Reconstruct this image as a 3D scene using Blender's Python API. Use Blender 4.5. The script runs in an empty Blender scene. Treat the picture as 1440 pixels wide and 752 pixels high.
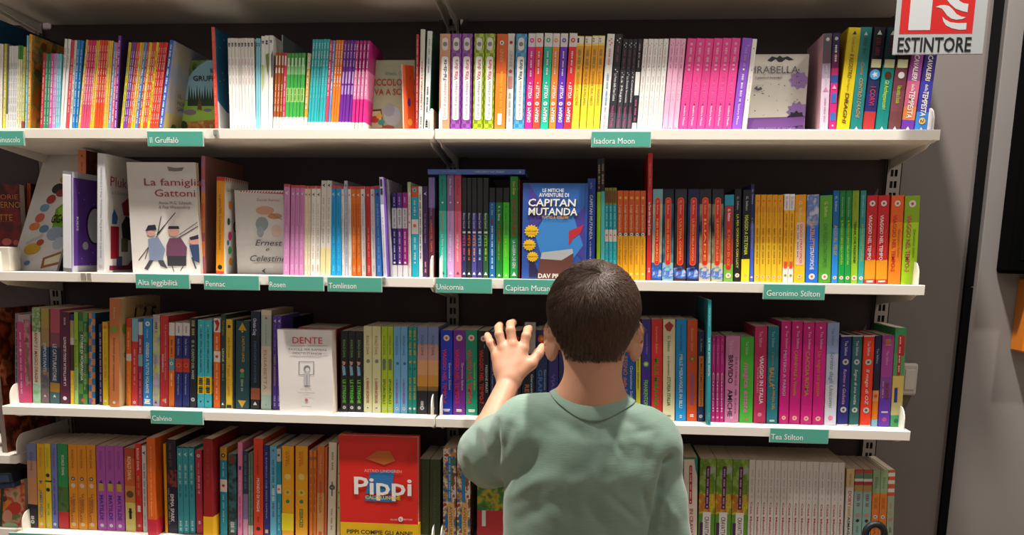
import bpy, bmesh, math, random
import numpy as np
from mathutils import Vector, Matrix

random.seed(7)
rng = np.random.default_rng(7)
SC = bpy.context.scene
COL = SC.collection
PI = math.pi

# ------------------------------------------------------------------ camera
# world: X to the right along the shelves, Y into the shelves (shelf lips at Y=0), Z up, floor at 0
FPX, PPY = 1262.39, 605.4                      # focal length and principal row, image taken as 1440 x 752
CAM = np.array([0.3284, -1.8967, 1.3699])
ROT = np.array([[0.99617276, -0.08246916, -0.02895977],
                [0.08649177, 0.97787229, 0.19048609],
                [0.01260973, -0.19226184, 0.98126265]])   # columns: right, forward, up
cd = bpy.data.cameras.new('camera'); cam = bpy.data.objects.new('camera', cd); COL.objects.link(cam)
cd.sensor_fit = 'HORIZONTAL'; cd.sensor_width = 36.0; cd.lens = FPX * 36 / 1440
cd.shift_y = (PPY - 376) / 1440; cd.clip_start = 0.02; cd.clip_end = 60
m = Matrix.Identity(4)
for i in range(3):
    m[i][0] = ROT[i, 0]; m[i][1] = ROT[i, 2]; m[i][2] = -ROT[i, 1]; m[i][3] = CAM[i]
cam.matrix_world = m
SC.camera = cam

# ------------------------------------------------------------------ world, lights, exposure
SC.view_settings.view_transform = 'Standard'; SC.view_settings.look = 'None'
SC.view_settings.gamma = 1; SC.view_settings.use_curve_mapping = False
SC.view_settings.exposure = -0.12
wd = bpy.data.worlds.new('shop_ambience'); SC.world = wd; wd.use_nodes = True
bg = wd.node_tree.nodes['Background']; bg.inputs[0].default_value = (1.0, 0.92, 0.84, 1); bg.inputs[1].default_value = 0.38

def spot(loc, target, power, size=100, rad=0.05, col=(1, 0.94, 0.86), blend=0.5):
    l = bpy.data.lights.new('track_spot', 'SPOT'); l.energy = power; l.spot_size = math.radians(size)
    l.spot_blend = blend; l.shadow_soft_size = rad; l.color = col
    o = bpy.data.objects.new('track_spot', l); COL.objects.link(o); o.location = loc
    o.rotation_euler = (Vector(target) - Vector(loc)).to_track_quat('-Z', 'Y').to_euler()
    return o
spot((-0.75, -0.33, 3.15), (-0.70, -0.03, 1.3), 325, blend=.8)
spot((0.60, -0.33, 3.15), (0.58, -0.03, 1.3), 350, blend=.8)
spot((1.75, -0.75, 3.15), (1.30, 0.2, 1.5), 95, size=120, blend=1.0)
al = bpy.data.lights.new('shop_fill', 'AREA'); al.shape = 'RECTANGLE'; al.size = 3.0; al.size_y = 1.2; al.energy = 22; al.color = (1, 0.95, 0.9)  # unseen broad fill standing in for the shop's ambient light from the front
ao = bpy.data.objects.new('shop_fill', al); COL.objects.link(ao); ao.location = (0.3, -3.0, 3.1)
ao.rotation_euler = (Vector((0.2, 0, 1.2)) - Vector(ao.location)).to_track_quat('-Z', 'Y').to_euler()

# ------------------------------------------------------------------ picture -> place
def at(u, v, Y):
    """point of the plane Y seen at picture position (u, v)"""
    d = ROT @ np.array([(u - 720) / FPX, 1, -(v - PPY) / FPX]); return CAM + d * ((Y - CAM[1]) / d[1])
def pj(p):
    d = (np.asarray(p) - CAM) @ ROT; return 720 + FPX * d[0] / d[1], PPY - FPX * d[2] / d[1]
def xon(u, Y, Z):
    """X of the point of the line (., Y, Z) seen in picture column u"""
    k = (u - 720) / FPX; r, f = ROT[:, 0], ROT[:, 1]
    c = (Y - CAM[1]) * (r[1] - k * f[1]) + (Z - CAM[2]) * (r[2] - k * f[2])
    return CAM[0] - c / (r[0] - k * f[0])

# ------------------------------------------------------------------ materials
def lin(h):
    h = h.lstrip('#')
    if len(h) == 3: h = ''.join(c * 2 for c in h)
    o = []
    for i in (0, 2, 4):
        c = int(h[i:i + 2], 16) / 255
        o.append(c / 12.92 if c <= 0.04045 else ((c + 0.055) / 1.055) ** 2.4)
    return o
MC = {}
def mat(h, rough=0.42, k=0.72, noise=0.06, spec=0.4, scale=30):
    key = (h, rough, k, noise)
    if key in MC: return MC[key]
    M = bpy.data.materials.new('print_' + h.strip('#')); M.use_nodes = True
    nt = M.node_tree; b = nt.nodes['Principled BSDF']
    c = [min(1, x * k) for x in lin(h)]
    tc = nt.nodes.new('ShaderNodeTexCoord'); n = nt.nodes.new('ShaderNodeTexNoise')
    n.inputs['Scale'].default_value = scale; n.inputs['Detail'].default_value = 3
    mx = nt.nodes.new('ShaderNodeMix'); mx.data_type = 'RGBA'
    mx.inputs[6].default_value = [x * (1 - noise) for x in c] + [1]; mx.inputs[7].default_value = [min(1, x * (1 + noise)) for x in c] + [1]
    nt.links.new(tc.outputs['Object'], n.inputs['Vector']); nt.links.new(n.outputs['Fac'], mx.inputs[0])
    nt.links.new(mx.outputs[2], b.inputs['Base Color'])
    b.inputs['Roughness'].default_value = rough; b.inputs['Specular IOR Level'].default_value = spec
    MC[key] = M; return M
def art(cols, scale=30, k=0.72, rough=0.4, stretch=(1, 1, 1), hard=False):
    """mottled printed picture: noise through a ramp of the given colours"""
    key = ('art', tuple(cols), scale, stretch, hard)
    if key in MC: return MC[key]
    M = bpy.data.materials.new('printed_art'); M.use_nodes = True; nt = M.node_tree; b = nt.nodes['Principled BSDF']
    tc = nt.nodes.new('ShaderNodeTexCoord'); mp = nt.nodes.new('ShaderNodeMapping'); mp.inputs['Scale'].default_value = stretch
    n = nt.nodes.new('ShaderNodeTexNoise'); n.inputs['Scale'].default_value = scale; n.inputs['Detail'].default_value = 3
    r = nt.nodes.new('ShaderNodeValToRGB'); r.color_ramp.interpolation = 'CONSTANT' if hard else 'LINEAR'
    e = r.color_ramp.elements
    for i, h in enumerate(cols):
        p = 0.3 + 0.4 * (i + (0 if hard else 0.5)) / len(cols)
        if hard and i == 0: p = 0
        if i < 2: el = e[i]; el.position = p
        else: el = e.new(p)
        el.color = [x * k for x in lin(h)] + [1]
    nt.links.new(tc.outputs['Object'], mp.inputs[0]); nt.links.new(mp.outputs[0], n.inputs['Vector'])
    nt.links.new(n.outputs['Fac'], r.inputs[0]); nt.links.new(r.outputs[0], b.inputs['Base Color'])
    b.inputs['Roughness'].default_value = rough; b.inputs['Specular IOR Level'].default_value = 0.4
    MC[key] = M; return M
def checker(c1, c2, scale):
    key = ('chk', c1, c2, scale)
    if key in MC: return MC[key]
    M = bpy.data.materials.new('gingham_print'); M.use_nodes = True; nt = M.node_tree; b = nt.nodes['Principled BSDF']
    tc = nt.nodes.new('ShaderNodeTexCoord'); ch = nt.nodes.new('ShaderNodeTexChecker'); ch.inputs['Scale'].default_value = scale
    ch.inputs['Color1'].default_value = [x * .72 for x in lin(c1)] + [1]; ch.inputs['Color2'].default_value = [x * .72 for x in lin(c2)] + [1]
    nt.links.new(tc.outputs['Object'], ch.inputs['Vector']); nt.links.new(ch.outputs['Color'], b.inputs['Base Color'])
    b.inputs['Roughness'].default_value = 0.35
    MC[key] = M; return M
def M_(c):
    return mat(c) if isinstance(c, str) else c
def paper():
    if 'paper' in MC: return MC['paper']
    M = bpy.data.materials.new('page_edges'); M.use_nodes = True; nt = M.node_tree; b = nt.nodes['Principled BSDF']
    tc = nt.nodes.new('ShaderNodeTexCoord'); w = nt.nodes.new('ShaderNodeTexWave'); w.inputs['Scale'].default_value = 500
    w.inputs['Distortion'].default_value = 1.5; w.bands_direction = 'X'
    mx = nt.nodes.new('ShaderNodeMix'); mx.data_type = 'RGBA'
    mx.inputs[6].default_value = (.42, .36, .28, 1); mx.inputs[7].default_value = (.62, .55, .45, 1)
    nt.links.new(tc.outputs['Object'], w.inputs['Vector']); nt.links.new(w.outputs['Fac'], mx.inputs[0]); nt.links.new(mx.outputs[2], b.inputs['Base Color'])
    b.inputs['Roughness'].default_value = 0.85
    MC['paper'] = M; return M

# ------------------------------------------------------------------ mesh helpers
class MB:
    def __init__(s): s.v = []; s.f = []; s.mi = []; s.ms = []
    def m(s, mt):
        if mt not in s.ms: s.ms.append(mt)
        return s.ms.index(mt)
    def add(s, vs, fs, mt):
        o = len(s.v); s.v += [tuple(map(float, p)) for p in vs]; i = s.m(mt)
        for f in fs: s.f.append([o + j for j in f]); s.mi.append(i)
    def box(s, x0, x1, y0, y1, z0, z1, mt):
        s.add([(x, y, z) for x in (x0, x1) for y in (y0, y1) for z in (z0, z1)],
              [(0, 1, 3, 2), (4, 6, 7, 5), (0, 4, 5, 1), (2, 3, 7, 6), (0, 2, 6, 4), (1, 5, 7, 3)], mt)
    def bevbox(s, x0, x1, y0, y1, z0, z1, mt, b=0.001):
        bm = bmesh.new(); bmesh.ops.create_cube(bm, size=1)
        for v in bm.verts: v.co = (x0 + (v.co.x + .5) * (x1 - x0), y0 + (v.co.y + .5) * (y1 - y0), z0 + (v.co.z + .5) * (z1 - z0))
        bmesh.ops.bevel(bm, geom=bm.edges[:], offset=b, segments=2, affect='EDGES', profile=0.5)
        bm.verts.index_update()
        s.add([v.co[:] for v in bm.verts], [[v.index for v in f.verts] for f in bm.faces], mt); bm.free()
    def prism(s, pts, y0, y1, mt):
        """outline pts (x, z), clockwise or not, extruded from y0 (front) to y1"""
        n = len(pts); a = sum(pts[i][0] * pts[(i + 1) % n][1] - pts[(i + 1) % n][0] * pts[i][1] for i in range(n))
        if a < 0: pts = pts[::-1]
        vs = [(x, y0, z) for x, z in pts] + [(x, y1, z) for x, z in pts]
        fs = [list(range(n)), list(range(2 * n - 1, n - 1, -1))] + [(i, i + n, (i + 1) % n + n, (i + 1) % n) for i in range(n)]
        s.add(vs, fs, mt)
    def sweepx(s, pts, x0, x1, mt):
        """outline pts (y, z) extruded along X"""
        n = len(pts)
        vs = [(x0, y, z) for y, z in pts] + [(x1, y, z) for y, z in pts]
        fs = [list(range(n)), list(range(2 * n - 1, n - 1, -1))] + [(i, i + n, (i + 1) % n + n, (i + 1) % n) for i in range(n)]
        s.add(vs, fs, mt)
    def mesh(s, name):
        me = bpy.data.meshes.new(name); me.from_pydata(s.v, [], s.f)
        for x in s.ms: me.materials.append(x)
        me.polygons.foreach_set('material_index', s.mi); me.update()
        return me
    def build(s, name, parent=None, fix=True):
        me = s.mesh(name)
        if fix:
            bm = bmesh.new(); bm.from_mesh(me); bmesh.ops.recalc_face_normals(bm, faces=bm.faces[:]); bm.to_mesh(me); bm.free()
        return link(name, me, parent)
def link(name, me, parent=None, loc=None):
    o = bpy.data.objects.new(name, me); COL.objects.link(o); o.parent = parent
    if loc is not None: o.location = loc
    return o
LABELS = []
def tag(o, label, cat, group=None, kind=None):
    o['label'] = label; o['category'] = cat
    if group: o['group'] = group
    if kind: o['kind'] = kind
    LABELS.append(label); return o
def struct(o, label=None):
    o['kind'] = 'structure'
    if label: o['label'] = label
    return o
def empty(name, loc, rot=(0, 0, 0)):
    o = bpy.data.objects.new(name, None); o.empty_display_size = 0.02; COL.objects.link(o); o.location = loc; o.rotation_euler = rot; return o

# ------------------------------------------------------------------ lettering (flat glyph meshes)
TC = {}
def glyphs(s, bold=False, shear=0.0):
    key = (s, bold, shear)
    if key in TC: return TC[key]
    cu = bpy.data.curves.new('t', 'FONT'); cu.body = s; cu.resolution_u = 2; cu.size = 1; cu.shear = shear
    if bold: cu.offset = 0.018
    ob = bpy.data.objects.new('t', cu)
    me = bpy.data.meshes.new_from_object(ob)
    v = np.zeros(len(me.vertices) * 3); me.vertices.foreach_get('co', v); v = v.reshape(-1, 3)
    f = [list(p.vertices) for p in me.polygons]
    bpy.data.objects.remove(ob); bpy.data.curves.remove(cu); bpy.data.meshes.remove(me)
    x0, x1 = v[:, 0].min(), v[:, 0].max()
    v = v.copy(); v[:, 0] = (v[:, 0] - x0) / (x1 - x0)     # width normalised, cap height 0.73
    TC[key] = (v, f, x1 - x0); return TC[key]
def put_text(mb, s, c0, length, height, d, y, mt, bold=False, shear=0.0):
    """d: 'd' reads downwards, 'u' upwards, 'h' level; c0=(x,z) centre of the start; height=cap height"""
    v, f, w = glyphs(s, bold, shear)
    gx = v[:, 0] * length; gy = (v[:, 1] - 0.365) / 0.73 * height
    if d == 'd': P = np.stack([c0[0] + gy, np.full(len(v), y), c0[1] - gx], 1)
    elif d == 'u': P = np.stack([c0[0] - gy, np.full(len(v), y), c0[1] + gx], 1)
    else: P = np.stack([c0[0] + gx, np.full(len(v), y), c0[1] + gy], 1)
    mb.add(P.tolist(), f, mt)

# ------------------------------------------------------------------ book maker
def T(s, a, b, c='#ffffff', x=0.0, h=0.5, d='d', n='title', bold=True, sh=0.0): return ('t', s, a, b, c, x, h, d, n, bold, sh)
def A(s, a, b, c='#ffffff', x=0.0, h=0.35, d='d', sh=0.0): return ('t', s, a, b, c, x, h, d, 'author_name', False, sh)
def D(a, b, c='#ffffff', x=0.0, h=0.3, n='small_print'): return ('m', a, b, c, x, h, n)        # unreadably small print
def P(a, b, c, x=0.0, w=0.6, r=1.0, n='title_panel'): return ('p', a, b, c, x, w, r, n)         # rounded panel
def O(a, c, r=0.35, c2=None, x=0.0, n='publisher_mark'): return ('o', a, c, r, c2, x, n)        # round mark
def V(a, c, r=0.3, up=True, x=0.0, n='publisher_mark'): return ('v', a, c, r, up, x, n)         # triangular mark
def S(pts, c, n='illustration'): return ('s', pts, c, n)

def cover_mesh(t, w, h, bands, side=None, hard=False):
    """U shaped cover, spine at y=0 (front), split into bands from the top; returns mesh"""
    th = 0.0022 if hard else 0.0006
    th = min(th, t * 0.22)
    if hard: bow = min(0.0025, t * 0.15)
    else: bow = 0.0
    b = min(0.0012, t * 0.2)
    outer = [(-t / 2, w), (-t / 2, b), (-t / 2 + b * .4, bow * -0.3 + b * .25), (-t / 2 + b * 1.2, -bow * .8), (0, -bow), (t / 2 - b * 1.2, -bow * .8), (t / 2 - b * .4, b * .25 - bow * .3), (t / 2, b), (t / 2, w)]
    inner = [(t / 2 - th, w), (t / 2 - th, th + b), (-t / 2 + th, th + b), (-t / 2 + th, w)]
    prof = outer + inner; n = len(prof)
    zs = [h]; 
    for fr, _ in bands: zs.append(h * (1 - fr))
    zs[-1] = 0.0
    mb = MB(); vs = [(x, y, z) for z in zs for x, y in prof]
    o = 0; mb.v = vs
    for k, (_, c) in enumerate(bands):
        i1 = mb.m(M_(c)); i2 = i1 if side is None else mb.m(M_(side))
        for j in range(n):
            j2 = (j + 1) % n
            mb.f.append([k * n + j, (k + 1) * n + j, (k + 1) * n + j2, k * n + j2]); mb.mi.append(i2 if j in (0, 7, 8, 12) or j > 8 else i1)
    def cap(k, c, flip):
        i = mb.m(M_(c)) if side is None else mb.m(M_(side)); q = k * n
        fs = [[q + 0, q + 1, q + 11, q + 12], [q + 1, q + 2, q + 3, q + 11], [q + 3, q + 4, q + 5, q + 10, q + 11], [q + 5, q + 6, q + 7, q + 10], [q + 7, q + 8, q + 9, q + 10]]
        for f in fs: mb.f.append(f[::-1] if flip else f); mb.mi.append(i)
    cap(0, bands[0][1], False); cap(len(zs) - 1, bands[-1][1], True)
    return mb
ALLB = []
def deco_parts(t, h, deco, y0):
    """meshes for everything printed on or stuck to a spine; t,h spine size"""
    groups = {}; lay = 0
    for e in deco:
        k = e[0]; name = {'t': 8, 'm': 6, 'p': 7, 'o': 6, 'v': 6, 's': 3}[k]; name = e[name]
        mb = groups.setdefault(name, MB()); lay += 1; y = y0 - 0.00025 - 0.00004 * lay
        if k == 't':
            _, s, a, b, c, x, hh, d, _, bold, sh = e
            z0 = h * (1 - a) if d == 'd' else h * (1 - b)
            if d == 'h': put_text(mb, s, (-t * .5 * (b - a) + x * t, h * (1 - (a))), t * (b - a), hh * t, 'h', y, M_(c), bold, sh)
            else: put_text(mb, s, (x * t, z0), h * (b - a), hh * t * .86, d, y, M_(c), bold, sh)
        elif k == 'm':
            _, a, b, c, x, hh, _ = e
            z = h * (1 - a); ze = h * (1 - b); i = 0; mt = M_(c)
            while z > ze:
                l = h * rng.uniform(0.006, 0.02); 
                if i % 5 != 4:
                    w2 = hh * t / 2 * rng.uniform(.7, 1); mb.add([(x * t - w2, y, z - l), (x * t + w2, y, z - l), (x * t + w2, y, z), (x * t - w2, y, z)], [(0, 1, 2, 3)], mt)
                z -= l + h * 0.005; i += 1
        elif k == 'p':
            _, a, b, c, x, w, r, _ = e
            z0, z1 = h * (1 - b), h * (1 - a); hw = w * t / 2; rr = min(hw, (z1 - z0) / 2) * r + 1e-6; pts = []
            for cx, cz, s0 in ((hw - rr, z1 - rr, 0), (-hw + rr, z1 - rr, 1), (-hw + rr, z0 + rr, 2), (hw - rr, z0 + rr, 3)):
                for q in range(4):
                    a_ = (s0 + q / 3) * PI / 2; pts.append((x * t + cx + rr * math.cos(a_), cz + rr * math.sin(a_)))
            mb.add([(p[0], y, p[1]) for p in pts], [list(range(len(pts)))], M_(c))
        elif k == 'o':
            _, a, c, r, c2, x, _ = e; z = h * (1 - a)
            pts = [(x * t + r * t * math.cos(q * PI / 6), z + r * t * math.sin(q * PI / 6)) for q in range(12)]
            mb.add([(p[0], y, p[1]) for p in pts], [list(range(12))], M_(c))
            if c2:
                pts = [(x * t + r * t * (.62 if q % 2 else .3) * math.cos(q * PI / 5), z + r * t * (.62 if q % 2 else .3) * math.sin(q * PI / 5)) for q in range(10)]
                mb.add([(p[0], y - .00003, p[1]) for p in pts], [list(range(10))], M_(c2))
        elif k == 'v':
            _, a, c, r, up, x, _ = e; z = h * (1 - a); s = 1 if up else -1
            if up in ('l', 'r'):
                q = -1 if up == 'l' else 1
                pts = [(x * t + q * r * t, z), (x * t - q * r * t, z + r * t * 1.2), (x * t - q * r * t * .3, z), (x * t - q * r * t, z - r * t * 1.2)]
            else: pts = [(x * t - r * t, z - s * r * t * .8), (x * t + r * t, z - s * r * t * .8), (x * t, z + s * r * t)]
            mb.prism([(p[0], p[1]) for p in pts], y, y + .00002, M_(c))
        else:
            _, pts, c, _ = e
            mb.add([(p[0] * t, y, h * (1 - p[1])) for p in pts], [list(range(len(pts)))], M_(c))
    out = []
    for n, mb in groups.items():
        out.append((n, mb.mesh(n)))
    return out
SHELF = [1.62, 1.32, 1.02, 0.72]
SHN = ['top shelf', 'second shelf', 'third shelf', 'bottom shelf']
ORD = ['leftmost', 'second', 'third', 'fourth', 'fifth', 'sixth', 'seventh', 'eighth', 'ninth', 'tenth', 'eleventh', 'twelfth', 'thirteenth', 'fourteenth', 'rightmost']
PREV = [None]
def run(row, x0, x1, xt, ty, bands, desc, deco=(), n=1, w=0.14, Y=0.045, vb=None, side=None, hard=False, kind='paperback', ty2=None, sep=0.035, zs=None, near=None, tj=0.0, decos=None):
    """n equal books standing side by side: base from picture column x0 to x1 (left edge of the top at xt, top at row ty)"""
    if isinstance(bands, (str, bpy.types.Material)): bands = [(1, bands)]
    z = SHELF[row] if zs is None else zs
    protos = {}
    for i in range(n):
        a = x0 + (x1 - x0) * i / n; b = x0 + (x1 - x0) * (i + 1) / n
        tv = ty if ty2 is None else ty + (ty2 - ty) * i / max(1, n - 1)
        tv += rng.uniform(-tj, tj)
        tx = xt + (a - x0)
        p1 = at(tx, tv, Y)
        if vb is None: xa, xb = xon(a, Y, z), xon(b, Y, z)
        else:
            q0, q1 = at(a, vb, Y), at(b, vb, Y); sl = (p1[0] - q0[0]) / (p1[2] - q0[2])
            xa = q0[0] - sl * (q0[2] - z); xb = xa + (q1[0] - q0[0])
        th = math.atan2(p1[0] - xa, p1[2] - z)
        t = (xb - xa) * math.cos(th) * (1 - sep); h = (p1[2] - z) / math.cos(th)
        key = (round(t, 4), round(h, 3), (i if decos else 0))
        if n > 1 and not decos and protos: key = list(protos)[0]
        if key not in protos:
            cm = cover_mesh(t, w, h, bands, side, hard)
            me = cm.mesh('cover')
            pm = MB(); g = 0.003 if hard else 0.0004; th_ = min(0.0022 if hard else 0.0006, t * .22)
            pm.box(-t / 2 + th_ + 1e-4, t / 2 - th_ - 1e-4, th_ + .0014, w - (0.004 if hard else 0.0006), g, h - g, paper())
            bow = min(0.0025, t * 0.15) if hard else 0
            dd = deco_parts(t, h, decos[i] if decos else deco, -bow)
            protos[key] = (me, pm.mesh('page_block'), dd, t, h)
        me, pg, dd, t, h = protos[key]
        cx = (xa + xb) / 2; r = empty(kind + '_book' if kind in ('paperback', 'hardcover', 'picture') else kind, (cx, Y + rng.uniform(-.0012, .0012), z + abs(t / 2 * math.sin(th)) + 0.0001), (0, th, 0))
        link('cover', me, r); link('page_block', pg, r)
        for nm, q in dd: link(nm, q, r)
        side_ = 'left bay' if cx < 0 else 'right bay'
        noun = {'paperback': 'paperback', 'hardcover': 'hardback', 'picture': 'picture book'}.get(kind, kind)
        if n == 1:
            pv = near or PREV[0]
            lab = f"{desc} {noun}, {SHN[row]}, {side_}" + (f", beside the {pv}" if pv else '')
            g = None
        else:
            o = 'rightmost' if i == n - 1 else ORD[i]
            lab = f"{o} of {n} {desc} {noun}s, {SHN[row]}, {side_}"; g = f"{desc} {noun}s, {SHN[row]}"
        tag(r, lab, 'booklet' if kind == 'booklet' else 'book', g)
    PREV[0] = desc + ' ' + ('one' if n == 1 else 'ones')

# ------------------------------------------------------------------ the room
D_ = 0.272                                   # back wall
LIGHT = lambda: mat('#f2ede2', rough=0.35, k=0.86, noise=0.02)
DARK = lambda: mat('#54484a', rough=0.7, k=0.8, noise=0.12, spec=0.2, scale=14)
GREYW = lambda: mat('#8f8683', rough=0.8, k=0.52, noise=0.05, spec=0.2, scale=6)
b = MB(); b.box(-4, 1.012, D_, D_ + .1, 0, 3.3, DARK()); struct(b.build('wall_back'))
b = MB(); b.box(1.012, 1.181, D_, D_ + .1, 0, 3.3, GREYW()); struct(b.build('wall_right'))
b = MB(); b.box(1.199, 4.0, D_, D_ + .1, 0, 3.3, mat('#b3adab', rough=0.8, k=0.52, noise=0.04, spec=0.2, scale=6)); struct(b.build('wall_right'))  # same wall; lighter grey puts the light from the right into the colour
b = MB(); b.box(1.181, 1.199, D_ - .012, D_ + .1, 0, 1.31, mat('#08080a', rough=.8, k=.4, spec=.1)); b.box(1.181, 1.199, D_ - .012, D_ + .1, 1.312, 3.3, mat('#08080a', rough=.8, k=.4, spec=.1)); struct(b.build('trim_1'))
b = MB(); b.box(-4, 4, -5, D_ + .1, -.1, 0, mat('#c0a080', rough=.5, noise=.1, scale=4)); struct(b.build('floor'))
b = MB(); b.box(-4, 4, -5, D_ + .1, 3.3, 3.4, mat('#8a857e', rough=.8, noise=.02)); struct(b.build('ceiling'))

# slotted steel uprights
POST = lambda: mat('#a79b92', rough=.45, k=.6, noise=.04)
def post(X, lab):
    mb = MB(); mt = POST(); y0, y1 = D_ - .014, D_ - .0005; w = .0165
    for a, c in ((-w, -.0075), (-.0012, .0012), (.0075, w)): mb.box(X + a, X + c, y0, y0 + .002, 0.02, 2.5, mt)
    z = .02 + .0035; 
    while z < 2.49:
        for s in (-1, 1): mb.box(X + (-.0075 if s < 0 else .0012), X + (-.0012 if s < 0 else .0075), y0, y0 + .002, z - .0055, z + .0045, mt)
        z += .025
    mb.box(X - w, X - w + .002, y0, y1, .02, 2.5, mt); mb.box(X + w - .002, X + w, y0, y1, .02, 2.5, mt)
    mb.box(X - w, X + w, y0 + .0115, y1, .02, 2.5, mat('#050505'))
    r = empty('shelf_upright', (0, 0, 0)); mb.build('slotted_rail', r)
    fb = MB(); fb.box(X - .03, X + .03, D_ - .12, y1, 0, .0199, mt); fb.build('foot', r)
    tag(r, lab, 'shelf post')
post(-1.0, 'grey slotted steel upright at the far left edge of the shelving')
post(0.0, 'grey slotted steel upright in the middle between the two bays')
post(1.0, 'grey slotted steel upright at the right end beside the grey wall')

def plate(X, z, y0=.014, top=.046):
    """rounded end plate carrying a shelf"""
    mb = MB(); R = .03; pts = [(D_ - .016, -.052), (y0 + .03, -.031), (y0, -.020)]
    for q in range(7):
        a = PI - q / 6 * PI / 2; pts.append((y0 + R + R * math.cos(a), top - R + R * math.sin(a)))
    pts.append((D_ - .016, top))
    mb.sweepx([(y, z + h) for y, h in pts], X, X + .0022, LIGHT()); return mb
def shelf(x0, x1, z, lab, y0=0.0, plates=(.008, -.012), join=True):
    r = empty('shelf_board', (0, 0, 0)); mb = MB()
    mb.sweepx([(y0, z - .0195), (y0, z - .0012), (y0 + .0012, z), (D_ - .018, z), (D_ - .018, z - .030), (y0 + .03, z - .0215), (y0 + .012, z - .0195)], x0, x1, LIGHT()); mb.build('board', r)
    mb = MB(); mb.box(x0 + .032, x1 - .032, D_ - .0181, D_ - .0008, z - .030, z, LIGHT()); mb.build('rear_edge', r)
    for k, p in enumerate(plates):
        X = (x0 + p) if k == 0 else (x1 + p)
        plate(X, z, y0 + .014).build('end_plate', r)
    tag(r, lab, 'shelf', 'white steel shelf boards')
RN = ['topmost white shelf board with only its underside showing', 'white shelf board, top row of books', 'white shelf board, second row of books', 'white shelf board, third row of books', 'white shelf board, bottom row of books']
for k, z in enumerate([1.92] + SHELF):
    shelf(-.990, -.0025, z, RN[k] + ', left bay', plates=(.010, -.009))
    shelf(.0025, 1.0, z, RN[k] + ', right bay', plates=(.006, -.0105))
shelf(-2.0, -.99, float(at(6, 640, .03)[2]), 'white shelf board of the neighbouring bay, far left edge, low', y0=.03, plates=(.01, -.006))
shelf(-2.0, -.99, 1.92, 'white shelf board of the neighbouring bay, far left edge, high', plates=(.01, -.006))

# ------------------------------------------------------------------ green category cards on the shelf lips
def card(row, u0, u1, v0, txt, tu0, tu1, lab, dv=None):
    z = SHELF[row]; x0, x1 = xon(u0, -.006, z), xon(u1, -.006, z); zt = at((u0 + u1) / 2, v0, -.006)[2]; hh = .030
    r = empty('category_card', (x0, -.006, zt - hh)); W = x1 - x0
    b = MB(); b.bevbox(0, W, 0, .004, -.0012, hh, mat('#cfe3da', rough=.25, k=.7), .0006); b.build('clear_holder', r)
    b = MB(); b.box(.0012, W - .0012, -.0006, .0002, .0004, hh - .0012, mat('#56b09c', rough=.35, k=.82, noise=.03)); b.build('green_insert', r)
    if txt:
        b = MB(); t0 = xon(tu0, -.006, z) - x0; t1 = xon(tu1, -.006, z) - x0
        put_text(b, txt, (t0, hh * .40), t1 - t0, .0122, 'h', -.0009, mat('#ffffff', k=.85)); b.build('lettering', r)
    b = MB(); b.box(.004, W - .004, .004, .0058, .018, .026, LIGHT()); b.build('clip', r)
    tag(r, lab, 'shelf label', 'green category cards')
card(0, -60, 32.5, 183.5, 'minuscolo', -6, 27, 'green card cut by the left edge, lip of the top shelf')
card(0, 206, 285, 184, 'Il Gruffalò', 210, 250, 'green card, top shelf lip, left bay, below the forest picture')
card(0, 832, 916, 184.5, 'Isadora Moon', 836, 893, 'green card, top shelf lip, right bay, below the black and white spines')
card(1, 190, 266, 385, 'Alta leggibilità', 193, 249, 'green card, second shelf lip, leftmost of the row, below the cat family cover')
card(1, 286, 364, 387, 'Pennac', 289, 316, 'green card, second shelf lip, second from left, below the yellow spine')
card(1, 377, 455, 388, 'Rosen', 379, 401, 'green card, second shelf lip, third from left, below the lilac spines')
card(1, 460, 537, 389.5, 'Tomlinson', 462, 501, 'green card, second shelf lip, fourth from left, below the blue and orange spines')
card(1, 612.5, 692, 391, 'Unicornia', 614, 652, 'green card, second shelf lip, just right of the bay joint')
card(1, 708, 790, 392.5, 'Capitan Mutanda', 711, 784, 'green card, second shelf lip, partly hidden by the boy\'s hair')
card(1, 1074, 1161, 399.5, 'Geronimo Stilton', 1079, 1154, 'green card, second shelf lip, below the yellow spines on the right')
card(2, 211, 285, 577, 'Calvino', 213.5, 241, 'green card, third shelf lip, left bay')
card(2, 1083, 1166, 602.5, 'Tea Stilton', 1085, 1130, 'green card, third shelf lip, right bay')
card(3, 12, 92, 750, '', 0, 0, 'green card on the bottom shelf lip, lower left corner')
for u, v, lab in ((304, 183.5, 'small grey metal clip on the top shelf lip below the red spine'), (540, 391, 'small grey metal clip on the second shelf lip beside a green card')):
    p = at(u, v, -.002); b = MB(); b.bevbox(p[0] - .006, p[0] + .004, -.004, 0, p[2] - .010, p[2] + .002, mat('#9a9a94', rough=.3), .001); b.bevbox(p[0] + .001, p[0] + .004, -.006, -.0041, p[2] - .014, p[2] - .004, mat('#9a9a94', rough=.3), .001)
    tag(b.build('lip_clip'), lab, 'clip')
p = at(114, 384, -.001); b = MB(); b.box(p[0], p[0] + .010, -.003, 0, 1.3015, 1.319, mat('#b8ae9f', k=.6)); b.box(p[0] + .014, p[0] + .022, -.003, 0, 1.3015, 1.319, mat('#b8ae9f', k=.6)); b.box(p[0], p[0] + .022, -.0035, -.003, 1.3015, 1.303, mat('#d8d0c0'))
tag(b.build('card_holder'), 'empty grey card holder on the second shelf lip, below the purple case', 'card holder')

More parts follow.
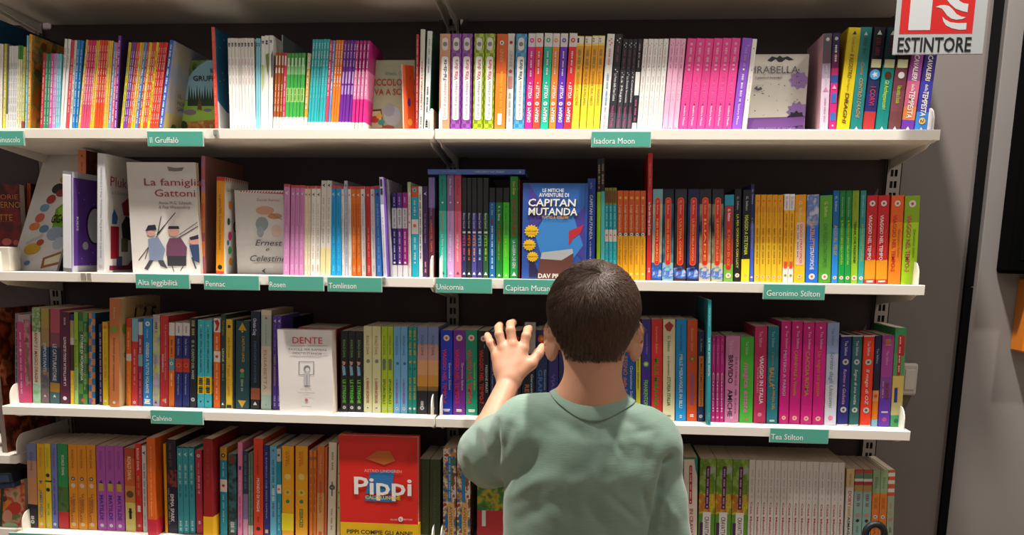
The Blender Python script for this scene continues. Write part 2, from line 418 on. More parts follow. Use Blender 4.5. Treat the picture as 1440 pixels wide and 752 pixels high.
# ------------------------------------------------------------------ fire extinguisher sign
SY = -.05
def sp(u, v): q = at(u, v, SY); return (q[0], q[2])
def cr(x, y): return sp(1240 + x / 7.52, y / 7.52)
r = empty('hanging_sign', (sp(1320, 77)[0], SY, sp(1320, 77)[1])); ox, oz = r.location.x, r.location.z
x0, z0 = sp(1255, 77); x1 = sp(1382, 77)[0]; TOP = z0 + .215
b = MB(); b.bevbox(x0 - ox, x1 - ox, 0, .003, z0 - oz, TOP - oz, mat('#c9cdd0', rough=.3, k=.6, noise=.01), .001); b.build('plate', r)
b = MB(); L_ = lambda q: (q[0] - ox, q[1] - oz)
def spoly(pts, c, y, loc=L_): b.prism([loc(p) for p in pts], y, y + .0002, mat(c, k=.8, noise=.02))
xl, zb = cr(183, 357); xr, _ = cr(955, 352); zt = zb + (xr - xl) * 1.0
spoly([(xl, zb), (xr, zb), (xr, zt), (xl, zt)], '#c81a18', -.0003)
wl, wz = cr(277, 320); wr, _ = cr(508, 315); spoly([(wl, wz), (wr, wz), (wr, wz + .07), (wl, wz + .07)], '#c9cdd0', -.0006); b.build('pictogram_field', r)
b = MB()
def unsh(x, y):                                 # undo the lean of the print
    q = cr(x, y); return (q[0] + .0, q[1])
for pts in ([(690, 0), (722, 42), (780, 92), (840, 115), (905, 130), (915, 42), (860, 34), (820, 10), (800, -40), (700, -40)],
            [(570, 75), (610, 58), (660, 52), (710, 65), (750, 100), (790, 150), (840, 175), (888, 183), (850, 202), (790, 209), (735, 197), (690, 165), (655, 115), (630, 88)],
            [(640, 178), (670, 207), (720, 234), (800, 246), (895, 243), (890, 312), (820, 316), (740, 300), (680, 270), (650, 228)]):
    vs = [L_(cr(*p)) for p in pts]; b.prism(vs, -.0006, -.0004, mat('#c9cdd0', k=.8, noise=.02))
b.build('flames', r)
b = MB(); a0 = cr(168, 470); a1 = cr(945, 470); put_text(b, 'ESTINTORE', (a0[0] - ox, a0[1] - oz), a1[0] - a0[0], .0262, 'h', -.0005, mat('#101418'), bold=True); b.build('lettering', r)
b = MB()
for X in (x0 + .02, x1 - .02): b.box(X - ox - .001, X - ox + .001, .0005, .0025, TOP - oz - .001, 3.3 - oz, mat('#777777', rough=.3))
b.build('hanging_wire', r)
tag(r, 'white and red fire extinguisher sign hanging before the books, upper right', 'sign')

# ------------------------------------------------------------------ things on the right-hand wall
b = MB(); q0 = at(1399, 384, .27); b.bevbox(q0[0], q0[0] + .62, .20, D_, q0[2], q0[2] + .85, mat('#040405', rough=.9, k=.3, spec=.05), .008)
r = empty('wall_screen', (q0[0], .20, q0[2])); o = b.build('housing', r); o.location = (-q0[0], -.20, -q0[2])
b = MB(); b.box(.02, .60, -.001, .0005, .03, .82, mat('#030304', rough=.6, k=.3, spec=.06)); b.build('screen_glass', r)
tag(r, 'black wall-mounted box cut by the right edge, above an orange box', 'screen')
q1 = at(1420, 492, .27); q2 = at(1420, 388, .27)
r = empty('orange_box', (q1[0], .21, q1[2])); b = MB(); b.bevbox(0, .12, 0, D_ - .21, 0, q2[2] - q1[2] - .004, mat('#e8820e', rough=.35, k=.8), .004); b.build('body', r)
b = MB(); b.bevbox(.012, .11, -.003, .001, .01, q2[2] - q1[2] - .014, mat('#ee8d18', rough=.3, k=.85), .002); b.build('lid', r)
tag(r, 'orange wall box cut by the right edge, below the black screen', 'box')
q = at(1277, 556, .25); q3 = at(1277, 511, .25)
r = empty('wall_switch', (q[0], .25, q[2])); b = MB(); b.bevbox(-.018, .018, 0, D_ - .25, 0, q3[2] - q[2], mat('#c9bfb8', rough=.4, k=.7), .005); b.build('case', r)
b = MB(); b.bevbox(-.011, .011, -.002, .001, .014, q3[2] - q[2] - .014, mat('#d5ccc5', rough=.4, k=.7), .001); b.build('rocker', r)
tag(r, 'pale plastic switch box on the grey wall behind the third shelf end', 'switch')

# ------------------------------------------------------------------ trolley whose handle shows at the bottom edge
q = at(1230, 752, -.10); r = empty('basket_trolley', (q[0], -.10, 0))
def tube(mb, pts, rad, mt, seg=12):
    pts = [Vector(p) for p in pts]; vs = []; n = len(pts); up = Vector((0, 1, 0)); fs = []
    for i, p in enumerate(pts):
        d = (pts[min(i + 1, n - 1)] - pts[max(i - 1, 0)]).normalized(); a = d.cross(up)
        if a.length < .1: a = d.cross(Vector((1, 0, 0)))
        a.normalize(); c = a.cross(d)
        for k in range(seg): vs.append(p + (a * math.cos(2 * PI * k / seg) + c * math.sin(2 * PI * k / seg)) * rad)
    for i in range(n - 1):
        for k in range(seg): fs.append((i * seg + k, i * seg + (k + 1) % seg, (i + 1) * seg + (k + 1) % seg, (i + 1) * seg + k))
    fs.append(list(range(seg))); fs.append(list(range((n - 1) * seg, n * seg))); mb.add(vs, fs, mt)
zt = at(1230, 732, -.10)[2]; R_ = .0185; b = MB()
tube(b, [(-R_, 0, .34), (-R_, 0, zt - .028)] + [(-R_ * math.cos(a * PI / 12), 0, zt - .028 + .021 * math.sin(a * PI / 12)) for a in range(13)] + [(R_, 0, zt - .028), (R_, 0, .34)], .0072, mat('#17181c', rough=.5)); b.build('handle', r)
b = MB(); b.bevbox(-.14, .14, -.18, .05, .06, .33, mat('#1b1b1e', rough=.5), .01); b.bevbox(-.15, .15, -.19, .06, .33, .345, mat('#222226', rough=.5), .005); b.build('basket', r)
for sx in (-1, 1):
    for sy in (-.15, .02):
        b = MB(); tube(b, [(sx * .11 - .01, sy, .03), (sx * .11 + .01, sy, .03)], .03, mat('#0c0c0c', rough=.6), 16); b.build('wheel', r)
tag(r, 'black rounded handle rising at the bottom edge before the mint spines', 'trolley')

# ================================================================== BOOKS
W_ = '#f4f0e8'; K_ = '#15141a'
# ---- top shelf, left bay ------------------------------------------------
BK = dict(kind='booklet', w=.19)
PREV[0] = None
run(0, -14, -9, -10, 26, '#1d5578', 'tall dark blue', w=.24, side='#1c4a6b', kind='picture')
run(0, -8, 2.5, -6, 62, W_, 'pale grey', [D(.1, .9, '#777')], **BK)
run(0, 3, 7.5, 6, 62, '#e9dc3c', 'lemon yellow', [D(.1, .9, '#fff')], **BK)
run(0, 8, 10.5, 10, 62, [(.8, '#6b7069'), (1, W_)], 'grey and white', **BK)
run(0, 10.5, 23.5, 13, 65, '#f7f7f3', 'thin white', [D(.2, .95, '#c9cdd6', h=.5)], 4, **BK)
run(0, 23.5, 29, 26, 64, [(.16, '#4f9a3e'), (1, '#f3f0c8')], 'green topped cream', [D(.3, .9, '#b0a860')], 2, **BK)
run(0, 29, 33, 32, 66, [(.88, '#cfd15a'), (1, '#a94b48')], 'yellow green', [D(.1, .8, '#fff')], **BK)
run(0, 34, 37.5, 37, 50, '#7fd0e0', 'tall pale blue', [D(.1, .9, '#fff')], kind='booklet', w=.2)
run(0, 38, 42, 41, 48.5, '#f0a83a', 'tall orange', [D(.1, .9, '#fff')], side=art(['#d8822e', '#7e9a4a', '#e59a40', '#5b7a58', '#d27a2c'], 22), w=.2, kind='picture')
run(0, 56, 60.5, 61, 75, '#d02c3c', 'small red', [D(.1, .9, '#f3c0c0')], kind='booklet', w=.15)
run(0, 60.5, 68, 65, 76, '#3f9a74', 'small green', [D(.1, .9, '#cfe8d8')], 2, kind='booklet', w=.15)
run(0, 68, 72.5, 72, 75.5, '#e85fb0', 'small magenta', [D(.1, .9, '#ffe')], kind='booklet', w=.15)
run(0, 72.5, 78, 76, 75.5, '#c9a2e0', 'small lilac', [D(.1, .9, '#fff')], 2, kind='booklet', w=.15)
run(0, 78, 84, 81, 76, '#7fd4ea', 'small sky blue', [D(.1, .9, '#fff')], 2, kind='booklet', w=.15)
run(0, 84, 88, 91, 55, '#faf8f4', 'tall white slanting', [D(.1, .3, '#999')], **BK)
run(0, 88, 92, 96, 55.5, '#faf8f4', 'second tall white', [D(.1, .3, '#999')], **BK)
run(0, 92, 97, 101, 57, '#e8485a', 'raspberry red', [D(.2, .8, '#ffd0d0')], **BK)
run(0, 97, 101, 105, 57, '#dfe8e0', 'pale green white', [D(.2, .8, '#888')], **BK)
run(0, 101, 109, 109, 57, '#2f8ad8', 'bright blue', [D(.1, .9, '#dff')], 2, **BK)
run(0, 109, 113, 121, 56.5, '#f6c64e', 'cream yellow', [D(.1, .9, '#fff')], **BK)
run(0, 113, 125, 124.5, 57, [(.35, '#e8406c'), (.7, '#ee6f92'), (1, '#ea5a84')], 'rose red', [D(.06, .7, '#fff', h=.25)], 4, tj=.8, **BK)
run(0, 125, 132, 135, 57, '#fbc63c', 'golden yellow', [D(.1, .9, '#fff3c0')], 2, tj=.8, **BK)
run(0, 132, 144, 141, 57, [(.45, '#f2502e'), (.55, '#f0703a'), (.7, '#f2584a'), (1, '#f25a24')], 'scarlet orange', [D(.06, .68, '#fff', h=.25)], 4, tj=.8, **BK)
run(0, 144, 151, 152, 57.5, '#fbc63c', 'amber yellow', [D(.1, .9, '#fff3c0')], 3, tj=.8, **BK)
run(0, 151, 155, 160, 60, '#86a9dc', 'periwinkle', [D(.1, .9, '#fff')], **BK)
run(0, 155, 159, 163, 60, '#f06c92', 'salmon pink', [D(.1, .9, '#fff')], **BK)
run(0, 159.5, 163.5, 166, 50.5, '#8a3cb0', 'tall purple', [D(.05, .95, '#f0d8ff', h=.4)], w=.18, side='#43306a', kind='picture')
run(0, 168.5, 172.5, 181, 60, '#e8d83c', 'thin lemon', [D(.1, .9, '#6a7')], **BK)
run(0, 172.5, 178, 186, 60, '#8a4ab0', 'violet', [D(.1, .9, '#fff')], 2, **BK)
run(0, 178, 183, 192, 60, '#f2643a', 'coral red', [D(.1, .9, '#fff')], 2, **BK)
run(0, 183, 189, 197, 60, '#f9c83c', 'sunny yellow', [D(.1, .9, '#fff')], 2, **BK)
run(0, 189, 193, 203, 60, '#5f8fd0', 'steel blue', [D(.1, .9, '#fff')], **BK)
run(0, 193, 196, 207, 60, '#e8503a', 'brick red', [D(.1, .9, '#fff')], **BK)
run(0, 196, 200, 210, 60, '#f9c83c', 'marigold', [D(.1, .9, '#fff')], **BK)
run(0, 200, 206, 214, 60, '#f2603a', 'vermilion', [D(.1, .9, '#fff')], 2, **BK)
run(0, 206, 210, 220, 60, '#f4da3c', 'canary yellow', [D(.1, .9, '#c60')], **BK)
run(0, 210, 222, 224, 60, [(.5, '#ea3b34'), (.75, '#f0523a'), (1, '#ee4a30')], 'tomato red', [D(.06, .9, '#fff', h=.22)], 4, **BK)
run(0, 222, 228, 238.5, 57, '#3f6fd0', 'blue spined picture', [D(.05, .95, '#e8f0ff', h=.4)], side=art(['#b8a890', '#9aa0b4', '#c0a47c', '#8d98b4'], 9), w=.18, kind='picture')
PREV[0] = 'blue and red picture cover'
run(0, 302, 307, 296.5, 38, [(.35, '#e8604a'), (1, '#ea4a38')], 'tall red spined', [D(.05, .95, '#ff9a80', h=.2)], w=.225, kind='picture', side='#1f6f9a')
run(0, 323.5, 360, 320, 54, [(.2, '#f0ece4'), (1, '#fbf9f5')], 'tall white', [D(.05, .075, '#445', h=.6), D(.22, .5, '#d89a90', h=.22), D(.93, .98, '#d8b0a8', h=.4)], 8, w=.19, kind='booklet')
run(0, 360, 366, 360, 54, '#8fd8ea', 'pale cyan', [D(.05, .075, '#445', h=.6)], 2, **BK)
run(0, 366, 371.5, 367, 51, '#faf8f4', 'taller white', [D(.05, .075, '#445', h=.6), S([(-.3, .3), (.3, .3), (.3, .5), (-.1, .6)], '#c8d88a')], **BK)
run(0, 371.5, 377.5, 372, 50, '#fbf9f5', 'tallest white', [D(.05, .075, '#445', h=.6), S([(-.3, .2), (.5, .18), (.4, .42), (.1, .36)], '#7a9a4a')], **BK)
run(0, 377.5, 383, 378.5, 50, '#f6f4ee', 'white marked', [D(.05, .075, '#445', h=.6), S([(.1, .2), (.5, .15), (.5, .42), (.2, .44)], '#454a48')], **BK)
run(0, 396.5, 398.5, 396, 49, '#a9b2ae', 'grey', w=.17, side=art(['#8f9a98', '#6a8a90', '#a8a49c'], 9), kind='picture', Y=.10)
BRN = [(.2, '#a8521e'), (.32, '#f0e2d0'), (.78, '#b65a1c'), (1, '#fbfaf6')]
run(0, 383.5, 396, 387.5, 74, [(.815, '#b4591f'), (1, '#fbfaf6')], 'short brown white-footed', [P(.04, .16, '#f6efe4', w=.5, r=.3), P(.19, .26, '#f2e4d4', w=.5, r=.3), D(.4, .75, '#f4e0c8')], 3, w=.14, kind='booklet', sep=.12)
run(0, 396, 400.5, 400, 74.5, [(.815, '#e23a62'), (1, '#fbfaf6')], 'short crimson white-footed', [P(.04, .16, '#f6efe4', w=.5, r=.3), D(.3, .8, '#ffd8dc')], w=.14, kind='booklet')
run(0, 400.5, 426, 404, 75, [(.15, '#4cb04e'), (.27, '#8fd08c'), (.44, '#3fae4a'), (.62, '#a6dc7a'), (.815, '#46b450'), (1, '#fbfaf6')], 'short green banded', [P(.06, .17, '#d8f0d4', w=.5, r=.3), D(.45, .6, '#3c8a3c', h=.4)], 5, w=.14, kind='booklet', sep=.06)
run(0, 426, 431, 432, 75, [(.2, '#cfd0a0'), (.815, '#d9a63e'), (1, '#fbfaf6')], 'short ochre white-footed', [D(.05, .7, '#fff')], w=.14, kind='booklet')
run(0, 431.5, 456, 439.5, 55, [(.895, '#35b8c0'), (1, '#f4f4ee')], 'turquoise white-footed', [D(.04, .28, '#e0fafa'), D(.32, .62, '#8ae0de', h=.2)], 6, tj=.9, **BK)
run(0, 456, 460, 464, 57, [(.895, '#d8466c'), (1, '#f4f4ee')], 'carmine white-footed', [D(.04, .6, '#fff')], **BK)
run(0, 460, 464, 468, 57, [(.7, '#7ba2e0'), (.895, '#5f9cdc'), (1, '#f4f4ee')], 'cornflower white-footed', [D(.04, .6, '#fff')], **BK)
run(0, 464, 475, 472.5, 56, [(.895, '#f78428'), (1, '#f4f4ee')], 'orange white-footed', [D(.04, .5, '#fff')], 3, tj=.9, **BK)
run(0, 475, 493, 484, 57, [(.895, '#7426a0'), (1, '#f4f4ee')], 'deep purple white-footed', [D(.04, .3, '#e8d0f8'), P(.34, .47, '#c8a8e0', w=.55, r=.2), P(.49, .59, '#b898d4', w=.55, r=.2)], 4, **BK)
run(0, 493, 513.5, 500.5, 57.5, [(.33, '#c02a86'), (.64, '#f088b8'), (.9, '#e0288a'), (1, '#f4f4d8')], 'magenta white-footed', [D(.04, .6, '#fff')], 4, w=.12, kind='booklet', sep=.2)
run(0, 584, 588, 585, 48.5, '#c8323c', 'narrow red', [D(.05, .9, '#f0c0b0')], w=.17)
run(0, 588.5, 595, 591.5, 41.5, [(.3, '#dcdccc'), (1, '#ece8dc')], 'tall cream green', [T('LA PREISTORIA E L\'ORCA', .3, .78, '#b8503a', h=.4, d='u'), D(.85, .95, '#6a7a5a')], w=.17, side='#7da05c')
run(0, 596, 603, 601, 44, '#e4e8ea', 'white teal sided', [D(.08, .4, '#6a7a8a', h=.2), D(.55, .8, '#556', h=.3), D(.88, .95, '#222', h=.5)], w=.15, side=art(['#24606c', '#2f7f5c', '#1d4a5c', '#c8d8d4'], 6))

# ---- top shelf, right bay
PREV[0] = 'bay joint'
YE = dict(w=.13)
def party(bandc, dark, c2, lab, xs, xe, xt, n=1):
    run(0, xs, xe, xt, 48, checker(bandc, dark, 130) if dark else bandc, lab, [P(.04, .17, '#e8e4dc', w=.55, r=.9, n='publisher_mark'), O(.105, '#8a8a88', .2), P(.23, .88, '#f7f3ee', w=.62, r=.6), A('Diario di una schiappa', .48, .86, c2[0], h=.3, d='u'), T('Fai-da-te' if n == 1 and 'peach' in lab else 'Vita dura', .26, .47, c2[1], h=.4, d='u')], n, w=.145, hard=True, kind='hardcover', sep=.02)
party('#dfa383', None, ('#c8465a', '#1d2a6a'), 'peach striped', 617, 632.5, 618.5)
party('#7c2f94', '#9a55b2', ('#7a4a9a', '#c0305a'), 'purple checked', 633, 663, 634.5, 2)
party('#b4c81e', '#7f9420', ('#5a5a5a', '#c8283c'), 'lime checked', 664, 694, 667, 2)
run(0, 694.5, 710, 698.5, 48.5, [(.4, '#e2631c'), (1, '#f58a28')], 'orange', [O(.09, '#f0e8e0', .2, '#222'), A('KINNEY', .15, .28, '#f6b07a', h=.4, d='u'), T('La mia vita da schiappa', .38, .8, '#f4d23c', h=.35, d='u', bold=False), P(.81, .93, '#f8e6d8', w=.4, r=.4, n='publisher_mark')], hard=True, kind='hardcover', w=.145)  # darker upper part puts the shade of the shelf above into the orange
run(0, 711, 721, 714, 47, [(.55, '#e4e0da'), (1, '#f8f6f2')], 'narrow white', [O(.09, '#c83c46', .24, '#222'), A('KINNEY', .17, .33, '#9a9a9a', h=.45, d='u'), O(.38, '#c84a50', .25), P(.43, .55, '#d88a80', w=.6, r=.1), D(.6, .9, '#bbb')], w=.145)
party('#2f86bc', '#58a8d4', ('#5a6a7a', '#222a3a'), 'blue checked', 721.5, 737, 725.5)
def dream(xs, xe, xt, c, lab):
    run(0, xs, xe, xt, 47, [(.135, '#e6e0dc'), (1, c)], lab + ' grey-capped', [O(.07, c, .28, '#e6e0dc'), D(.18, .42, '#f0e0e8', h=.22), O(.5, '#f8f0f0', .1), T('VOLLEY', .52, .66, '#ffffff', h=.55, d='u'), O(.71, '#ffffff', .26, c), T('DREAM', .75, .9, '#ffffff', h=.55, d='u')], w=.13, kind='paperback')
dream(737, 748, 743, '#e8209a', 'magenta'); dream(748.3, 759, 753.5, '#ee4a32', 'orange red'); dream(759.3, 770.6, 766, '#12b898', 'emerald')
dream(771, 781, 777.5, '#f08a34', 'light orange'); dream(781.3, 791.8, 788.5, '#6a30c8', 'violet'); dream(792, 803, 801, '#ea2c30', 'bright red')
for i, (xs, xe, xt, nn, tt) in enumerate([(803, 813.5, 811, '1', 'ASSASSINIO A LONDRA'), (814, 823.6, 823, '29', 'MA ALICE A MILANO'), (824, 833.4, 833, '32', 'ONORE SUL NILO'), (833.8, 842.8, 842, '37', 'IL LUNGO INGANNO')]):
    run(0, xs, xe, xt, 51 if i < 2 else 50.2, [(.1, '#f8e078'), (.5, '#f2a820'), (1, '#fae03a')], ['first yellow white-topped', 'second yellow white-topped', 'third yellow white-topped', 'fourth yellow white-topped'][i], [P(.01, .075, '#f4efe4', w=.9, r=.2), T(nn, .02, .07, '#222', x=-.25 + .0, h=.3, d='d', n='number'), D(.14, .33, '#a8843c', h=.45), T(tt, .37, .72, '#8a6a1e', h=.42, bold=False)], w=.12)
run(0, 843.5, 854, 854, 48, '#f4f0ec', 'white red-dotted', [O(.05, '#d84a5a', .09, x=.1), O(.07, '#d84a5a', .09, x=-.15), O(.09, '#d84a5a', .09, x=.2), O(.11, '#d84a5a', .09), D(.15, .33, '#e8a0a8', h=.3), D(.4, .75, '#8ab8e0', h=.3), D(.75, .95, '#d8a8a8', h=.25)], w=.13)
def moon(xs, xe, xt, ty, tt, desc, foot=None, n=1, c='#2b2a33'):
    run(0, xs, xe, xt, ty, [(.33, '#1b1a20'), (.8, c), (1, '#4a4a55')], desc, [O(.045, '#fff', .09, x=.15), O(.065, '#fff', .09, x=-.15), O(.085, '#fff', .07, x=.1), D(.12, .3, '#7a3a5a', h=.3), O(.36, '#fff', .08, x=-.1), O(.38, '#fff', .08, x=.15), A(tt, .4, .68, '#ffffff', h=.42), T('Isadora Moon', .73, .95, '#d85a9a', h=.4, bold=False)], n, w=.13)
moon(854, 864.5, 865.5, 48, 'La Festa della Fata Cattiva', 'tall black pink-lettered')
moon(865, 872.8, 876, 55, 'La Magia', 'grey black pink-lettered', c='#3a3940'); moon(873, 880.6, 883.5, 55, 'La Scuola Incantata', 'slim black pink-lettered'); moon(881, 887.5, 890.5, 55, 'Il Compleanno', 'thin black pink-lettered')
run(0, 888, 894.6, 897, 55, [(.35, '#1b1a20'), (.6, '#f6f2ee'), (.9, '#2b2a33'), (1, '#f6f2ee')], 'black and white squared', [D(.05, .3, '#d8a8c0', h=.25), D(.65, .88, '#d85a9a')], w=.13)
run(0, 895, 930.5, 905, 55, '#f8f4f0', 'white dotted', [O(.05, '#444', .08, x=.15), O(.07, '#444', .08, x=-.15), O(.09, '#444', .06, x=.1), D(.1, .3, '#d8a8a8', h=.2), O(.3, '#555', .08, x=-.15), O(.33, '#555', .08, x=.15), D(.4, .58, '#c8c0c0', h=.2), O(.62, '#777', .08), D(.65, .88, '#d8d0d0', h=.2), O(.93, '#777', .07)], 5, w=.13)
run(0, 930.8, 953.2, 942.5, 54.5, '#fbb8d8', 'pale pink', [O(.05, '#444', .08, x=.15), O(.07, '#444', .08, x=-.15), D(.1, .3, '#c87898', h=.2), O(.31, '#555', .08), D(.38, .6, '#f0d0e0', h=.3), O(.65, '#a67', .08), O(.96, '#622', .1)], 3, w=.13)
run(0, 953.5, 1028, 967, 54.5, '#f8489c', 'hot pink', [O(.06, '#f0a8c8', .16), D(.1, .28, '#f8b0d0', h=.3), O(.33, '#f0b0cc', .14), D(.4, .66, '#e86aa8', h=.25), O(.7, '#7a2a4a', .09), T('Isadora Moon', .72, .93, '#ffffff', h=.26, bold=False), O(.965, '#5a1a3a', .08)], 6, w=.13)
run(0, 1028.3, 1042, 1044, 54, '#9658d8', 'violet white-lettered', [O(.08, '#e0c0f8', .06, x=.2), D(.1, .3, '#b88ae0', h=.3), O(.33, '#fff', .1), D(.38, .66, '#e8d8ff', h=.25), T('Isadora Moon', .7, .92, '#ffffff', h=.26, bold=False)], w=.13)
run(0, 1042.5, 1049.5, 1058, 55, '#f4f0ea', 'leaning white', [O(.1, '#333', .12), O(.33, '#444', .1, x=.1), O(.65, '#333', .1), D(.4, .6, '#ccc', h=.2)], w=.13)
PREV[0] = 'white bat cover'
run(0, 1152.5, 1164.5, 1158.5, 47, [(.3, '#6a6a78'), (.45, '#c8b8d8'), (1, '#f0d8ee')], 'grey pink', [O(.06, '#fff', .22), T('Fairy Series Uno', .15, .3, '#d03a6a', h=.25, sh=.2), D(.32, .5, '#e8e0e8', h=.25), V(.56, '#e88ab8', .3), D(.65, .9, '#d8a8d0', h=.25)], side='#d8a8b8', w=.14)
run(0, 1165, 1175.5, 1171.5, 46.5, [(.2, '#2a2458'), (.35, '#7a1a5a'), (.42, '#d82a7a'), (.5, '#3a58b0'), (1, '#ea2a8c')], 'magenta navy', [O(.055, '#e8d8f0', .24), D(.12, .28, '#fff', h=.3), V(.54, '#ffc0e0', .3), P(.6, .7, '#3a7ad0', w=.7, r=.2), P(.8, .88, '#3a7ad0', w=.7, r=.2), O(.93, '#fff', .12)], side='#a8186a', w=.14)
def drag(xs, xe, xt, ty, bands, lab, deco, side=None, **k): run(0, xs, xe, xt, ty, bands, lab, deco, w=.15, hard=True, kind='hardcover', side=side, sep=.01, **k)
drag(1175.5, 1194, 1193, 39.5, '#f4dc12', 'bright yellow', [V(.05, '#333', .16, up=True), A('Cressida Cowell', .09, .23, '#a8861a', h=.26), T('Il REGISTRO', .25, .48, '#7a4a10', h=.36, sh=.2), A('dei Segreti', .49, .6, '#7a6a18', h=.2), T('DRAGHI', .62, .92, '#6a5010', h=.36, sh=.2)], side='#c8b41a')
drag(1194.5, 1211.5, 1209.5, 39, '#1f8c8c', 'teal bronze-lettered', [V(.06, '#e8f0e8', .16), D(.1, .25, '#1f6a6a'), T('Come', .33, .45, '#c88a5a', h=.3, sh=.2), T('CONTRO I DRAGHI', .48, .86, '#d09a6a', h=.36, sh=.2), V(.96, '#e8f0e8', .14)])
SKY = lambda a, b_, c_: [(.3, a), (.5, b_), (.8, b_), (1, c_)]
drag(1212, 1229, 1229, 39, [(.4, '#14162e'), (.62, '#1c2c5a'), (.8, '#2a2a78'), (1, '#cc3a3c')], 'navy and red moon', [V(.05, '#f4f0dc', .2), D(.1, .25, '#7a2a30', h=.4), P(.3, .38, '#e8e8b8', w=.8, r=.1), O(.445, '#5ab0f0', .42, '#f8f8e8'), T('I CORVI', .56, .74, '#c83a60', h=.5)], side='#12122a')
drag(1230, 1247.5, 1247.5, 39.5, [(.35, '#123c44'), (1, '#128f8a')], 'teal yellow-lettered', [V(.05, '#f4f0dc', .2), D(.1, .22, '#7a2a30', h=.4), P(.3, .38, '#d8d8a8', w=.8, r=.1), O(.45, '#5a3020', .28), T('Gli Acchiappamostri', .5, .78, '#c8e83c', h=.38, sh=.2), V(.96, '#e8f0e8', .14)])
drag(1248, 1265.5, 1266, 40, [(.35, '#2c1c22'), (.6, '#7a3c48'), (.8, '#8a4a56'), (1, '#7a4448')], 'maroon green-lettered', [P(.3, .38, '#d8d8a8', w=.8, r=.1), O(.45, '#e8e8ee', .26), T('Una serata a Scuola', .55, .72, '#b8d82c', h=.42), V(.96, '#e8f0e8', .14)])
drag(1266, 1284.5, 1285.5, 41, [(.5, '#a24a9c'), (.75, '#d86a8a'), (.88, '#e88a4a'), (1, '#7a3ab8')], 'purple orange cavalier', [T('CAVALIERI', .25, .5, '#fff4ec', h=.45, sh=.2), A('delle', .53, .6, '#fff', h=.3), T('TEMPESTA', .6, .86, '#fff4ec', h=.5, sh=.2), V(.96, '#e8f0e8', .14)])
drag(1285, 1303, 1305, 42, [(.5, '#3a2c8a'), (.8, '#3c3ca8'), (1, '#3a8ae0')], 'indigo white-lettered', [T('CAVALIERI', .25, .5, '#fff0d8', h=.45, sh=.2), A('delle', .53, .6, '#fff', h=.3), T('TEMPESTA', .6, .84, '#fff4ec', h=.5, sh=.2), O(.89, '#f0c870', .26), T('2', .87, .91, '#222', x=.0, h=.3, n='number'), V(.965, '#e8f0e8', .12)])

# ---- second shelf, left bay ------------------------------------------------
PREV[0] = None
run(1, 33, 36, 33, 258, '#6a4a3c', 'thin brown', Y=.205, w=.05)
run(1, 36.5, 42, 37, 258, '#c8602c', 'dim orange', Y=.20, w=.055, side='#5a2c22', near='dark red cover')
run(1, 88.5, 100.5, 87.5, 241, [(.03, '#8a8a90'), (.045, '#fff'), (.96, '#f2f2f6'), (1, '#8a8a90')], 'white spined purple', [], side='#6f4aa8', w=.105, Y=.004, kind='hardcover', near='white animal cover')
run(1, 109.5, 121, 109, 211, [(1, '#e88a54')], 'tall orange', [V(.05, '#5a2a1a', .15, up='l'), D(.1, .3, '#b85a34', h=.2)], side=art(['#7a4428', '#5a2c1c', '#a0603c'], 20), w=.08, Y=.112)
run(1, 136, 147, 136.5, 216, '#e2e2e6', 'wide white', [A('Annie M.G. Schmidt & Fiep Westendorp  Pluk e il Grattacielo', .12, .88, '#8a8a98', h=.3, d='u'), O(.95, '#cfc8c0', .25)], side='#ece8e4', w=.16, Y=.012, near='purple case')
run(1, 282, 287.5, 282.5, 219, [(.1, '#b8708c'), (.2, '#d0646a'), (.3, '#c88ab0'), (.4, '#f08a34'), (.52, '#f0742a'), (.65, '#e88a38'), (.72, '#b05a70'), (.85, '#f07a2c'), (.95, '#a85a80'), (1, '#d8322c')], 'tall orange violet banded', [T('La biblioteca dei libri', .35, .65, '#c83a6a', h=.4, bold=False)], side='#9a6a5c', w=.22, kind='picture', near='cat family cover')
run(1, 303.5, 315.5, 304.5, 249, [(.04, '#d83a30'), (.97, '#f6a31e'), (1, '#d83a30')], 'orange red-topped', [A('La gattina Milly  La primavera delle letture', .18, .75, '#7a5a20', h=.35), O(.93, '#2a1a10', .28)], side='#ece8e0', w=.135, near='brown cover')
FE = lambda c, t1='#ffffff', t2='#ffffff': [P(0, .03, '#d84a4a', w=.9, r=.05, n='striped_edge'), V(.095, c, .3, up='l'), A('La stella di Kyoto', .2, .44, t1, h=.34), D(.46, .8, t2, h=.22), D(.88, .96, t2, h=.4)]
PREV[0] = 'pale mouse cover'
run(1, 398, 406.5, 399, 259, '#d88cc4', 'wide lilac', FE('#f0dcec', '#b06a9c', '#e8b8dc'), w=.13)
run(1, 407.3, 427, 409, 260.5, '#d488c0', 'lilac pink', FE('#f0dcec', '#b06a9c', '#e8b8dc'), 3, w=.13)
run(1, 427.4, 436.5, 428.3, 261.5, '#f4e4c4', 'thin cream', FE('#4a4a4a', '#c8a888', '#d8c8a8'), 2, w=.13)
run(1, 436.8, 450, 438, 261.5, '#f4efe6', 'white grey-lettered', FE('#3a5a6a', '#8a9aa0', '#d8a898'), 2, w=.13)
run(1, 450.3, 465, 452, 254, [(.7, '#e8e4dc'), (.98, '#f4e4b4'), (1, '#f4e4b4')], 'tall white', [V(.05, '#4a4a50', .3, up='l'), D(.18, .65, '#c8b8a8', h=.3), P(.71, .95, '#f0dca0', w=.8, r=.05)], 2, w=.15)
run(1, 465.5, 480.3, 465, 261, '#14a2e4', 'sky blue', FE('#bfe6f8', '#1274b0', '#4cc8f0'), 2, w=.13)
run(1, 480.6, 484.6, 479.5, 262, '#f2eee8', 'thin white red-marked', FE('#d84a4a', '#aaa', '#ccc'), w=.13)
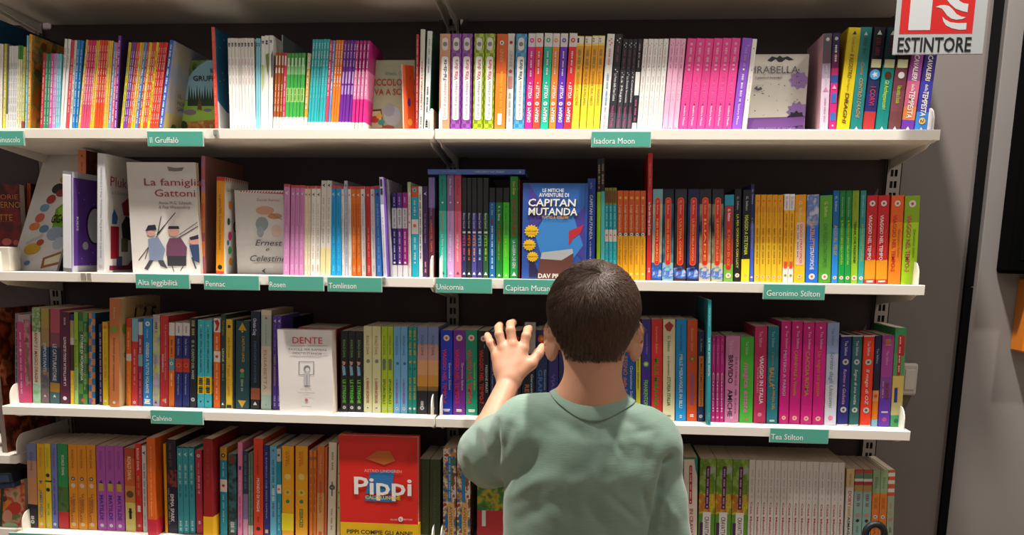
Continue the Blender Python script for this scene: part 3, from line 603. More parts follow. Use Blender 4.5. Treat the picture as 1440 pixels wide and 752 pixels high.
run(1, 485, 490, 483.5, 254, '#ccd0e8', 'tall pale lilac', [V(.05, '#3a3a50', .3, up='l'), D(.15, .9, '#a8a8c8', h=.3)], w=.15, side='#8f8f98')
run(1, 490.3, 494.8, 489, 262, '#f4f0ea', 'thin white', FE('#8a4a4a', '#aaa', '#ccc'), w=.13)
run(1, 495, 508.5, 493.5, 262, '#f27a1e', 'orange', FE('#fbe8d8', '#a8480c', '#f8b888'), 2, w=.13)
run(1, 509, 515, 507, 262, '#f4f0ea', 'white grey-striped', FE('#445', '#889', '#ccc'), w=.13)
run(1, 515.5, 522.3, 513.5, 262, '#e23a34', 'red', FE('#fbd8d0', '#8a1a1c', '#f8a8a0'), w=.13)
run(1, 522.7, 528.8, 520.5, 262, '#f4efe8', 'white red-lettered', FE('#c84a4a', '#c8a8a0', '#ccc'), w=.13)
run(1, 529, 537.4, 526, 261, '#3a8ee0', 'mid blue', FE('#1a3a7a', '#cfe4fa', '#8ac0f0'), w=.13)
run(1, 539, 544, 533, 249, [(.27, '#9a9aa8'), (1, '#e0dcf0')], 'purple sided white', [P(.02, .09, '#222', w=.7, r=.1), P(.11, .17, '#222', w=.7, r=.1), A('La folle rivincita', .4, .8, '#8a7ab0', h=.35), O(.93, '#fff', .3, '#222')], side=art(['#7a48b8', '#8a5ac8', '#6a3aa8'], 5), w=.10, Y=.006)
run(1, 548, 550.5, 542, 252, '#8a8a92', 'thin grey', side=art(['#c8c4cc', '#a8a4b0', '#d8d4da', '#7a7484'], 12), w=.15, kind='picture', Y=.03)
TR = lambda: [D(.05, .14, '#c8b0e8'), P(.18, .42, '#d8d8dc', w=.95, r=.05), D(.2, .4, '#8a8a9a', h=.3), D(.46, .8, '#e8d8f8', h=.25), O(.83, '#fff', .22)]
for a, c_, nm, e in ((551.5, '#26256e', 'navy', 558.4), (558.8, '#6a3296', 'purple', 566), (566.4, '#a8187c', 'magenta', 573.6)):
    run(1, a, e, a - 1, 271, [(.86, c_), (1, '#f0eef2')], nm + ' grey-labelled', TR(), w=.13)
run(1, 574, 578.4, 573, 256, '#f0e8e0', 'white speckled', [S([(-.5, 0), (.5, 0), (.5, .1), (-.5, .12)], '#c8d8a0'), O(.42, '#d86a5a', .3), D(.15, .35, '#c8a890'), D(.6, .9, '#e8c0b8')], w=.15)
run(1, 579, 588.6, 578, 262, [(.12, '#d8602c'), (.36, '#12b2cc'), (.52, '#f2ece4'), (1, '#16bcd6')], 'cyan white-banded', [O(.04, '#8ac8e0', .3, '#223'), O(.43, '#e8825a', .26), D(.15, .32, '#c0f0f8', h=.3), D(.56, .8, '#c0f0f8', h=.3), O(.84, '#fff', .12)], w=.13)
run(1, 589, 594.3, 588, 262, '#f0ece8', 'white blue-lettered', [D(.08, .8, '#7a7aa8', h=.35)], w=.13)
run(1, 594.7, 602, 594, 262, '#43225c', 'dark purple', [V(.08, '#e8d8f0', .3, up='l'), A('La casa di Gaia Fedeli', .3, .62, '#d8c0e8', h=.3), D(.83, .95, '#e8a8a0')], w=.13)
run(1, 602.3, 611, 602.3, 249.5, [(.3, '#8a7ab8'), (.5, '#5a2c54'), (.75, '#7a2848'), (1, '#6a2c3c')], 'purple brown', [T('La felicità', .22, .38, '#b8a8d8', h=.35, bold=False), T('LUNARE DEL TEMPO', .42, .74, '#f0903c', h=.35), D(.88, .95, '#f0a860')], w=.15)
# ---- second shelf, right bay
PREV[0] = 'bay joint'
UN = lambda c, t1, t2, t3: [A('Ana Punset', .04, .2, c, h=.3), O(.27, '#f0f0d8', .12), T('Unicornia', .35, .55, t1, h=.5, bold=False), A(t2, .58, .84, t3, h=.35), V(.955, c, .26)]
run(1, 617.5, 628, 617, 245, [(.35, '#1c9c8c'), (1, '#3cd2bc')], 'turquoise', UN('#2a4a48', '#e88a7a', 'La fiera incantata', '#f0fffa'), w=.14)  # darker tops here and on the next two paint in the shelf's shade
run(1, 628.5, 638.6, 628.2, 245, [(.35, '#9a70a8'), (1, '#d8a8e6')], 'light lilac', UN('#fff', '#e88ac0', 'Il ballo segreto', '#fff'), w=.14)
run(1, 639, 648.8, 638.8, 245, [(.35, '#d04c68'), (1, '#fa7896')], 'salmon', UN('#8a2438', '#e84a6a', 'Le ali degli unicorni', '#fff'), w=.14)
for a, e, c_, c2, nm in ((649.2, 656, '#24345e', '#e84a8c', 'navy pink-marked'), (656.3, 662.8, '#1e2024', '#f0662a', 'black orange-marked'), (663.2, 670.4, '#4a489a', '#e8a83c', 'indigo yellow-marked'), (670.8, 678.6, '#2c2c66', '#8ad8f0', 'navy cyan-marked'), (679, 687, '#2c5a34', '#9ad03c', 'dark green lime-marked')):
    run(1, a, e, a + .2, 250, [(.35, '#26282c'), (1, c_)], nm, [A('Benny Carroll', .35, .5, '#fff', h=.45), P(.53, .55, '#f0e8d8', w=.6, r=.2), T('PETS', .57, .68, c2, h=.6), D(.7, .82, c2, h=.35), V(.955, '#fff', .3)], w=.13)
run(1, 688, 696.3, 688, 264, [(.16, '#1c1c20'), (1, '#1468ac')], 'blue black-topped', [A('R. L. Stine', .18, .3, '#cfe4fa', h=.35), P(.34, .4, '#8a2a2a', w=.3, r=.1), D(.42, .9, '#d8e8f0', h=.25), V(.965, '#fff', .2)], w=.13)
run(1, 696.8, 706.8, 697, 264, [(.16, '#141416'), (1, '#0f7c2c')], 'dark green black-topped', [A('R. L. Stine', .2, .36, '#fff', h=.4), T('LA NOTTE', .4, .6, '#e8283a', h=.3), A('Il pupazzo di neve', .6, .8, '#e8c83c', h=.25), V(.965, '#fff', .2)], w=.13)
run(1, 707.3, 716.2, 707.5, 264, [(.16, '#1a1c1a'), (1, '#4cd82c')], 'lime black-topped', [A('R. L. Stine', .2, .34, '#1a5a1a', h=.35), T('PICCOLI BRIVIDI', .35, .52, '#7a8a6a', h=.4), A('La scuola', .56, .76, '#d8e83c', h=.35), V(.965, '#fff', .2)], w=.13)
run(1, 717, 728.6, 717.2, 248, [(.2, '#2c9430'), (.6, '#1c9a3c'), (1, '#1caf52')], 'green red-lettered', [T('Don Greer', .05, .18, '#e8c83c', h=.4), T('GIGANTE VERDE', .22, .58, '#c8222c', h=.5), T('LA GUERRA DEI GENI', .62, .9, '#fff', h=.45), V(.955, '#fff', .3)], w=.15)
run(1, 729.3, 731, 729.5, 252, '#8a1a2c', 'thin crimson', w=.14)
PREV[0] = 'blue comic cover'
run(1, 824.3, 836, 826, 251, '#1c46b4', 'tall royal blue', [A('Sara Pilkey', .04, .1, '#b8c8f0', h=.3), T('CAPITAN MUTANDA', .16, .6, '#e8eefc', h=.42), A('e la vendetta di Wedgie', .62, .9, '#fff', h=.3)], w=.15, side='#1a2c8a')
run(1, 838.5, 843.8, 840, 223, [(.27, '#141418'), (1, '#a6dc1e')], 'tall lime black-topped', [D(.05, .24, '#a88a70', h=.5)], w=.18)
run(1, 844.5, 850, 845, 222, [(.27, '#16161a'), (1, '#58d8da')], 'tall cyan black-topped', [D(.05, .24, '#a88a70', h=.5)], w=.18)
run(1, 850.3, 867.2, 850.3, 264, [(.18, '#8a8a2c'), (.45, '#22aab8'), (.58, '#f0e8e0'), (1, '#2cc2d4')], 'cyan olive-topped', [P(.03, .16, '#7a3a1e', w=.7, r=.3), O(.51, '#d8503c', .2), D(.2, .42, '#a0e0e8', h=.3), D(.6, .85, '#8ae0ea', h=.3)], 3, w=.13)
run(1, 867.6, 907.8, 868, 268, [(.47, '#dc5c1c'), (.5, '#6a4a3c'), (1, '#f7ae1c')], 'orange yellow', [O(.08, '#f0b83c', .26), A('Luigi Garlando', .16, .45, '#fbe0c0', h=.4), O(.485, '#e8e8ec', .3, '#223'), A('Gol a Grappoli', .54, .82, '#9a5a14', h=.4), O(.93, '#f8d060', .25)], 5, w=.13)
run(1, 909, 915.8, 911.3, 215, '#e02c28', 'very tall red', [A('Quentin Blake', .08, .26, '#f0b0a0', h=.4), T('La Tana della Strega di Quando', .38, .64, '#fff', h=.5), D(.9, .94, '#f8c0b0')], w=.2, side='#c82422')
GS = lambda tt, c='#e8281e': [P(.09, .83, '#f0903a', w=.52, r=.9, n='panel_border'), P(.095, .825, c, w=.44, r=.9), A('G. Stilton', .12, .27, '#f8c8b0', h=.2), T(tt, .32, .78, '#f8b85a', h=.22), O(.925, '#f4e8dc', .28, '#d8702c')]
ART1 = lambda: art(['#4a90b8', '#8ac8d8', '#e8e0c0', '#3058a0', '#c8d8d0'], 24)
gsx = [(916, 930.2, 918, 266, ['#7ab0b8', '#c8c8a0', '#2a5ab0'], 'NEI MITI GRECI', 'pale blue red-labelled'), (930.8, 946.8, 932, 266, ['#101c30', '#2c5a78', '#8ac8d8'], 'VIAGGIO AL CENTRO DELLA TERRA', 'dark teal red-labelled'),
       (947.3, 964.6, 949, 266, ['#2c2838', '#16141a', '#40242a'], 'L\'ULTIMA COMETA', 'charcoal red-labelled'), (965.2, 981.8, 967.5, 266, ['#181c4a', '#23307a', '#1c2050'], 'LA SPADA NELLA ROCCIA', 'indigo red-labelled'),
       (982.4, 999.4, 983.5, 266, ['#282230', '#a88a70', '#e0d0b0'], 'ILIADE', 'brown beige red-labelled'), (1000, 1016.6, 1001.5, 266, ['#241f2c', '#8a8868', '#c8d0a0'], 'LE AVVENTURE DI ULISSE', 'olive beige red-labelled')]
for a, e, t_, ty, cs, tt, nm in gsx:
    am = art(cs, 26, stretch=(1, 1, .5)); run(1, a, e, t_, ty, [(.16, cs[0]), (.8, am), (1, cs[2])], nm, GS(tt) + [S([(-.5, .86), (.1, .84), (.5, .9), (.5, .98), (-.5, .97)], art([cs[2], '#3a6ac8', '#e8f0f4'], 60), 'foot_illustration')], w=.14)
run(1, 1017.2, 1030.8, 1019, 274, [(.12, '#2c9cc0'), (.5, '#6a5a68'), (.8, '#a8583c'), (1, '#7ab83c')], 'cyan green red-labelled', [P(.13, .86, '#d8281e', w=.55, r=.7), T('G. Stilton', .16, .3, '#fff', h=.3), T('IL MAGO DI OZ', .4, .82, '#f0a03a', h=.3), O(.93, '#f4e8dc', .28, '#d8702c')], w=.13)
run(1, 1031.5, 1041.3, 1033, 266, '#121214', 'black yellow-lettered', [A('G. Stilton', .08, .22, '#c8c8c8', h=.35), T('LA MIA GIORNATA CON LUCY', .27, .85, '#e8e04a', h=.38), O(.93, '#f4e8dc', .32, '#d8502c')], w=.14)
run(1, 1041.8, 1053.6, 1045, 267, [(.75, '#111624'), (1, '#f8e624')], 'black and yellow', [A('G. Stilton', .07, .22, '#d8d8d8', h=.32), T('VIAGGIO A STILTONIA', .27, .7, '#d8e83c', h=.5, sh=.2), O(.93, '#f0c060', .22)], w=.14)
run(1, 1054.2, 1059.5, 1056, 259, [(.4, '#1c2868'), (1, '#4a6ae0')], 'tall thin blue', [A('G. Stilton', .05, .2, '#c8c8e8', h=.45), T('IL SEGRETO DI CACIO', .34, .66, '#c89a3c', h=.4), O(.95, '#e8d8e0', .3)], w=.16)
YL = [(.2, '#eea01c'), (.55, '#f6b41c'), (1, '#fbc820')]  # deeper yellow upwards: the shelf's shadow is put into the colour
run(1, 1060.3, 1100, 1062, 273, YL, 'yellow orange', [O(.07, '#d8502c', .14), A('Geronimo Stilton', .14, .34, '#b8601c', h=.36), D(.38, .78, '#b87a1c', h=.26), O(.94, '#f0d0a0', .3, '#d8602c')], 5, w=.12, tj=.8)
run(1, 1100.3, 1115.5, 1103, 273, [(.02, '#fff'), (.18, '#ece4e4'), (.82, '#f6b41c'), (1, '#f4eadf')], 'yellow white-patched', [A('G. Stilton', .03, .16, '#8a6a9a', h=.4), D(.22, .7, '#b87a1c', h=.3), P(.76, .84, '#e8502c', w=.6, r=.3, n='sticker'), O(.92, '#7a9a4a', .25)], 2, w=.12)
run(1, 1116, 1131.8, 1118, 274, YL, 'broad golden', [P(.31, .8, '#f4c8b4', w=.72, r=.3), A('G. Stilton', .07, .3, '#fae8c8', h=.35, sh=.2), T('GIOCO STRATOPICO', .33, .78, '#d02818', x=.1, h=.26), D(.34, .7, '#8a8a9a', x=-.2, h=.15), O(.93, '#f0d0a0', .2, '#d8602c')], w=.13)
run(1, 1132.3, 1149.8, 1134.5, 274, [(.35, art(['#8a9ac8', '#5a7ab8', '#c8c8d8'], 60)), (1, '#1c6ee0')], 'broad blue', [T('BARZELLETTE', .3, .6, '#e8a878', h=.4), T('STRATOPICHE', .6, .85, '#f0ece8', h=.38), O(.93, '#f4e8dc', .26, '#d8502c')], w=.13)
run(1, 1150.3, 1168.5, 1153, 275, '#5aa62c', 'broad leaf green', [A('G. Stilton', .07, .24, '#e8d88a', h=.3), T('CHE PUZZA STRATOPICO', .32, .82, '#3a7a4a', h=.36, bold=False), O(.93, '#f4e8dc', .24, '#d8502c')], w=.13)
run(1, 1169.2, 1178, 1172, 268, [(.4, '#1464a8'), (1, '#2490ec')], 'tall blue', [A('G. Stilton', .06, .22, '#cfe4fa', h=.4), T('AUGURI, FELIX', .37, .7, '#c8a83c', h=.6), O(.94, '#f4d8d0', .3, '#d84a2c')], w=.14)  # darker upper colour of these tall spines is painted shelf shadow
run(1, 1178.5, 1195.8, 1181, 268, [(.4, '#0c7c34'), (1, '#14a446')], 'tall green', [A('Geronimo Stilton', .07, .28, '#a8d8a8', h=.35), T('IL PICCOLO LIBRO DELLA NATURA', .32, .8, '#c8e03c', h=.38), O(.94, '#f4e0d0', .32, '#d84a2c')], 2, w=.14)
run(1, 1196.3, 1206, 1199, 268, [(.4, '#8aa81c'), (1, '#a4d420')], 'tall lime', [A('G. Stilton', .05, .2, '#7a8a2c', h=.35), T('TENNIS, CHE PASSIONE!', .33, .78, '#1c2c1c', h=.4), O(.94, '#f4e0d0', .4, '#c83a2c')], w=.14)
run(1, 1206.4, 1214.6, 1210.5, 268, [(.4, '#2c8c8c'), (1, '#34b4a8')], 'tall teal', [A('Geronimo Stilton', .05, .28, '#a8e0d8', h=.35), T('LE MIE PAROLE MAGICHE', .36, .76, '#c8c83c', h=.38), O(.94, '#f4e8dc', .34, '#8a6ab8')], w=.14)
TM = lambda t1, c1, c2: [O(.09, '#e8e0dc', .24, '#c8301c'), T(t1, .22, .86, c1, x=-.15, h=.36), A('Geronimo Stilton', .38, .7, c2, x=.24, h=.2, sh=.2)]
for a, e, t_ in ((1215, 1230.8, 1219.5), (1231.3, 1247.3, 1235)):
    run(1, a, e, t_, 275, [(.73, '#d21e26'), (.95, '#fba41c'), (1, '#e8382c')], ('left' if a < 1220 else 'right') + ' red yellow-footed', [O(.09, '#e8e0dc', .26, '#7a4a1c'), T('VIAGGIO NEL TEMPO', .22, .73, '#f8e8e4', x=-.12, h=.36), A('Geronimo Stilton', .38, .7, '#ee6a4a', x=.26, h=.18), D(.965, .985, '#fff', h=.7)], w=.13)
run(1, 1248, 1266, 1253.5, 275, [(.3, '#f0641a'), (1, '#fb8a14')], 'broad orange', TM('VIAGGIO NEL TEMPO-2', '#d82a1e', '#a8481c'), w=.13)  # darker upper third, here and on the lime one, is shelf shade in the colour
run(1, 1266.6, 1288.3, 1272.5, 275.5, [(.3, '#90b414'), (1, '#b4e41a')], 'broad lime', TM('VIAGGIO NEL TEMPO-3', '#d82a5e', '#6a7a1c'), w=.13)

# ---- third shelf, left bay ------------------------------------------------
PREV[0] = 'white end plate'
run(2, 21, 26, 21, 441, [(.78, '#8a8288'), (1, '#f2b83a')], 'grey yellow-footed', [D(.1, .75, '#4a4048', h=.4)], w=.15)
run(2, 26.3, 45, 22.8, 443, [(.1, '#b89aa8'), (1, '#d8447a')], 'pink picture-edged', [P(.08, .97, '#cc4a84', x=-.25, w=.45, r=.2), D(.2, .9, '#f0b0c8', x=-.25, h=.12), O(.4, '#f8d8e0', .1, x=-.25), P(.05, .8, art(['#b85a78', '#7a6a4a', '#d88aa0', '#8a4a50'], 60), x=.26, w=.42, r=.1, n='illustration')], w=.15)
run(2, 45.5, 57, 44, 433, [(.25, art(['#a8c890', '#6a9a5a', '#d8e0c0'], 60)), (.8, '#e4e4cc'), (1, art(['#8ac07a', '#a8d8c0', '#d0e0b0'], 60))], 'white green leafy', [T('ANNY E I MAGICI DRAGHI', .25, .78, '#c8344a', h=.45, sh=.1)], w=.15)
run(2, 57.5, 69, 56.5, 434, [(.2, '#b09a4a'), (.4, '#a88a5a'), (.62, '#34507a'), (.85, art(['#9a7a3a', '#4a5a78', '#b08a4a'], 50)), (1, '#7a6a6c')], 'gold and blue', [T('IMPORTANTI', .36, .66, '#d0d8e0', h=.45, sh=.1), V(.92, '#e8e0d0', .16)], w=.15)
run(2, 69.8, 83.8, 70, 434.5, [(.25, '#b8546a'), (.4, '#8a4a60'), (.78, '#263c58'), (.88, '#a87c2c'), (1, '#3c6670')], 'rose and navy', [T('LE CATTURASTORIE', .37, .76, '#d8d8e0', h=.45), V(.92, '#e8e0d0', .16)], w=.15)
run(2, 84.3, 98.3, 83.8, 439, '#5a1c3c', 'maroon', [T('LA BATTAGLIA DEGLI ELEFANTI', .27, .8, '#f4f0f0', h=.3, d='u'), D(.06, .14, '#c8a8b8', h=.2), O(.94, '#f0e8ec', .2)], w=.15)
run(2, 98.8, 104, 98, 443, [(.06, '#1c2c6a'), (.25, '#b8a86a'), (.33, '#d8d0c0'), (.62, '#4a3414'), (1, '#f8cc1c')], 'yellow black-patched', [D(.7, .95, '#fff0a0')], w=.15)
run(2, 104.3, 110.3, 103.5, 439, [(.6, '#9ac83a'), (1, '#b0dc8a')], 'leaf lime', [A('Il bosco racconta', .3, .85, '#2a3a1a', h=.4)], w=.15)
run(2, 110.8, 123.5, 110.5, 439.5, checker('#2a6a34', '#5a9a3c', 42), 'green storybook', [T('STORIE DI MONTAGNA', .24, .74, '#f4f8f0', x=-.12, h=.34), A('Storie di lupi, Marmotte, Rifugi', .12, .84, '#cfe0c8', x=.25, h=.18), O(.955, '#e8502c', .2)], w=.16)
run(2, 124.2, 133.8, 124, 440, checker('#2a7ab8', '#d88a4a', 66), 'blue orange chequered', [A('Maria Serena', .1, .25, '#dfe8f0', h=.3), T('Storie Scuot', .42, .72, '#e8f0f8', h=.4, bold=False), O(.955, '#c83a8a', .2)], w=.16, side='#144a66')
run(2, 139, 144, 138, 456, '#241c58', 'thin navy', [D(.1, .95, '#c8a0c8', h=.4)], w=.14)
run(2, 144.4, 152.6, 143.5, 453, [(.08, '#eeb414'), (1, '#f6d014')], 'bright yellow', [O(.06, '#e08a14', .3), A('Tullio Avoledo', .12, .4, '#c88a14', h=.35), D(.42, .7, '#e8a014', h=.4), O(.95, '#fff4a0', .2)], w=.15)
run(2, 153.2, 167.8, 153.5, 420, [(1, '#c87642')], 'tall brown', [A('Saltyce', .08, .18, '#e8c8b0', h=.2), O(.28, '#7aa83a', .3), A('Esercizi per sopravvivere', .36, .85, '#6a3418', h=.26), O(.96, '#e8c8a8', .15)], side='#c8a878', w=.19, Y=.022)
run(2, 177, 184, 177, 448, [(.1, '#d8402c'), (.4, '#f0702c'), (.48, '#e8e0d4'), (1, '#f8861c')], 'orange white-tagged', [D(.15, .35, '#f8c8a0'), D(.55, .9, '#f8b070')], w=.14)
run(2, 184.4, 193.4, 184.6, 448, [(.26, '#8cc4d8'), (1, '#d83c40')], 'red blue-topped', [D(.35, .75, '#f0a8a0', h=.25), O(.96, '#f0e0e0', .22, '#222')], w=.14)
run(2, 193.8, 200, 194, 453, [(.15, '#e0dcdc'), (.38, '#a84858'), (.52, '#88b0b8'), (1, '#a02c4a')], 'maroon banded', [D(.2, .35, '#f0c0c8', h=.4), D(.6, .9, '#d88a98', h=.3)], w=.14)
run(2, 200.8, 213.4, 201.2, 448, '#2090d8', 'sky blue starred', [O(.06, '#f4f8fc', .26, '#2090d8'), A('Guido Quarzo', .12, .22, '#e0f0fa', h=.24), T('ODISSEO A TUTTO VOLANTE', .27, .85, '#f4f8fc', h=.4), V(.89, '#fff', .14), D(.92, .96, '#fff', h=.7)], w=.14)
run(2, 214, 224, 214.5, 443, art(['#c8bcd8', '#b0a0c8', '#c8d86a', '#d0c8e0'], 26), 'lilac lime-splashed', [D(.08, .18, '#6a5a98', h=.4), A('Donna con Fuso', .44, .58, '#6a5a98', h=.35), V(.955, '#2a2a4a', .2)], w=.15)
run(2, 224.6, 236, 225, 444, [(.1, '#c83438'), (1, '#d02c3c')], 'crimson', [A('La piccola mappa in rosso', .1, .7, '#f0b8a8', x=.2, h=.24), T('MAZZARIELLO', .42, .62, '#f4e0dc', x=-.15, h=.2), O(.93, '#f0a83c', .2), D(.91, .96, '#f8e0d8', x=.2, h=.2)], w=.15)
run(2, 236.6, 245, 237, 454, [(.15, '#ece8e4'), (.42, '#ee7c2a'), (.56, '#5aa0b8'), (1, '#f0781e')], 'orange blue-banded', [O(.48, '#f0e0b0', .3, '#3a2a1a'), D(.2, .4, '#8a3a10', h=.3), D(.6, .75, '#f8d0a8', h=.3)], w=.14)
run(2, 246, 266.2, 246.5, 454, [(.15, '#e8e4e6'), (.42, '#22297c'), (.58, '#c83a2c'), (1, '#1e2a80')], 'navy red-banded', [D(.04, .12, '#888', h=.2), A('Italo Calvino', .19, .38, '#c8d0f0', h=.34), O(.5, '#e85a3c', .34, '#8a1a1a'), A('Il barone rampante', .61, .85, '#d8dcf4', h=.26), ], 2, w=.14)
run(2, 266.8, 276, 267, 447, '#1c2430', 'charcoal', [D(.03, .2, '#b8a860', h=.5), O(.26, '#8a9aa8', .25), T('IL CANTO DEL MARE', .3, .68, '#c8ccb8', h=.45), O(.91, '#e8ecec', .3, '#1c2430')], w=.15)
run(2, 277, 297.3, 277.5, 450, [(.64, '#48c8dc'), (.84, '#f4d020'), (1, '#48c8dc')], 'cyan yellow-banded', [V(.06, '#f0f8f8', .12), T('LA MIA VITA NELLA FORESTA', .1, .6, '#1c2c6a', h=.26), D(.66, .82, '#1c2c3a', h=.6), O(.93, '#1c5a6a', .14)], 2, w=.14)
run(2, 300, 309.5, 300.3, 448, [(.15, '#f0ece4'), (.36, '#f2641a'), (.48, '#f0e8dc'), (1, '#f26a18')], 'orange dragon-topped', [S([(-.4, .03), (.1, .01), (.4, .05), (.1, .13), (-.3, .14), (-.05, .08)], '#c8201c'), O(.42, '#d84a3c', .22), D(.2, .34, '#f8c8a0'), D(.5, .9, '#f8b88a', h=.25)], w=.14)
run(2, 310, 316.8, 311, 442, '#283c3a', 'dark green', [A('Ted Hughes', .06, .22, '#a8b86a', h=.5), T('LEONE', .36, .5, '#d8dcb8', h=.5), D(.52, .7, '#8a9a8a', h=.3), V(.95, '#e8f0e8', .3)], w=.15)
run(2, 317, 326.8, 317, 449, '#f0c830', 'mustard', [O(.08, '#2a2418', .24), A('Julia Donald', .2, .42, '#5a4a1c', h=.28), T('Tapa incanti', .5, .85, '#e8762c', h=.46, bold=False), P(.96, .995, '#1c1a14', w=.7, r=.1)], w=.14)
run(2, 328, 330.6, 328, 450, '#182048', 'thin navy backed', w=.14)
run(2, 331, 351, 331.5, 451.5, '#1c4a50', 'broad dark teal', [V(.065, '#d8a82c', .3), V(.12, '#d8c85a', .09, up=False), T("L'ASTUTO LINCE", .17, .46, '#d8a83c', x=.08, h=.2), O(.56, '#c88a6a', .15), S([(-.12, .58), (.12, .58), (.16, .64), (-.16, .64)], '#3a8a5a', 'emblem'), D(.66, .78, '#8aa8a0', h=.2), V(.94, '#d8b03c', .3, up=False)], w=.15, hard=True, kind='hardcover', side='#14343a')
run(2, 352.4, 365.4, 352.7, 438, [(.25, '#1c2c4c'), (.78, '#16202e'), (.9, '#a85a3a'), (1, '#121318')], 'night blue', [T('Christie Craig', .07, .24, '#dce4f0', x=-.05, h=.4), T('FANTASMI E PARTNER', .3, .73, '#4a6a9c', h=.3), V(.94, '#f0f0f0', .22)], w=.15)
run(2, 366.8, 381.4, 367, 436, [(.05, '#e4d8c4'), (.36, '#b8ccc0'), (.85, '#e8dcc8'), (1, '#c0dcd0')], 'cream sage', [O(.08, '#c85a2c', .12), A('storie di Natale', .14, .34, '#8a9a90', h=.2), T('ELISABETTA', .4, .8, '#c8886a', x=-.08, h=.36, bold=False), V(.95, '#a8b8b0', .12)], w=.15, side='#b0a080')
run(2, 383, 395, 383.5, 444, '#5c3ea8', 'violet', [V(.055, '#e8e0f8', .34, up='l'), T('TEMPI MODERNI', .4, .74, '#c8b83c', h=.4), D(.1, .35, '#8a78c8', h=.3), D(.85, .96, '#b8a8e0', h=.4)], 2, w=.13)
run(2, 398, 412, 398, 446, '#141018', 'black-topped', w=.16, Y=.12, kind='paperback', near='white cover')
run(2, 420, 476, 418, 461, [(.02, '#c83c4c'), (1, '#a82c3c')], 'thick red and green topped', w=.14, Y=.08, near='white cover')
PREV[0] = 'standing white cover'
RD = lambda c1, tt, c2, hh=.5: [T('ROALD DAHL', .11, .33, c1, h=.38, bold=False), T(tt, .6, .89, c2, h=hh), O(.945, '#e0e0dc', .22, '#444')]
run(2, 479, 510.4, 478.8, 465, '#1c201e', 'black green-lettered', RD('#8ac06a', 'LE STREGHE', '#7ad85a') + [S([(-.3, .42), (.1, .44), (.2, .54), (-.2, .55)], '#8ab8e0'), S([(-.3, .37), (.2, .38), (.05, .42), (-.2, .42)], '#d8a0a0')], 3, w=.14)
run(2, 511, 535.6, 510.8, 458.5, '#e2e2b0', 'cream red-lettered', RD('#b8504a', 'IL GRANDE ASCENSORE', '#b83a54', .36) + [O(.4, '#8a8a80', .22, x=.05)], 2, w=.14)
run(2, 536.3, 552.8, 536.3, 459, '#b8d22c', 'lime', RD('#5a6a2c', 'SPORCELLI', '#4a5a1c', .5) + [O(.4, '#6a7a7a', .32), P(.37, .5, '#6a7a78', w=.5, r=.6)], 2, w=.14)
run(2, 553.2, 573.2, 553.2, 459, '#74b8e8', 'light blue', RD('#4a4ab8', 'LA MAGICA MEDICINA', '#a83cb0', .34) + [O(.42, '#3a6a8a', .2, x=.1)], 2, w=.14)
run(2, 573.6, 585.8, 574, 459.5, '#1c9c90', 'sea green', [D(.04, .14, '#c8b03c', h=.5), D(.18, .32, '#c8b03c', h=.5), O(.4, '#d8a83c', .3), O(.48, '#3a5a7a', .25), D(.58, .85, '#c8a83c', h=.5), O(.94, '#e8f0e8', .3)], 2, w=.14)
run(2, 586.2, 616, 586.8, 459, [(.2, '#7a90c8'), (.38, '#c89a98'), (.55, '#e0a878'), (.68, '#d89a4c'), (.73, '#8a6a34'), (1, '#23262c')], 'sunset sky', [A('ROALD DAHL', .1, .33, '#54586a', x=.0, h=.3), O(.64, '#d89a34', .34), D(.85, .9, '#d8d8d8', h=.35), O(.93, '#d8dcdc', .2, '#23262c')], 2, w=.14)
# ---- third shelf, right bay
PREV[0] = 'bay joint'
for a, e, t_, c_, nm, nb in ((619.5, 636.6, 619.3, '#1838c8', 'royal blue', '4'), (637, 654.2, 637.3, '#7a24a0', 'purple', '5'), (654.6, 671.8, 654, '#0c9c78', 'emerald', '6')):
    run(2, a, e, t_, 464, c_, nm + ' red-lettered', [O(.09, '#f0dcd0', .26, '#d8401c'), T('VIAGGIO NEL TEMPO-' + nb, .22, .86, '#e83040', x=-.15, h=.38), A('Geronimo Stilton', .38, .7, '#e8e8f0' if nb != '6' else '#c8d84a', x=.28, h=.22), D(.93, .955, '#fff', h=.6)], w=.14)
run(2, 672.6, 688.4, 671.8, 465, '#141518', 'black red-lettered', [O(.09, '#f0dcd0', .26, '#d8401c'), A('G. Stilton', .16, .2, '#ddd', x=.1, h=.1), T('VIAGGIO NEL TEMPO-7', .22, .86, '#e02838', x=-.18, h=.4), A('MISSIONE PIRATI', .4, .72, '#e8e8e8', x=.27, h=.24)], w=.14)
run(2, 689, 697, 688.5, 466, '#1c2a5c', 'deep navy', [A('Nasin Ratteross', .36, .7, '#a8b0d8', h=.4)], w=.13)
run(2, 697.5, 708, 697, 465, '#6a1c34', 'wine red', [O(.09, '#c83a2c', .3)], w=.14)
run(2, 708.5, 720, 708, 465, '#20242e', 'near black', [O(.09, '#c83a2c', .3), T('G. STILTON', .4, .8, '#c8903c', h=.3)], w=.14, near='boy\'s fingers')
run(2, 720.5, 733, 720, 465, '#2c2634', 'smoky', [O(.09, '#d8402c', .3), T('G. STILTON', .4, .8, '#c8903c', h=.3)], w=.14, near='boy\'s middle finger')
run(2, 733.5, 752, 734, 465, '#1c2538', 'inky blue', [O(.11, '#d85a2c', .3, '#e8a04c'), T('Geronimo Stilton', .5, .95, '#c8d0d8', x=.28, h=.2), T('REGNO', .62, .92, '#b8763c', x=-.1, h=.4)], w=.14, near='boy\'s index finger')
run(2, 752.5, 770, 752.8, 464, '#1e3064', 'navy red-crested', [O(.10, '#e05a24', .32, '#f0b04c'), T('GRANDE', .45, .9, '#4a7ac8', x=-.1, h=.4), A('Geronimo Stilton', .45, .85, '#a8c0e0', x=.3, h=.22)], w=.14, near='boy\'s thumb')
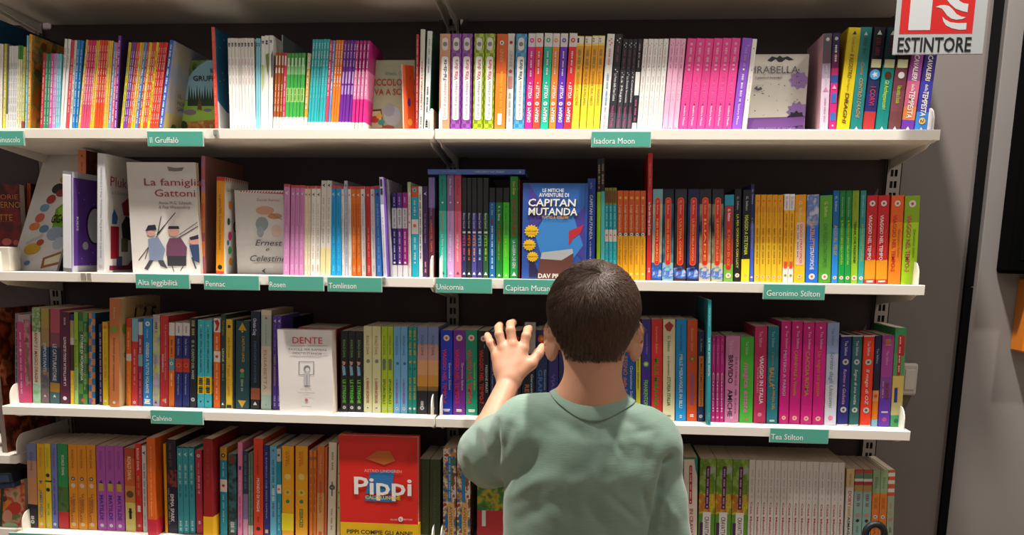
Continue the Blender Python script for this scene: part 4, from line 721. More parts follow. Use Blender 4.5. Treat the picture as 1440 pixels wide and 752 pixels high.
run(2, 770.5, 785, 770.8, 464, '#322c74', 'indigo dim', [O(.10, '#a84a4c', .3), T('VIAGGIO', .5, .9, '#6a5ab0', h=.4)], w=.14, near="boy's left ear")
run(2, 785.5, 870, 785.5, 462, '#2a2c5c', 'navy', w=.14, n=5, decos=None)
PREV[0] = "boy's right ear"
run(2, 870.5, 893.4, 871, 452, '#1450a0', 'broad ocean blue', [A('Geronimo Stilton', .45, .85, '#d8e0f0', x=.26, h=.2), T('REGNO della FANTASIA', .35, .95, '#c87a3c', x=-.12, h=.3)], w=.15, near="boy's right ear")
run(2, 894, 900.7, 894.3, 452, '#e0d834', 'thin yellow', [T('GIRANDO GEOGRAFIA', .35, .68, '#5a5a1c', h=.4), A('Geronimo', .2, .33, '#6a6a1c', h=.35)], w=.14)
run(2, 901.2, 915, 901.8, 449, '#402c94', 'indigo green-lettered', [A('Geronimo Stilton', .14, .34, '#a8a0d8', x=.1, h=.2), O(.44, '#8ac84a', .28, '#f0e8d0'), T('FRANKENTOPO', .6, .88, '#8ad84a', h=.5)], w=.14)
run(2, 915.6, 931, 916, 449, '#e22c2c', 'red green-lettered', [A('Geronimo Stilton', .07, .33, '#f8b0a0', h=.26, sh=.2), T('MILLE MERAVIGLIE', .38, .92, '#2c9a2c', x=-.03, h=.5)], w=.14)
run(2, 931.6, 949, 932.3, 449, '#ece0b8', 'cream crested', [S([(-.4, .06), (0, .02), (.35, .06), (.1, .12), (-.2, .11)], '#b83024', 'crest'), A('G. Stilton', .16, .31, '#3a3a30', h=.3), A('La Grammatica', .36, .55, '#5a5a30', h=.26, sh=.2), T('STORIA ITALIA', .56, .85, '#4a8a2c', h=.34, sh=.2), D(.945, .955, '#8a8a70', h=.5)], w=.14)
run(2, 949.6, 964.8, 950.6, 449, '#149ae4', 'bright sky blue', [A('Geronimo Stilton', .05, .3, '#0c5a9a', h=.3), T('MILLE MERAVIGLIE IN BLU', .34, .87, '#f0f8fc', h=.36), D(.94, .96, '#d0e8f8', h=.3)], w=.14)
run(2, 965.2, 980.2, 966.2, 450, '#e8581c', 'orange lion-crested', [A('Geronimo Stilton', .08, .3, '#f8c090', h=.26), O(.38, '#8a7a2c', .26, '#e8b84a'), T('IL LIBRO DELLA GIUNGLA', .52, .84, '#7a6ac0', h=.36), D(.93, .95, '#fff', h=.4)], w=.14)
run(2, 980.8, 990, 981.8, 466, [(.26, '#22305c'), (.84, '#20305c'), (1, '#22386c')], 'navy orange-panelled', [A('G. Stilton', .08, .22, '#c8d0e0', h=.34), P(.27, .83, '#f08c3a', w=.72, r=.15), T('IL MIO AMICO DANTE', .3, .82, '#7a3418', h=.36), O(.94, '#e8d8d0', .28, '#c85a4a')], w=.13)
run(2, 990.6, 994.2, 990.6, 424, '#6a1c48', 'tall dim maroon', w=.16, Y=.075, kind='paperback', near='thin teal spine')
run(2, 994.6, 999.6, 995.6, 422, '#2ca8b0', 'tall thin teal', [A('Tea Stilton', .06, .2, '#c8f0f0', h=.4), T('La mia prima storia', .3, .6, '#f0f8f8', h=.5), D(.9, .95, '#8ad8d8')], w=.2, Y=.004, side='#1c7c8a')
run(2, 999.9, 1017.6, 1001, 472, '#d4208a', 'thin magenta', [O(.045, '#f8d0e4', .12), A('Tea Stilton', .1, .32, '#f4a8cc', h=.34), T('Cuccioli', .42, .88, '#ffe8f0', h=.42), O(.945, '#f8b8d8', .25)], 3, w=.12)
run(2, 1018.2, 1038.6, 1020.5, 472.5, '#e690c0', 'broad light pink', [A('Tea Stilton', .05, .22, '#f8e0f0', x=-.1, h=.26), T('BRIVIDO   AMICHE', .22, .93, '#2c1a28', x=-.12, h=.4), A('DUE CUORI DA   PER  EUROPA', .24, .9, '#4a2438', x=.26, h=.18), O(.945, '#f8b8d8', .1)], w=.13)
run(2, 1039.2, 1058.6, 1041.2, 474, '#4cc03a', 'broad green pink-lettered', [A('Tea Stilton', .05, .2, '#c8f0b8', h=.26), T('magica estate', .3, .88, '#e87ab8', h=.42, sh=.1), O(.955, '#e85a5a', .1)], w=.13)
run(2, 1059.2, 1076.8, 1061.5, 459, '#d02a66', 'broad cerise', [A('Tea Stilton', .05, .21, '#f8c0d4', h=.3), T('VIAGGIO IN ITALIA', .3, .8, '#fff4f8', x=.1, h=.36), A('DA ROMA A MILANO', .42, .68, '#f8b8cc', x=-.2, h=.16), O(.91, '#f890b8', .18)], w=.14)
run(2, 1077.4, 1093, 1080, 459, '#128092', 'broad petrol', [A('Tea Stilton', .05, .21, '#a8d8e0', h=.3), A('Capriole', .26, .4, '#c8983c', h=.2), T('BALLA', .42, .62, '#c89a3c', x=-.08, h=.5), T('LA MAGIA DEL', .6, .86, '#d8a83c', x=.1, h=.28), D(.96, .975, '#c8e8e8', h=.5)], w=.14)
MG = lambda t1, c1, h1=.36: [O(.055, '#f8d0e4', .1), A('Tea Stilton', .09, .26, '#f8d0e4', x=.1, h=.26), T(t1, .28, .72, c1, x=-.04, h=h1), O(.94, '#f8c8a8', .22, '#d81a8c')]
run(2, 1095, 1108.8, 1099, 452, '#dc1488', 'tall magenta grey-lettered', MG('MISTERO A PARIGI', '#c8b8d8'), w=.14)
run(2, 1109.4, 1124.8, 1114, 452, '#dc1488', 'tall magenta gold-lettered', MG('CARNEVALE a Venezia', '#d8903c'), w=.14)
run(2, 1125.4, 1141.2, 1130, 453, '#dc1488', 'tall magenta bronze-lettered', MG('CACCIA ROMA', '#c8963c', .42), w=.14)
run(2, 1141.8, 1158.2, 1146.5, 453, '#dc1488', 'tall magenta script-lettered', MG('Un sogno sul puzzle', '#e87a4c'), w=.14)
run(2, 1158.8, 1175.8, 1163.8, 454, [(.3, '#9ab0e0'), (.6, '#c8d0ec'), (1, '#e0e0f0')], 'pale blue script', [A('Tea Stilton', .05, .22, '#5a7ab8', h=.26), T('Scritto dagli Unicorni', .28, .83, '#5a8a78', h=.42, bold=False, sh=.2), O(.93, '#e88ab0', .22)], w=.14)
LC = lambda t1, c1='#f0f0f4': [P(0, .012, '#e8e8ec', w=1, r=.05, n='edge'), A('Tea Stilton', .06, .22, '#d8e0e8', h=.3), O(.29, '#c8c8c0', .28, '#3a4a4a'), T(t1, .37, .76, c1, h=.34, bold=False, sh=.2), O(.82, '#c8c8c0', .28, '#3a3a4a')]
run(2, 1176.5, 1192.5, 1182.3, 471.5, [(.985, '#24247c'), (1, '#e8e8ec')], 'dark blue script', LC('Romeo e Giulietta', '#e8a8d8'), w=.14, hard=True, kind='hardcover')
run(2, 1193.1, 1207.6, 1198.6, 471.5, [(.985, '#2c6668'), (1, '#e8e8ec')], 'slate green script', LC('Sogno di una notte'), w=.14, hard=True, kind='hardcover')
run(2, 1208.2, 1224.2, 1214, 471.5, [(.985, '#f23c1c'), (1, '#e8e8ec')], 'vermilion script', LC('Il mago di OZ'), w=.14, hard=True, kind='hardcover')
run(2, 1224.8, 1233.6, 1231, 472, [(.4, '#1c2050'), (.6, '#241c2c'), (.72, '#e8a060'), (.92, '#e8801c'), (1, '#8ac8e0')], 'navy orange-footed', [A('Tea Stilton', .14, .3, '#c8c8d8', h=.4), P(.72, .92, '#f0861c', w=.5, r=.1), O(.66, '#d85a1c', .3)], w=.13)
run(2, 1234.2, 1251, 1241, 471.5, [(.45, '#b0449c'), (.68, '#8a4a9c'), (1, '#6a38b8')], 'orchid purple', [A('Tea Stilton', .17, .32, '#e8b8d8', h=.24), D(.04, .12, '#d88a6a', h=.5), T('INCANTO', .52, .7, '#7a2a2c', x=.1, h=.4), D(.5, .68, '#d8a0d0', x=-.25, h=.12), D(.83, .85, '#e8e8f0', h=.6), O(.92, '#c84a98', .2)], w=.14)
run(2, 1251.6, 1268, 1258.8, 461, [(.25, '#3a9a5c'), (.48, '#5aa868'), (.75, '#e8cc6a'), (.88, '#d8d090'), (1, '#4ab06c')], 'green yellow comic', [P(.07, .48, '#b8242c', w=.3, r=.4), P(.08, .28, '#c8242c', x=.1, w=.6, r=.3, n='red_label'), D(.09, .46, '#f0d0c8', h=.12), P(.6, .75, '#2c3c9a', x=-.15, w=.28, r=.1, n='blue_label'), O(.94, '#1c7a4a', .2)], w=.15)

# ---- bottom shelf, left bay ------------------------------------------------
PREV[0] = 'white end plate'
q4 = dict(w=.15, vb=745)
run(3, 39.7, 53.3, 37, 624, [(.2, '#7a84b8'), (.4, '#c89a88'), (.72, '#d89a6a'), (1, '#22242c')], 'dusk sky', [A('ROALD DAHL', .1, .32, '#5a5060', h=.3), D(.86, .9, '#ddd', h=.4), O(.93, '#ddd', .2, '#222')], w=.13, vb=738)
run(3, 53.8, 64.2, 51.5, 624, '#f2b81c', 'golden', [A('ROALD DAHL', .05, .28, '#8a9a3c', h=.34), V(.45, '#3a6a9a', .25, up=False), T('JAMES PESCA', .54, .88, '#4a9ac8', h=.44), O(.95, '#e8d8a0', .24)], w=.13, vb=738)
run(3, 64.6, 73, 61.8, 624, [(.43, '#f0d42c'), (.45, '#3a3a2a'), (1, '#f4dc34')], 'lemon black-marked', [A('ROALD DAHL', .05, .28, '#9aa83c', h=.36), O(.37, '#2a2a20', .32), O(.54, '#3a3420', .34), D(.7, .84, '#8ab82c', h=.3), O(.95, '#e8d8a0', .24)], w=.13, vb=738)
run(3, 73.3, 81.5, 71, 624, '#7486cc', 'periwinkle blue', [A('ROALD DAHL', .05, .28, '#7a3ca0', h=.4), D(.4, .65, '#8a4aa8', h=.3), T('VOLPE', .66, .84, '#7a1c8a', h=.4), O(.95, '#e0e0f0', .26)], w=.13, vb=738)
run(3, 82.3, 97, 79.5, 624.5, [(.5, '#2c9a5a'), (.8, art(['#2c7a3c', '#5a7a3a', '#3a5a2c'], 60)), (1, '#d82c34')], 'green red-footed', [T('ROALD DAHL', .13, .37, '#e0f0d8', x=.05, h=.3)], w=.13, vb=739)
run(3, 98, 136.3, 95, 625, '#ec9a1c', 'amber', [A('ROALD DAHL', .06, .28, '#8a4a2c', h=.3), O(.4, '#3a5a78', .22, '#e8c8a8'), O(.48, '#e8d0b8', .26), T('La fabbrica', .58, .8, '#6a2c5a', x=.1, h=.36, bold=False), T('CIOCCOLATO', .62, .92, '#a83a2c', x=-.2, h=.3), O(.94, '#e8c890', .24)], 3, w=.13, vb=740)
run(3, 137.3, 175.8, 134.3, 627, '#b458b8', 'orchid', [A('ROALD DAHL', .06, .28, '#8a3c98', h=.32), V(.42, '#3a2c6a', .22), O(.48, '#d8b83c', .3), P(.44, .53, '#c8a83c', w=.55, r=.2, n='emblem'), T('MATILDE', .58, .88, '#4428a8', h=.5), O(.94, '#e8d0e8', .2)], 3, w=.13, vb=741)
run(3, 176.7, 191.3, 174, 630, [(.12, '#b84a24'), (.45, '#d8642c'), (.65, '#d8903c'), (1, '#e8d878')], 'rust and straw', [T('ROALD DAHL', .1, .38, '#f4e8c8', x=0, h=.4), O(.55, '#6a4a24', .35), V(.75, '#2a1a12', .22), P(.72, .85, '#2a1a12', w=.25, r=.3, n='silhouette')], w=.13, vb=742)
run(3, 191.8, 200.4, 189, 624, '#e02828', 'fire red', [T('ROALD DAHL', .05, .3, '#f8e8e0', h=.42), D(.36, .6, '#b89a3c', h=.4), P(.7, .77, '#f4f0ec', w=.5, r=.1), O(.93, '#f0b0a0', .24)], w=.13, vb=742)
run(3, 200.8, 207.3, 198.5, 627, '#e4e2e0', 'thin white black-ticked', [V(.08, '#222', .35, up='l'), D(.2, .7, '#8a8a90', h=.3), D(.8, .92, '#a8a8a8', h=.3)], w=.13, vb=743)
run(3, 208, 220, 205.3, 616, [(.83, '#ee6c14'), (1, '#d02c44')], 'thick orange red-footed', [A('Astrid Lindgren', .08, .4, '#f8c088', h=.2), A('favole e storie fantastiche', .42, .8, '#f8d0a8', h=.22)], w=.16, vb=751, side='#d05a10', Y=.018)
run(3, 232, 235.7, 229, 624, '#e8a81c', 'sliver of yellow', w=.15, vb=742)
run(3, 236.3, 250, 233, 618, [(.32, '#241c30'), (.5, art(['#241c34', '#a83c2c', '#2c2444', '#241c30'], 50)), (1, '#1e1c3c')], 'midnight flower', [T('EMMA SPARK', .58, .88, '#f0f0f4', h=.44), D(.52, .9, '#8a8aa0', x=-.35, h=.14), D(.04, .3, '#5a4a5a', x=-.1, h=.3)], w=.16, vb=743)
run(3, 250.5, 274.5, 248.3, 628, '#3aaabb', 'aqua', [P(0, .015, '#1c3c44', w=.8, r=.1, n='edge'), V(.085, '#e0f4f4', .3, up='l'), D(.2, .42, '#a8e0e4', h=.4), D(.44, .56, '#2c7a88', h=.3), D(.85, .96, '#c8f0f0', h=.4)], 3, w=.14, vb=742)
run(3, 276, 285.2, 274, 633, '#c82c48', 'rosy red', [O(.065, '#e8d0d8', .26, '#c82c48'), D(.14, .3, '#e88a9a', h=.2), D(.3, .5, '#f0c0c8', h=.3), D(.84, .88, '#f0d0d8', h=.4)], w=.14, vb=743)
run(3, 286.5, 300, 285.6, 617, [(.78, '#98141c'), (1, '#f4b81c')], 'dark red yellow-footed', [D(.08, .5, '#a82c2c', h=.3)], w=.16, vb=751, side='#8a1218', Y=.018)
run(3, 309.7, 319.5, 309, 629, [(.14, '#d89a1c'), (.36, '#149cbc'), (.5, '#f0ece4'), (1, '#149cbc')], 'teal blue yellow-topped', [O(.09, '#3a2a1c', .3, '#f0e0c0'), O(.43, '#d8403c', .22), D(.17, .33, '#a8e0ec', h=.25), D(.53, .85, '#a8e0ec', h=.22)], w=.14, vb=743, side='#c8881c')
run(3, 321.5, 333, 320.5, 638, art(['#2a5a60', '#16282e', '#3a7a80', '#1c3a40'], 30), 'dark teal misty', [P(.02, .12, '#7a3a1c', w=.6, r=.3, n='emblem'), D(.83, .95, '#c8d0d0', h=.5)], w=.14, vb=746)
run(3, 334, 340.8, 334, 622, '#e888b8', 'slim pink', [P(.25, .29, '#6a3a8a', w=.5, r=.1), D(.35, .55, '#f8b8d8', h=.3), D(.58, .9, '#c85a98', h=.25)], w=.14, vb=748)
run(3, 341.5, 348.5, 341.5, 634, [(.5, '#2a3c58'), (.8, '#8a7aa8'), (1, '#d8a0c0')], 'dim blue pink', [D(.05, .45, '#5a7a8a', h=.4)], w=.14, vb=748)
run(3, 348.8, 355.6, 348.8, 637, [(.87, '#5c7a6a'), (1, '#c8c0b0')], 'sage', [D(.1, .8, '#8aa898', h=.3)], 2, w=.14, vb=746)
run(3, 356.5, 370, 356, 617, '#e8401c', 'flame orange', [A('Luciana Ligabue', .12, .36, '#6a2410', h=.24), T('MONDO DI MAGHI', .4, .74, '#f8e8d8', h=.36), D(.8, .85, '#8a2c14', h=.2), O(.92, '#2a1410', .22)], w=.16, vb=750, side='#c84a1c')
run(3, 370.6, 379, 370, 626, '#28247c', 'ink blue', [A('IL BAMBINO CHE NON SAPEVA', .08, .8, '#b8b8e8', h=.3), P(.92, .96, '#d8b890', w=.5, r=.2, n='publisher_mark')], w=.14, vb=750)
run(3, 379.4, 389.2, 379, 627, '#68bce0', 'powder blue', [V(.05, '#2c5a7a', .2, up='l'), D(.15, .45, '#3a7a9a', h=.3), D(.46, .6, '#d8e8f4', h=.4), D(.62, .78, '#7a6aa8', h=.3)], w=.14, vb=750)
run(3, 389.6, 395.5, 389, 631, [(.14, '#c8d0d0'), (.4, '#1496bc'), (.5, '#f0ece8'), (1, '#1496bc')], 'azure white-banded', [O(.07, '#4a5a6a', .3), O(.45, '#d8403c', .24), D(.6, .9, '#a8e0ec', h=.25)], w=.14, vb=750)
YP = lambda: [A('Luis Sepulveda', .05, .2, '#d85a1c', x=.1, h=.24), T('OTTO', .06, .22, '#d8501c', x=-.12, h=.2), O(.5, '#e8c850', .3, '#a8861c'), O(.33, '#f0d878', .26), O(.6, '#1c8a6a', .16)]
run(3, 396, 413, 396, 627, '#f6ae14', 'left bright amber', YP() + [P(.73, .92, '#f8e41c', w=1.0, r=.02, n='paper_band')], w=.14, vb=751, side='#a81a1c')
run(3, 415, 432.6, 415, 627, '#f6ae14', 'right bright amber', YP() + [T('ESERCIZI', .68, .88, '#1c8a4a', h=.36)], w=.14, vb=751, side='#a81a1c')
run(3, 434.8, 444.6, 435, 633, '#e8842c', 'slim orange', [O(.09, '#2a3a4a', .4, '#e8e0d0'), D(.2, .7, '#a8480c', h=.3)], 2, w=.14, vb=751)
run(3, 445, 455.4, 446, 627, [(.5, '#dc7430'), (1, '#e8a86a')], 'apricot', [A('Chiara Armitage', .1, .3, '#f4c8a0', h=.3), T('ELISA', .38, .46, '#8a4a9a', h=.3), T('INVESTIGA', .46, .72, '#d83c1c', h=.34), P(.92, .96, '#d8502c', w=.4, r=.1)], w=.14, vb=751)
run(3, 456, 459.3, 457, 629, '#d86a34', 'sliver of orange', w=.14, vb=751)
run(3, 460, 471.5, 462, 622, '#ece4d4', 'white ink-drawn', [D(.1, .3, '#9a9484', h=.26), O(.46, '#3a4468', .34, '#e8e0d4'), P(.4, .55, '#4a5478', w=.14, r=.3, n='drawing'), D(.68, .9, '#b0a898', h=.24)], w=.14, vb=751, side='#c8b894')
run(3, 473.5, 478, 475, 625, '#d8cc9a', 'cream ticked', [O(.3, '#333', .2), O(.5, '#333', .2), O(.66, '#333', .2)], w=.14, vb=751)
PREV[0] = 'red cover'
run(3, 588, 619, 588.5, 645.5, [(.9, '#3c4a2c'), (1, '#a8a494')], 'thick olive green', [A('RACCONTI DELLE FATE', .12, .75, '#5c6c48', h=.2)], 2, w=.15, vb=752)
# ---- bottom shelf, right bay
PREV[0] = 'bay joint'
CT = lambda: art(['#3a7a34', '#b8442c', '#e8e4dc', '#c8983c', '#3a6ab8', '#4a8a3a'], 45, hard=True)
run(3, 622.5, 641.4, 622.8, 630, CT(), 'left green red comic', [P(.08, .55, '#2c8ac8', w=.28, r=.2), D(.1, .53, '#a8d8f0', h=.14), P(.56, .93, '#e8c078', x=.12, w=.44, r=.1, n='tan_panel'), T('AVVENTURE', .6, .9, '#a8482c', x=.12, h=.26), P(.68, .83, '#2c7ab8', x=-.22, w=.2, r=.2, n='blue_label'), P(.93, .99, '#2448a8', x=.05, w=.85, r=.2, n='blue_foot')], w=.15, vb=752)
run(3, 642, 661, 642.5, 630, CT(), 'right green red comic', [P(.08, .55, '#2c8ac8', w=.28, r=.2), P(.56, .93, '#e8c078', x=.12, w=.44, r=.1, n='tan_panel'), T('AVVENTURE', .6, .9, '#a8482c', x=.12, h=.26), P(.68, .83, '#2c7ab8', x=-.22, w=.2, r=.2, n='blue_label'), P(.93, .99, '#2448a8', x=.05, w=.85, r=.2, n='blue_foot')], w=.15, vb=752)
run(3, 670, 710, 670.5, 655, [(.55, art(['#2c6a2c', '#3a7a34', '#b8a82c', '#2c5a24'], 30)), (1, '#b82c34')], 'broad tree-printed', [P(.55, .75, '#d8dcd4', x=-.25, w=.14, r=.2, n='tree_trunk')], w=.15, vb=752, near="boy's sleeve")
run(3, 715, 955, 715, 648, '#5a6a58', 'grey green', [], 10, w=.14, vb=752)
PREV[0] = "boy's right sleeve"
run(3, 961, 980.5, 961.5, 643, [(.02, '#4a7a5a'), (1, '#e8ded0')], 'cream red-labelled', [P(.08, .48, '#b8242c', w=.22, r=.9), D(.1, .46, '#f0c8c0', h=.1), S([(.25, 0), (.5, 0), (.5, .2), (.35, .12)], '#1c8a8a'), T('IN CRAVATTA', .53, .9, '#c83c4c', x=.08, h=.3), P(.65, .82, '#b8242c', x=-.2, w=.22, r=.1, n='red_label')], w=.15, vb=752)
run(3, 981.2, 1051, 984.5, 645, [(.36, art(['#7a9a1c', '#5a8a24', '#8aae2c', '#a8b8b0'], 45)), (.57, art(['#7a9a24', '#d8c42c', '#c8642c', '#8aa82c'], 45)), (.81, '#5a9a2c'), (1, '#c8242c')], 'lime yellow comic', [P(.07, .52, '#5a1c4a', w=.26, r=.5), D(.1, .5, '#c8a8c8', h=.1), P(.55, .81, '#ece8e4', x=0, w=.5, r=.05, n='white_label'), T('CRAVATTA', .6, .8, '#3a3a4a', x=.02, h=.32), P(.66, .81, '#4a1c5a', x=-.32, w=.2, r=.1, n='purple_label')], 3, w=.15, vb=752)
run(3, 1051, 1185.5, 1054, 646.5, '#e2dcd6', 'white Russian-doll row'.replace('Russian-doll row', 'pink-titled'), [D(.1, .38, '#a8a09c', h=.14), T('Casa Maialini', .43, .78, '#c02c54', h=.34)], 15, w=.15, vb=752, ty2=650.5)
run(3, 1187, 1198, 1191, 659, [(.2, '#dcc08a'), (1, '#dcd8cc')], 'cream multicoloured', [A('Abby Hanlon', .05, .18, '#8a6a4a', h=.3), T('DORY', .24, .4, '#c84a4a', h=.5), T('FANT', .41, .52, '#d8983c', h=.5), T('ASMAGORICA', .52, .9, '#3a3a44', h=.4)], w=.14, vb=752)
run(3, 1198.8, 1224, 1202.5, 660, [(.04, '#b84a4a'), (.1, '#6a8a6a'), (.13, '#e8e8e8'), (.17, '#b83444'), (.24, '#b8985a'), (1, '#94bcb0')], 'mint striped-top', [D(.27, .4, '#8a6a8a', h=.4), O(.5, '#c88a90', .26), O(.56, '#2a2a34', .2), D(.62, .95, '#6a9aa0', h=.3)], 2, w=.14, vb=752)
run(3, 1224.5, 1246, 1228.2, 661, [(.25, '#9ab88a'), (1, '#ea8230')], 'orange mint-topped', [A('Elena', .08, .2, '#6a7a5a', h=.4), D(.3, .42, '#c8742c', h=.5), O(.51, '#e8e0e0', .28, '#2a2a3a'), T('GATTINO', .6, .95, '#b8501c', h=.36)], 2, w=.14, vb=752)
run(3, 1246.6, 1256.6, 1249.5, 661, [(.03, '#c86a34'), (.07, '#e8e4dc'), (.11, '#d8602c'), (.15, '#e8e4dc'), (.2, '#d8602c'), (.24, '#e8e4dc'), (.28, '#d8602c'), (1, '#a4b89c')], 'sage orange-striped', [D(.35, .48, '#c8a080', h=.4), O(.54, '#c88a90', .3), D(.62, .95, '#6a8a7a', h=.34)], w=.14, vb=752)

# ================================================================== books shown cover first
def facebook(ul, ur, vt, Y, thick, color, lab, els, row=0, spinec=None, hard=False, lean=2.0, yaw=0.0, vb=None, name='picture_book', pagesright=True, roll=0.0, band=None, tl=None):
    um = (ul + ur) / 2; z = SHELF[row]
    X0, X1 = xon(ul, Y, z), xon(ur, Y, z); Zt = at(um, vt, Y)[2]; W = X1 - X0; H = Zt - z
    r = empty(name, (X0, Y, z + .0003), (-math.radians(lean), roll, math.radians(yaw)))
    th = .0022 if hard else .0007; ins = .003 if hard else .0004; cm = M_(color); sc = M_(spinec or color)
    b = MB(); b.box(0, W, 0, th, 0, H, cm); b.box(0, W, thick - th, thick, 0, H, cm); b.box(0, th, th, thick - th, 0, H, sc)
    if band: b.box(-.0004, W + .0004, -.0004, thick + .0004, 0, H * band[0], M_(band[1]))
    b.build('cover', r)
    b = MB(); b.box(th, W - ins, th, thick - th, ins, H - ins, paper()); b.build('page_block', r)
    def L(u, v): q = at(u, v, Y); return (q[0] - X0, q[2] - z)
    G = {}; lay = 0
    for e in els:
        lay += 1; y = -.0003 - .00004 * lay - (.0004 if band else 0); k = e[0]
        if k == 'text':
            _, s, u0, u1, v, cap, c, bold, sh = e; b = G.setdefault('lettering', MB()); p0, p1 = L(u0, v), L(u1, v)
            ch = L(u0, v - cap)[1] - p0[1]; vt0 = len(b.v)
            put_text(b, s, p0, p1[0] - p0[0], ch, 'h', y - .0012, M_(c), bold, sh)
            continue
        b = G.setdefault('illustration', MB())
        if k == 'poly': pts = [L(*p) for p in e[1]]; c = e[2]
        elif k == 'ell': pts = [L(e[1] + e[3] * math.cos(q * PI / 9), e[2] + e[4] * math.sin(q * PI / 9)) for q in range(18)]; c = e[5]
        elif k == 'star': pts = [L(e[1] + e[3] * (1 if q % 2 else .78) * math.cos(q * PI / e[4]), e[2] + e[3] * .9 * (1 if q % 2 else .78) * math.sin(q * PI / e[4])) for q in range(2 * e[4])]; c = e[5]
        elif k == 'line':
            _, u0, v0, u1, v1, w, c = e; l = math.hypot(u1 - u0, v1 - v0); nx, ny = -(v1 - v0) / l * w / 2, (u1 - u0) / l * w / 2
            pts = [L(u0 + nx, v0 + ny), L(u1 + nx, v1 + ny), L(u1 - nx, v1 - ny), L(u0 - nx, v0 - ny)]
        pts = [(min(max(p[0], .0003), W - .0003), min(max(p[1], .0003), H - .0003)) for p in pts]
        n = len(pts); a = sum(pts[i][0] * pts[(i + 1) % n][1] - pts[(i + 1) % n][0] * pts[i][1] for i in range(n))
        if a < 0: pts = pts[::-1]
        b.add([(p[0], y, p[1]) for p in pts], [list(range(n))], M_(c))
    for n_, b in G.items(): link(n_, b.mesh(n_), r)
    tag(r, lab, 'book'); return r
tx = lambda s, u0, u1, v, cap, c, bold=True, sh=0.0: ('text', s, u0, u1, v, cap, c, bold, sh)

# forest picture (top shelf)
els = [('poly', [(252, 84), (303, 84), (303, 140), (252, 140)], '#8ab4c4'), ('poly', [(252, 84), (290, 84), (278, 92), (270, 100), (262, 112), (256, 124), (252, 126)], art(['#3c6a2c', '#6a8a3a', '#2a4a24'], 60)),
       ('poly', [(252, 143), (303, 138), (303, 172), (252, 176)], '#8ab83c'), ('poly', [(252, 160), (303, 154), (303, 168), (252, 172)], '#a4c84c'), ('poly', [(252, 174), (303, 168), (303, 184), (252, 184)], art(['#d8943c', '#b86a2c', '#e8b05c'], 60))]
for i in range(11): els.append(('poly', [(263 + i * 3.7, 149), (265 + i * 3.7, 119 + (i % 3) * 3), (268.5 + i * 3.7, 149)], '#243a24'))
els += [('poly', [(277, 154), (279, 138), (281, 138), (284, 155)], '#6a4420'), ('ell', 267, 158, 9, 4, '#8a7484'), ('ell', 292, 155, 6, 2.5, '#8a7484'), ('ell', 258, 178, 6, 8, '#2c4a24'),
        tx('IL', 295, 301, 99, 6, '#1a1c14'), tx('GRUFFALÒ', 271, 322, 110, 7.5, '#1a1c14')]
facebook(251.5, 303, 84, .13, .008, '#6a9a6a', 'forest picture book standing cover first, top shelf, left bay', els, 0)
# PICCOLO cover
els = [tx('PICCOLO OH', 521, 584, 115.5, 10, '#b8402c'), tx('VA A SCUOLA', 526, 592, 129, 9, '#b8402c'), tx('Giada Carrino', 541, 583, 103, 5, '#7aa894', True), tx('letture per piccoli', 540, 580, 93, 1.6, '#98a894', False),
       ('poly', [(518, 155), (536, 153), (540, 183), (521, 184)], '#6a3a24'), ('poly', [(520, 157), (535, 156), (538, 180), (522, 181)], '#d8c4a0'), ('ell', 527, 168, 6, 5, '#c8402c'), ('ell', 533, 163, 4, 4, '#d8b83c'), ('ell', 536, 172, 5, 4, '#3a9a8a'), ('ell', 546, 180, 9, 4, '#b85a3c'),
       ('ell', 552, 163, 12, 14, '#b8bcc4'), ('ell', 547, 155, 8, 9, '#a4a8b2')]
facebook(516, 583.5, 84, .10, .008, '#b2b896', 'pale green picture book with grey and red art, top shelf, left bay', els, 0)
facebook(568.5, 586, 90, .05, .005, '#f0602c', 'small orange picture book turned half sideways, top shelf, left bay', [('ell', 577, 143, 2.5, 6, '#5a3a8a'), ('ell', 578, 171, 3.5, 5, '#f4b83c'), ('ell', 579, 108, 2, 3, '#e84a2c')], 0, spinec='#f6efe4', yaw=40)
def side_print(start, shapes, words=()):
    o = [q for q in COL.objects if q.get('label', '').startswith(start)][0]; cov = [q for q in o.children if q.name.startswith('cover')][0]
    xs_ = max(v.co.x for v in cov.data.vertices) + .0003; hh_ = max(v.co.z for v in cov.data.vertices); b = MB()
    for i, (pts, c) in enumerate(shapes): b.add([(xs_ + .00004 * i, y, z * hh_) for y, z in pts], [list(range(len(pts)))], M_(c))
    b.build('illustration', o, fix=False)
    if words:
        b = MB()
        for s_, y0_, z_, l_, h_, c in words:
            v, f, w = glyphs(s_, False, 0); b.add([(xs_ + .001, y0_ + g[0] * l_, hh_ * z_ + g[1] * h_) for g in v], f, M_(c))
        b.build('lettering', o, fix=False)
circ = lambda y, z, r, k=1.0, n=12: [(y + r * math.cos(q * 2 * PI / n), z + r * k * math.sin(q * 2 * PI / n)) for q in range(n)]
side_print('tall red spined', [([(.002, .02), (.22, .02), (.22, .22), (.05, .22), (.002, .30)], '#e4e4e6'), ([(.06, .24), (.22, .10), (.22, .66), (.16, .70), (.10, .64), (.07, .5)], '#d8323c')] + [(circ(rng.uniform(.01, .2), rng.uniform(.3, .95), .0025, 4, 5), '#e8d8a0') for _ in range(26)])
side_print('tall orange picture', [(circ(rng.uniform(.02, .18), rng.uniform(.05, .95), rng.uniform(.004, .012), 4, 8), c) for c in ['#5b7a58', '#7e9a4a', '#1f5a8a', '#8a4a2a'] * 6])
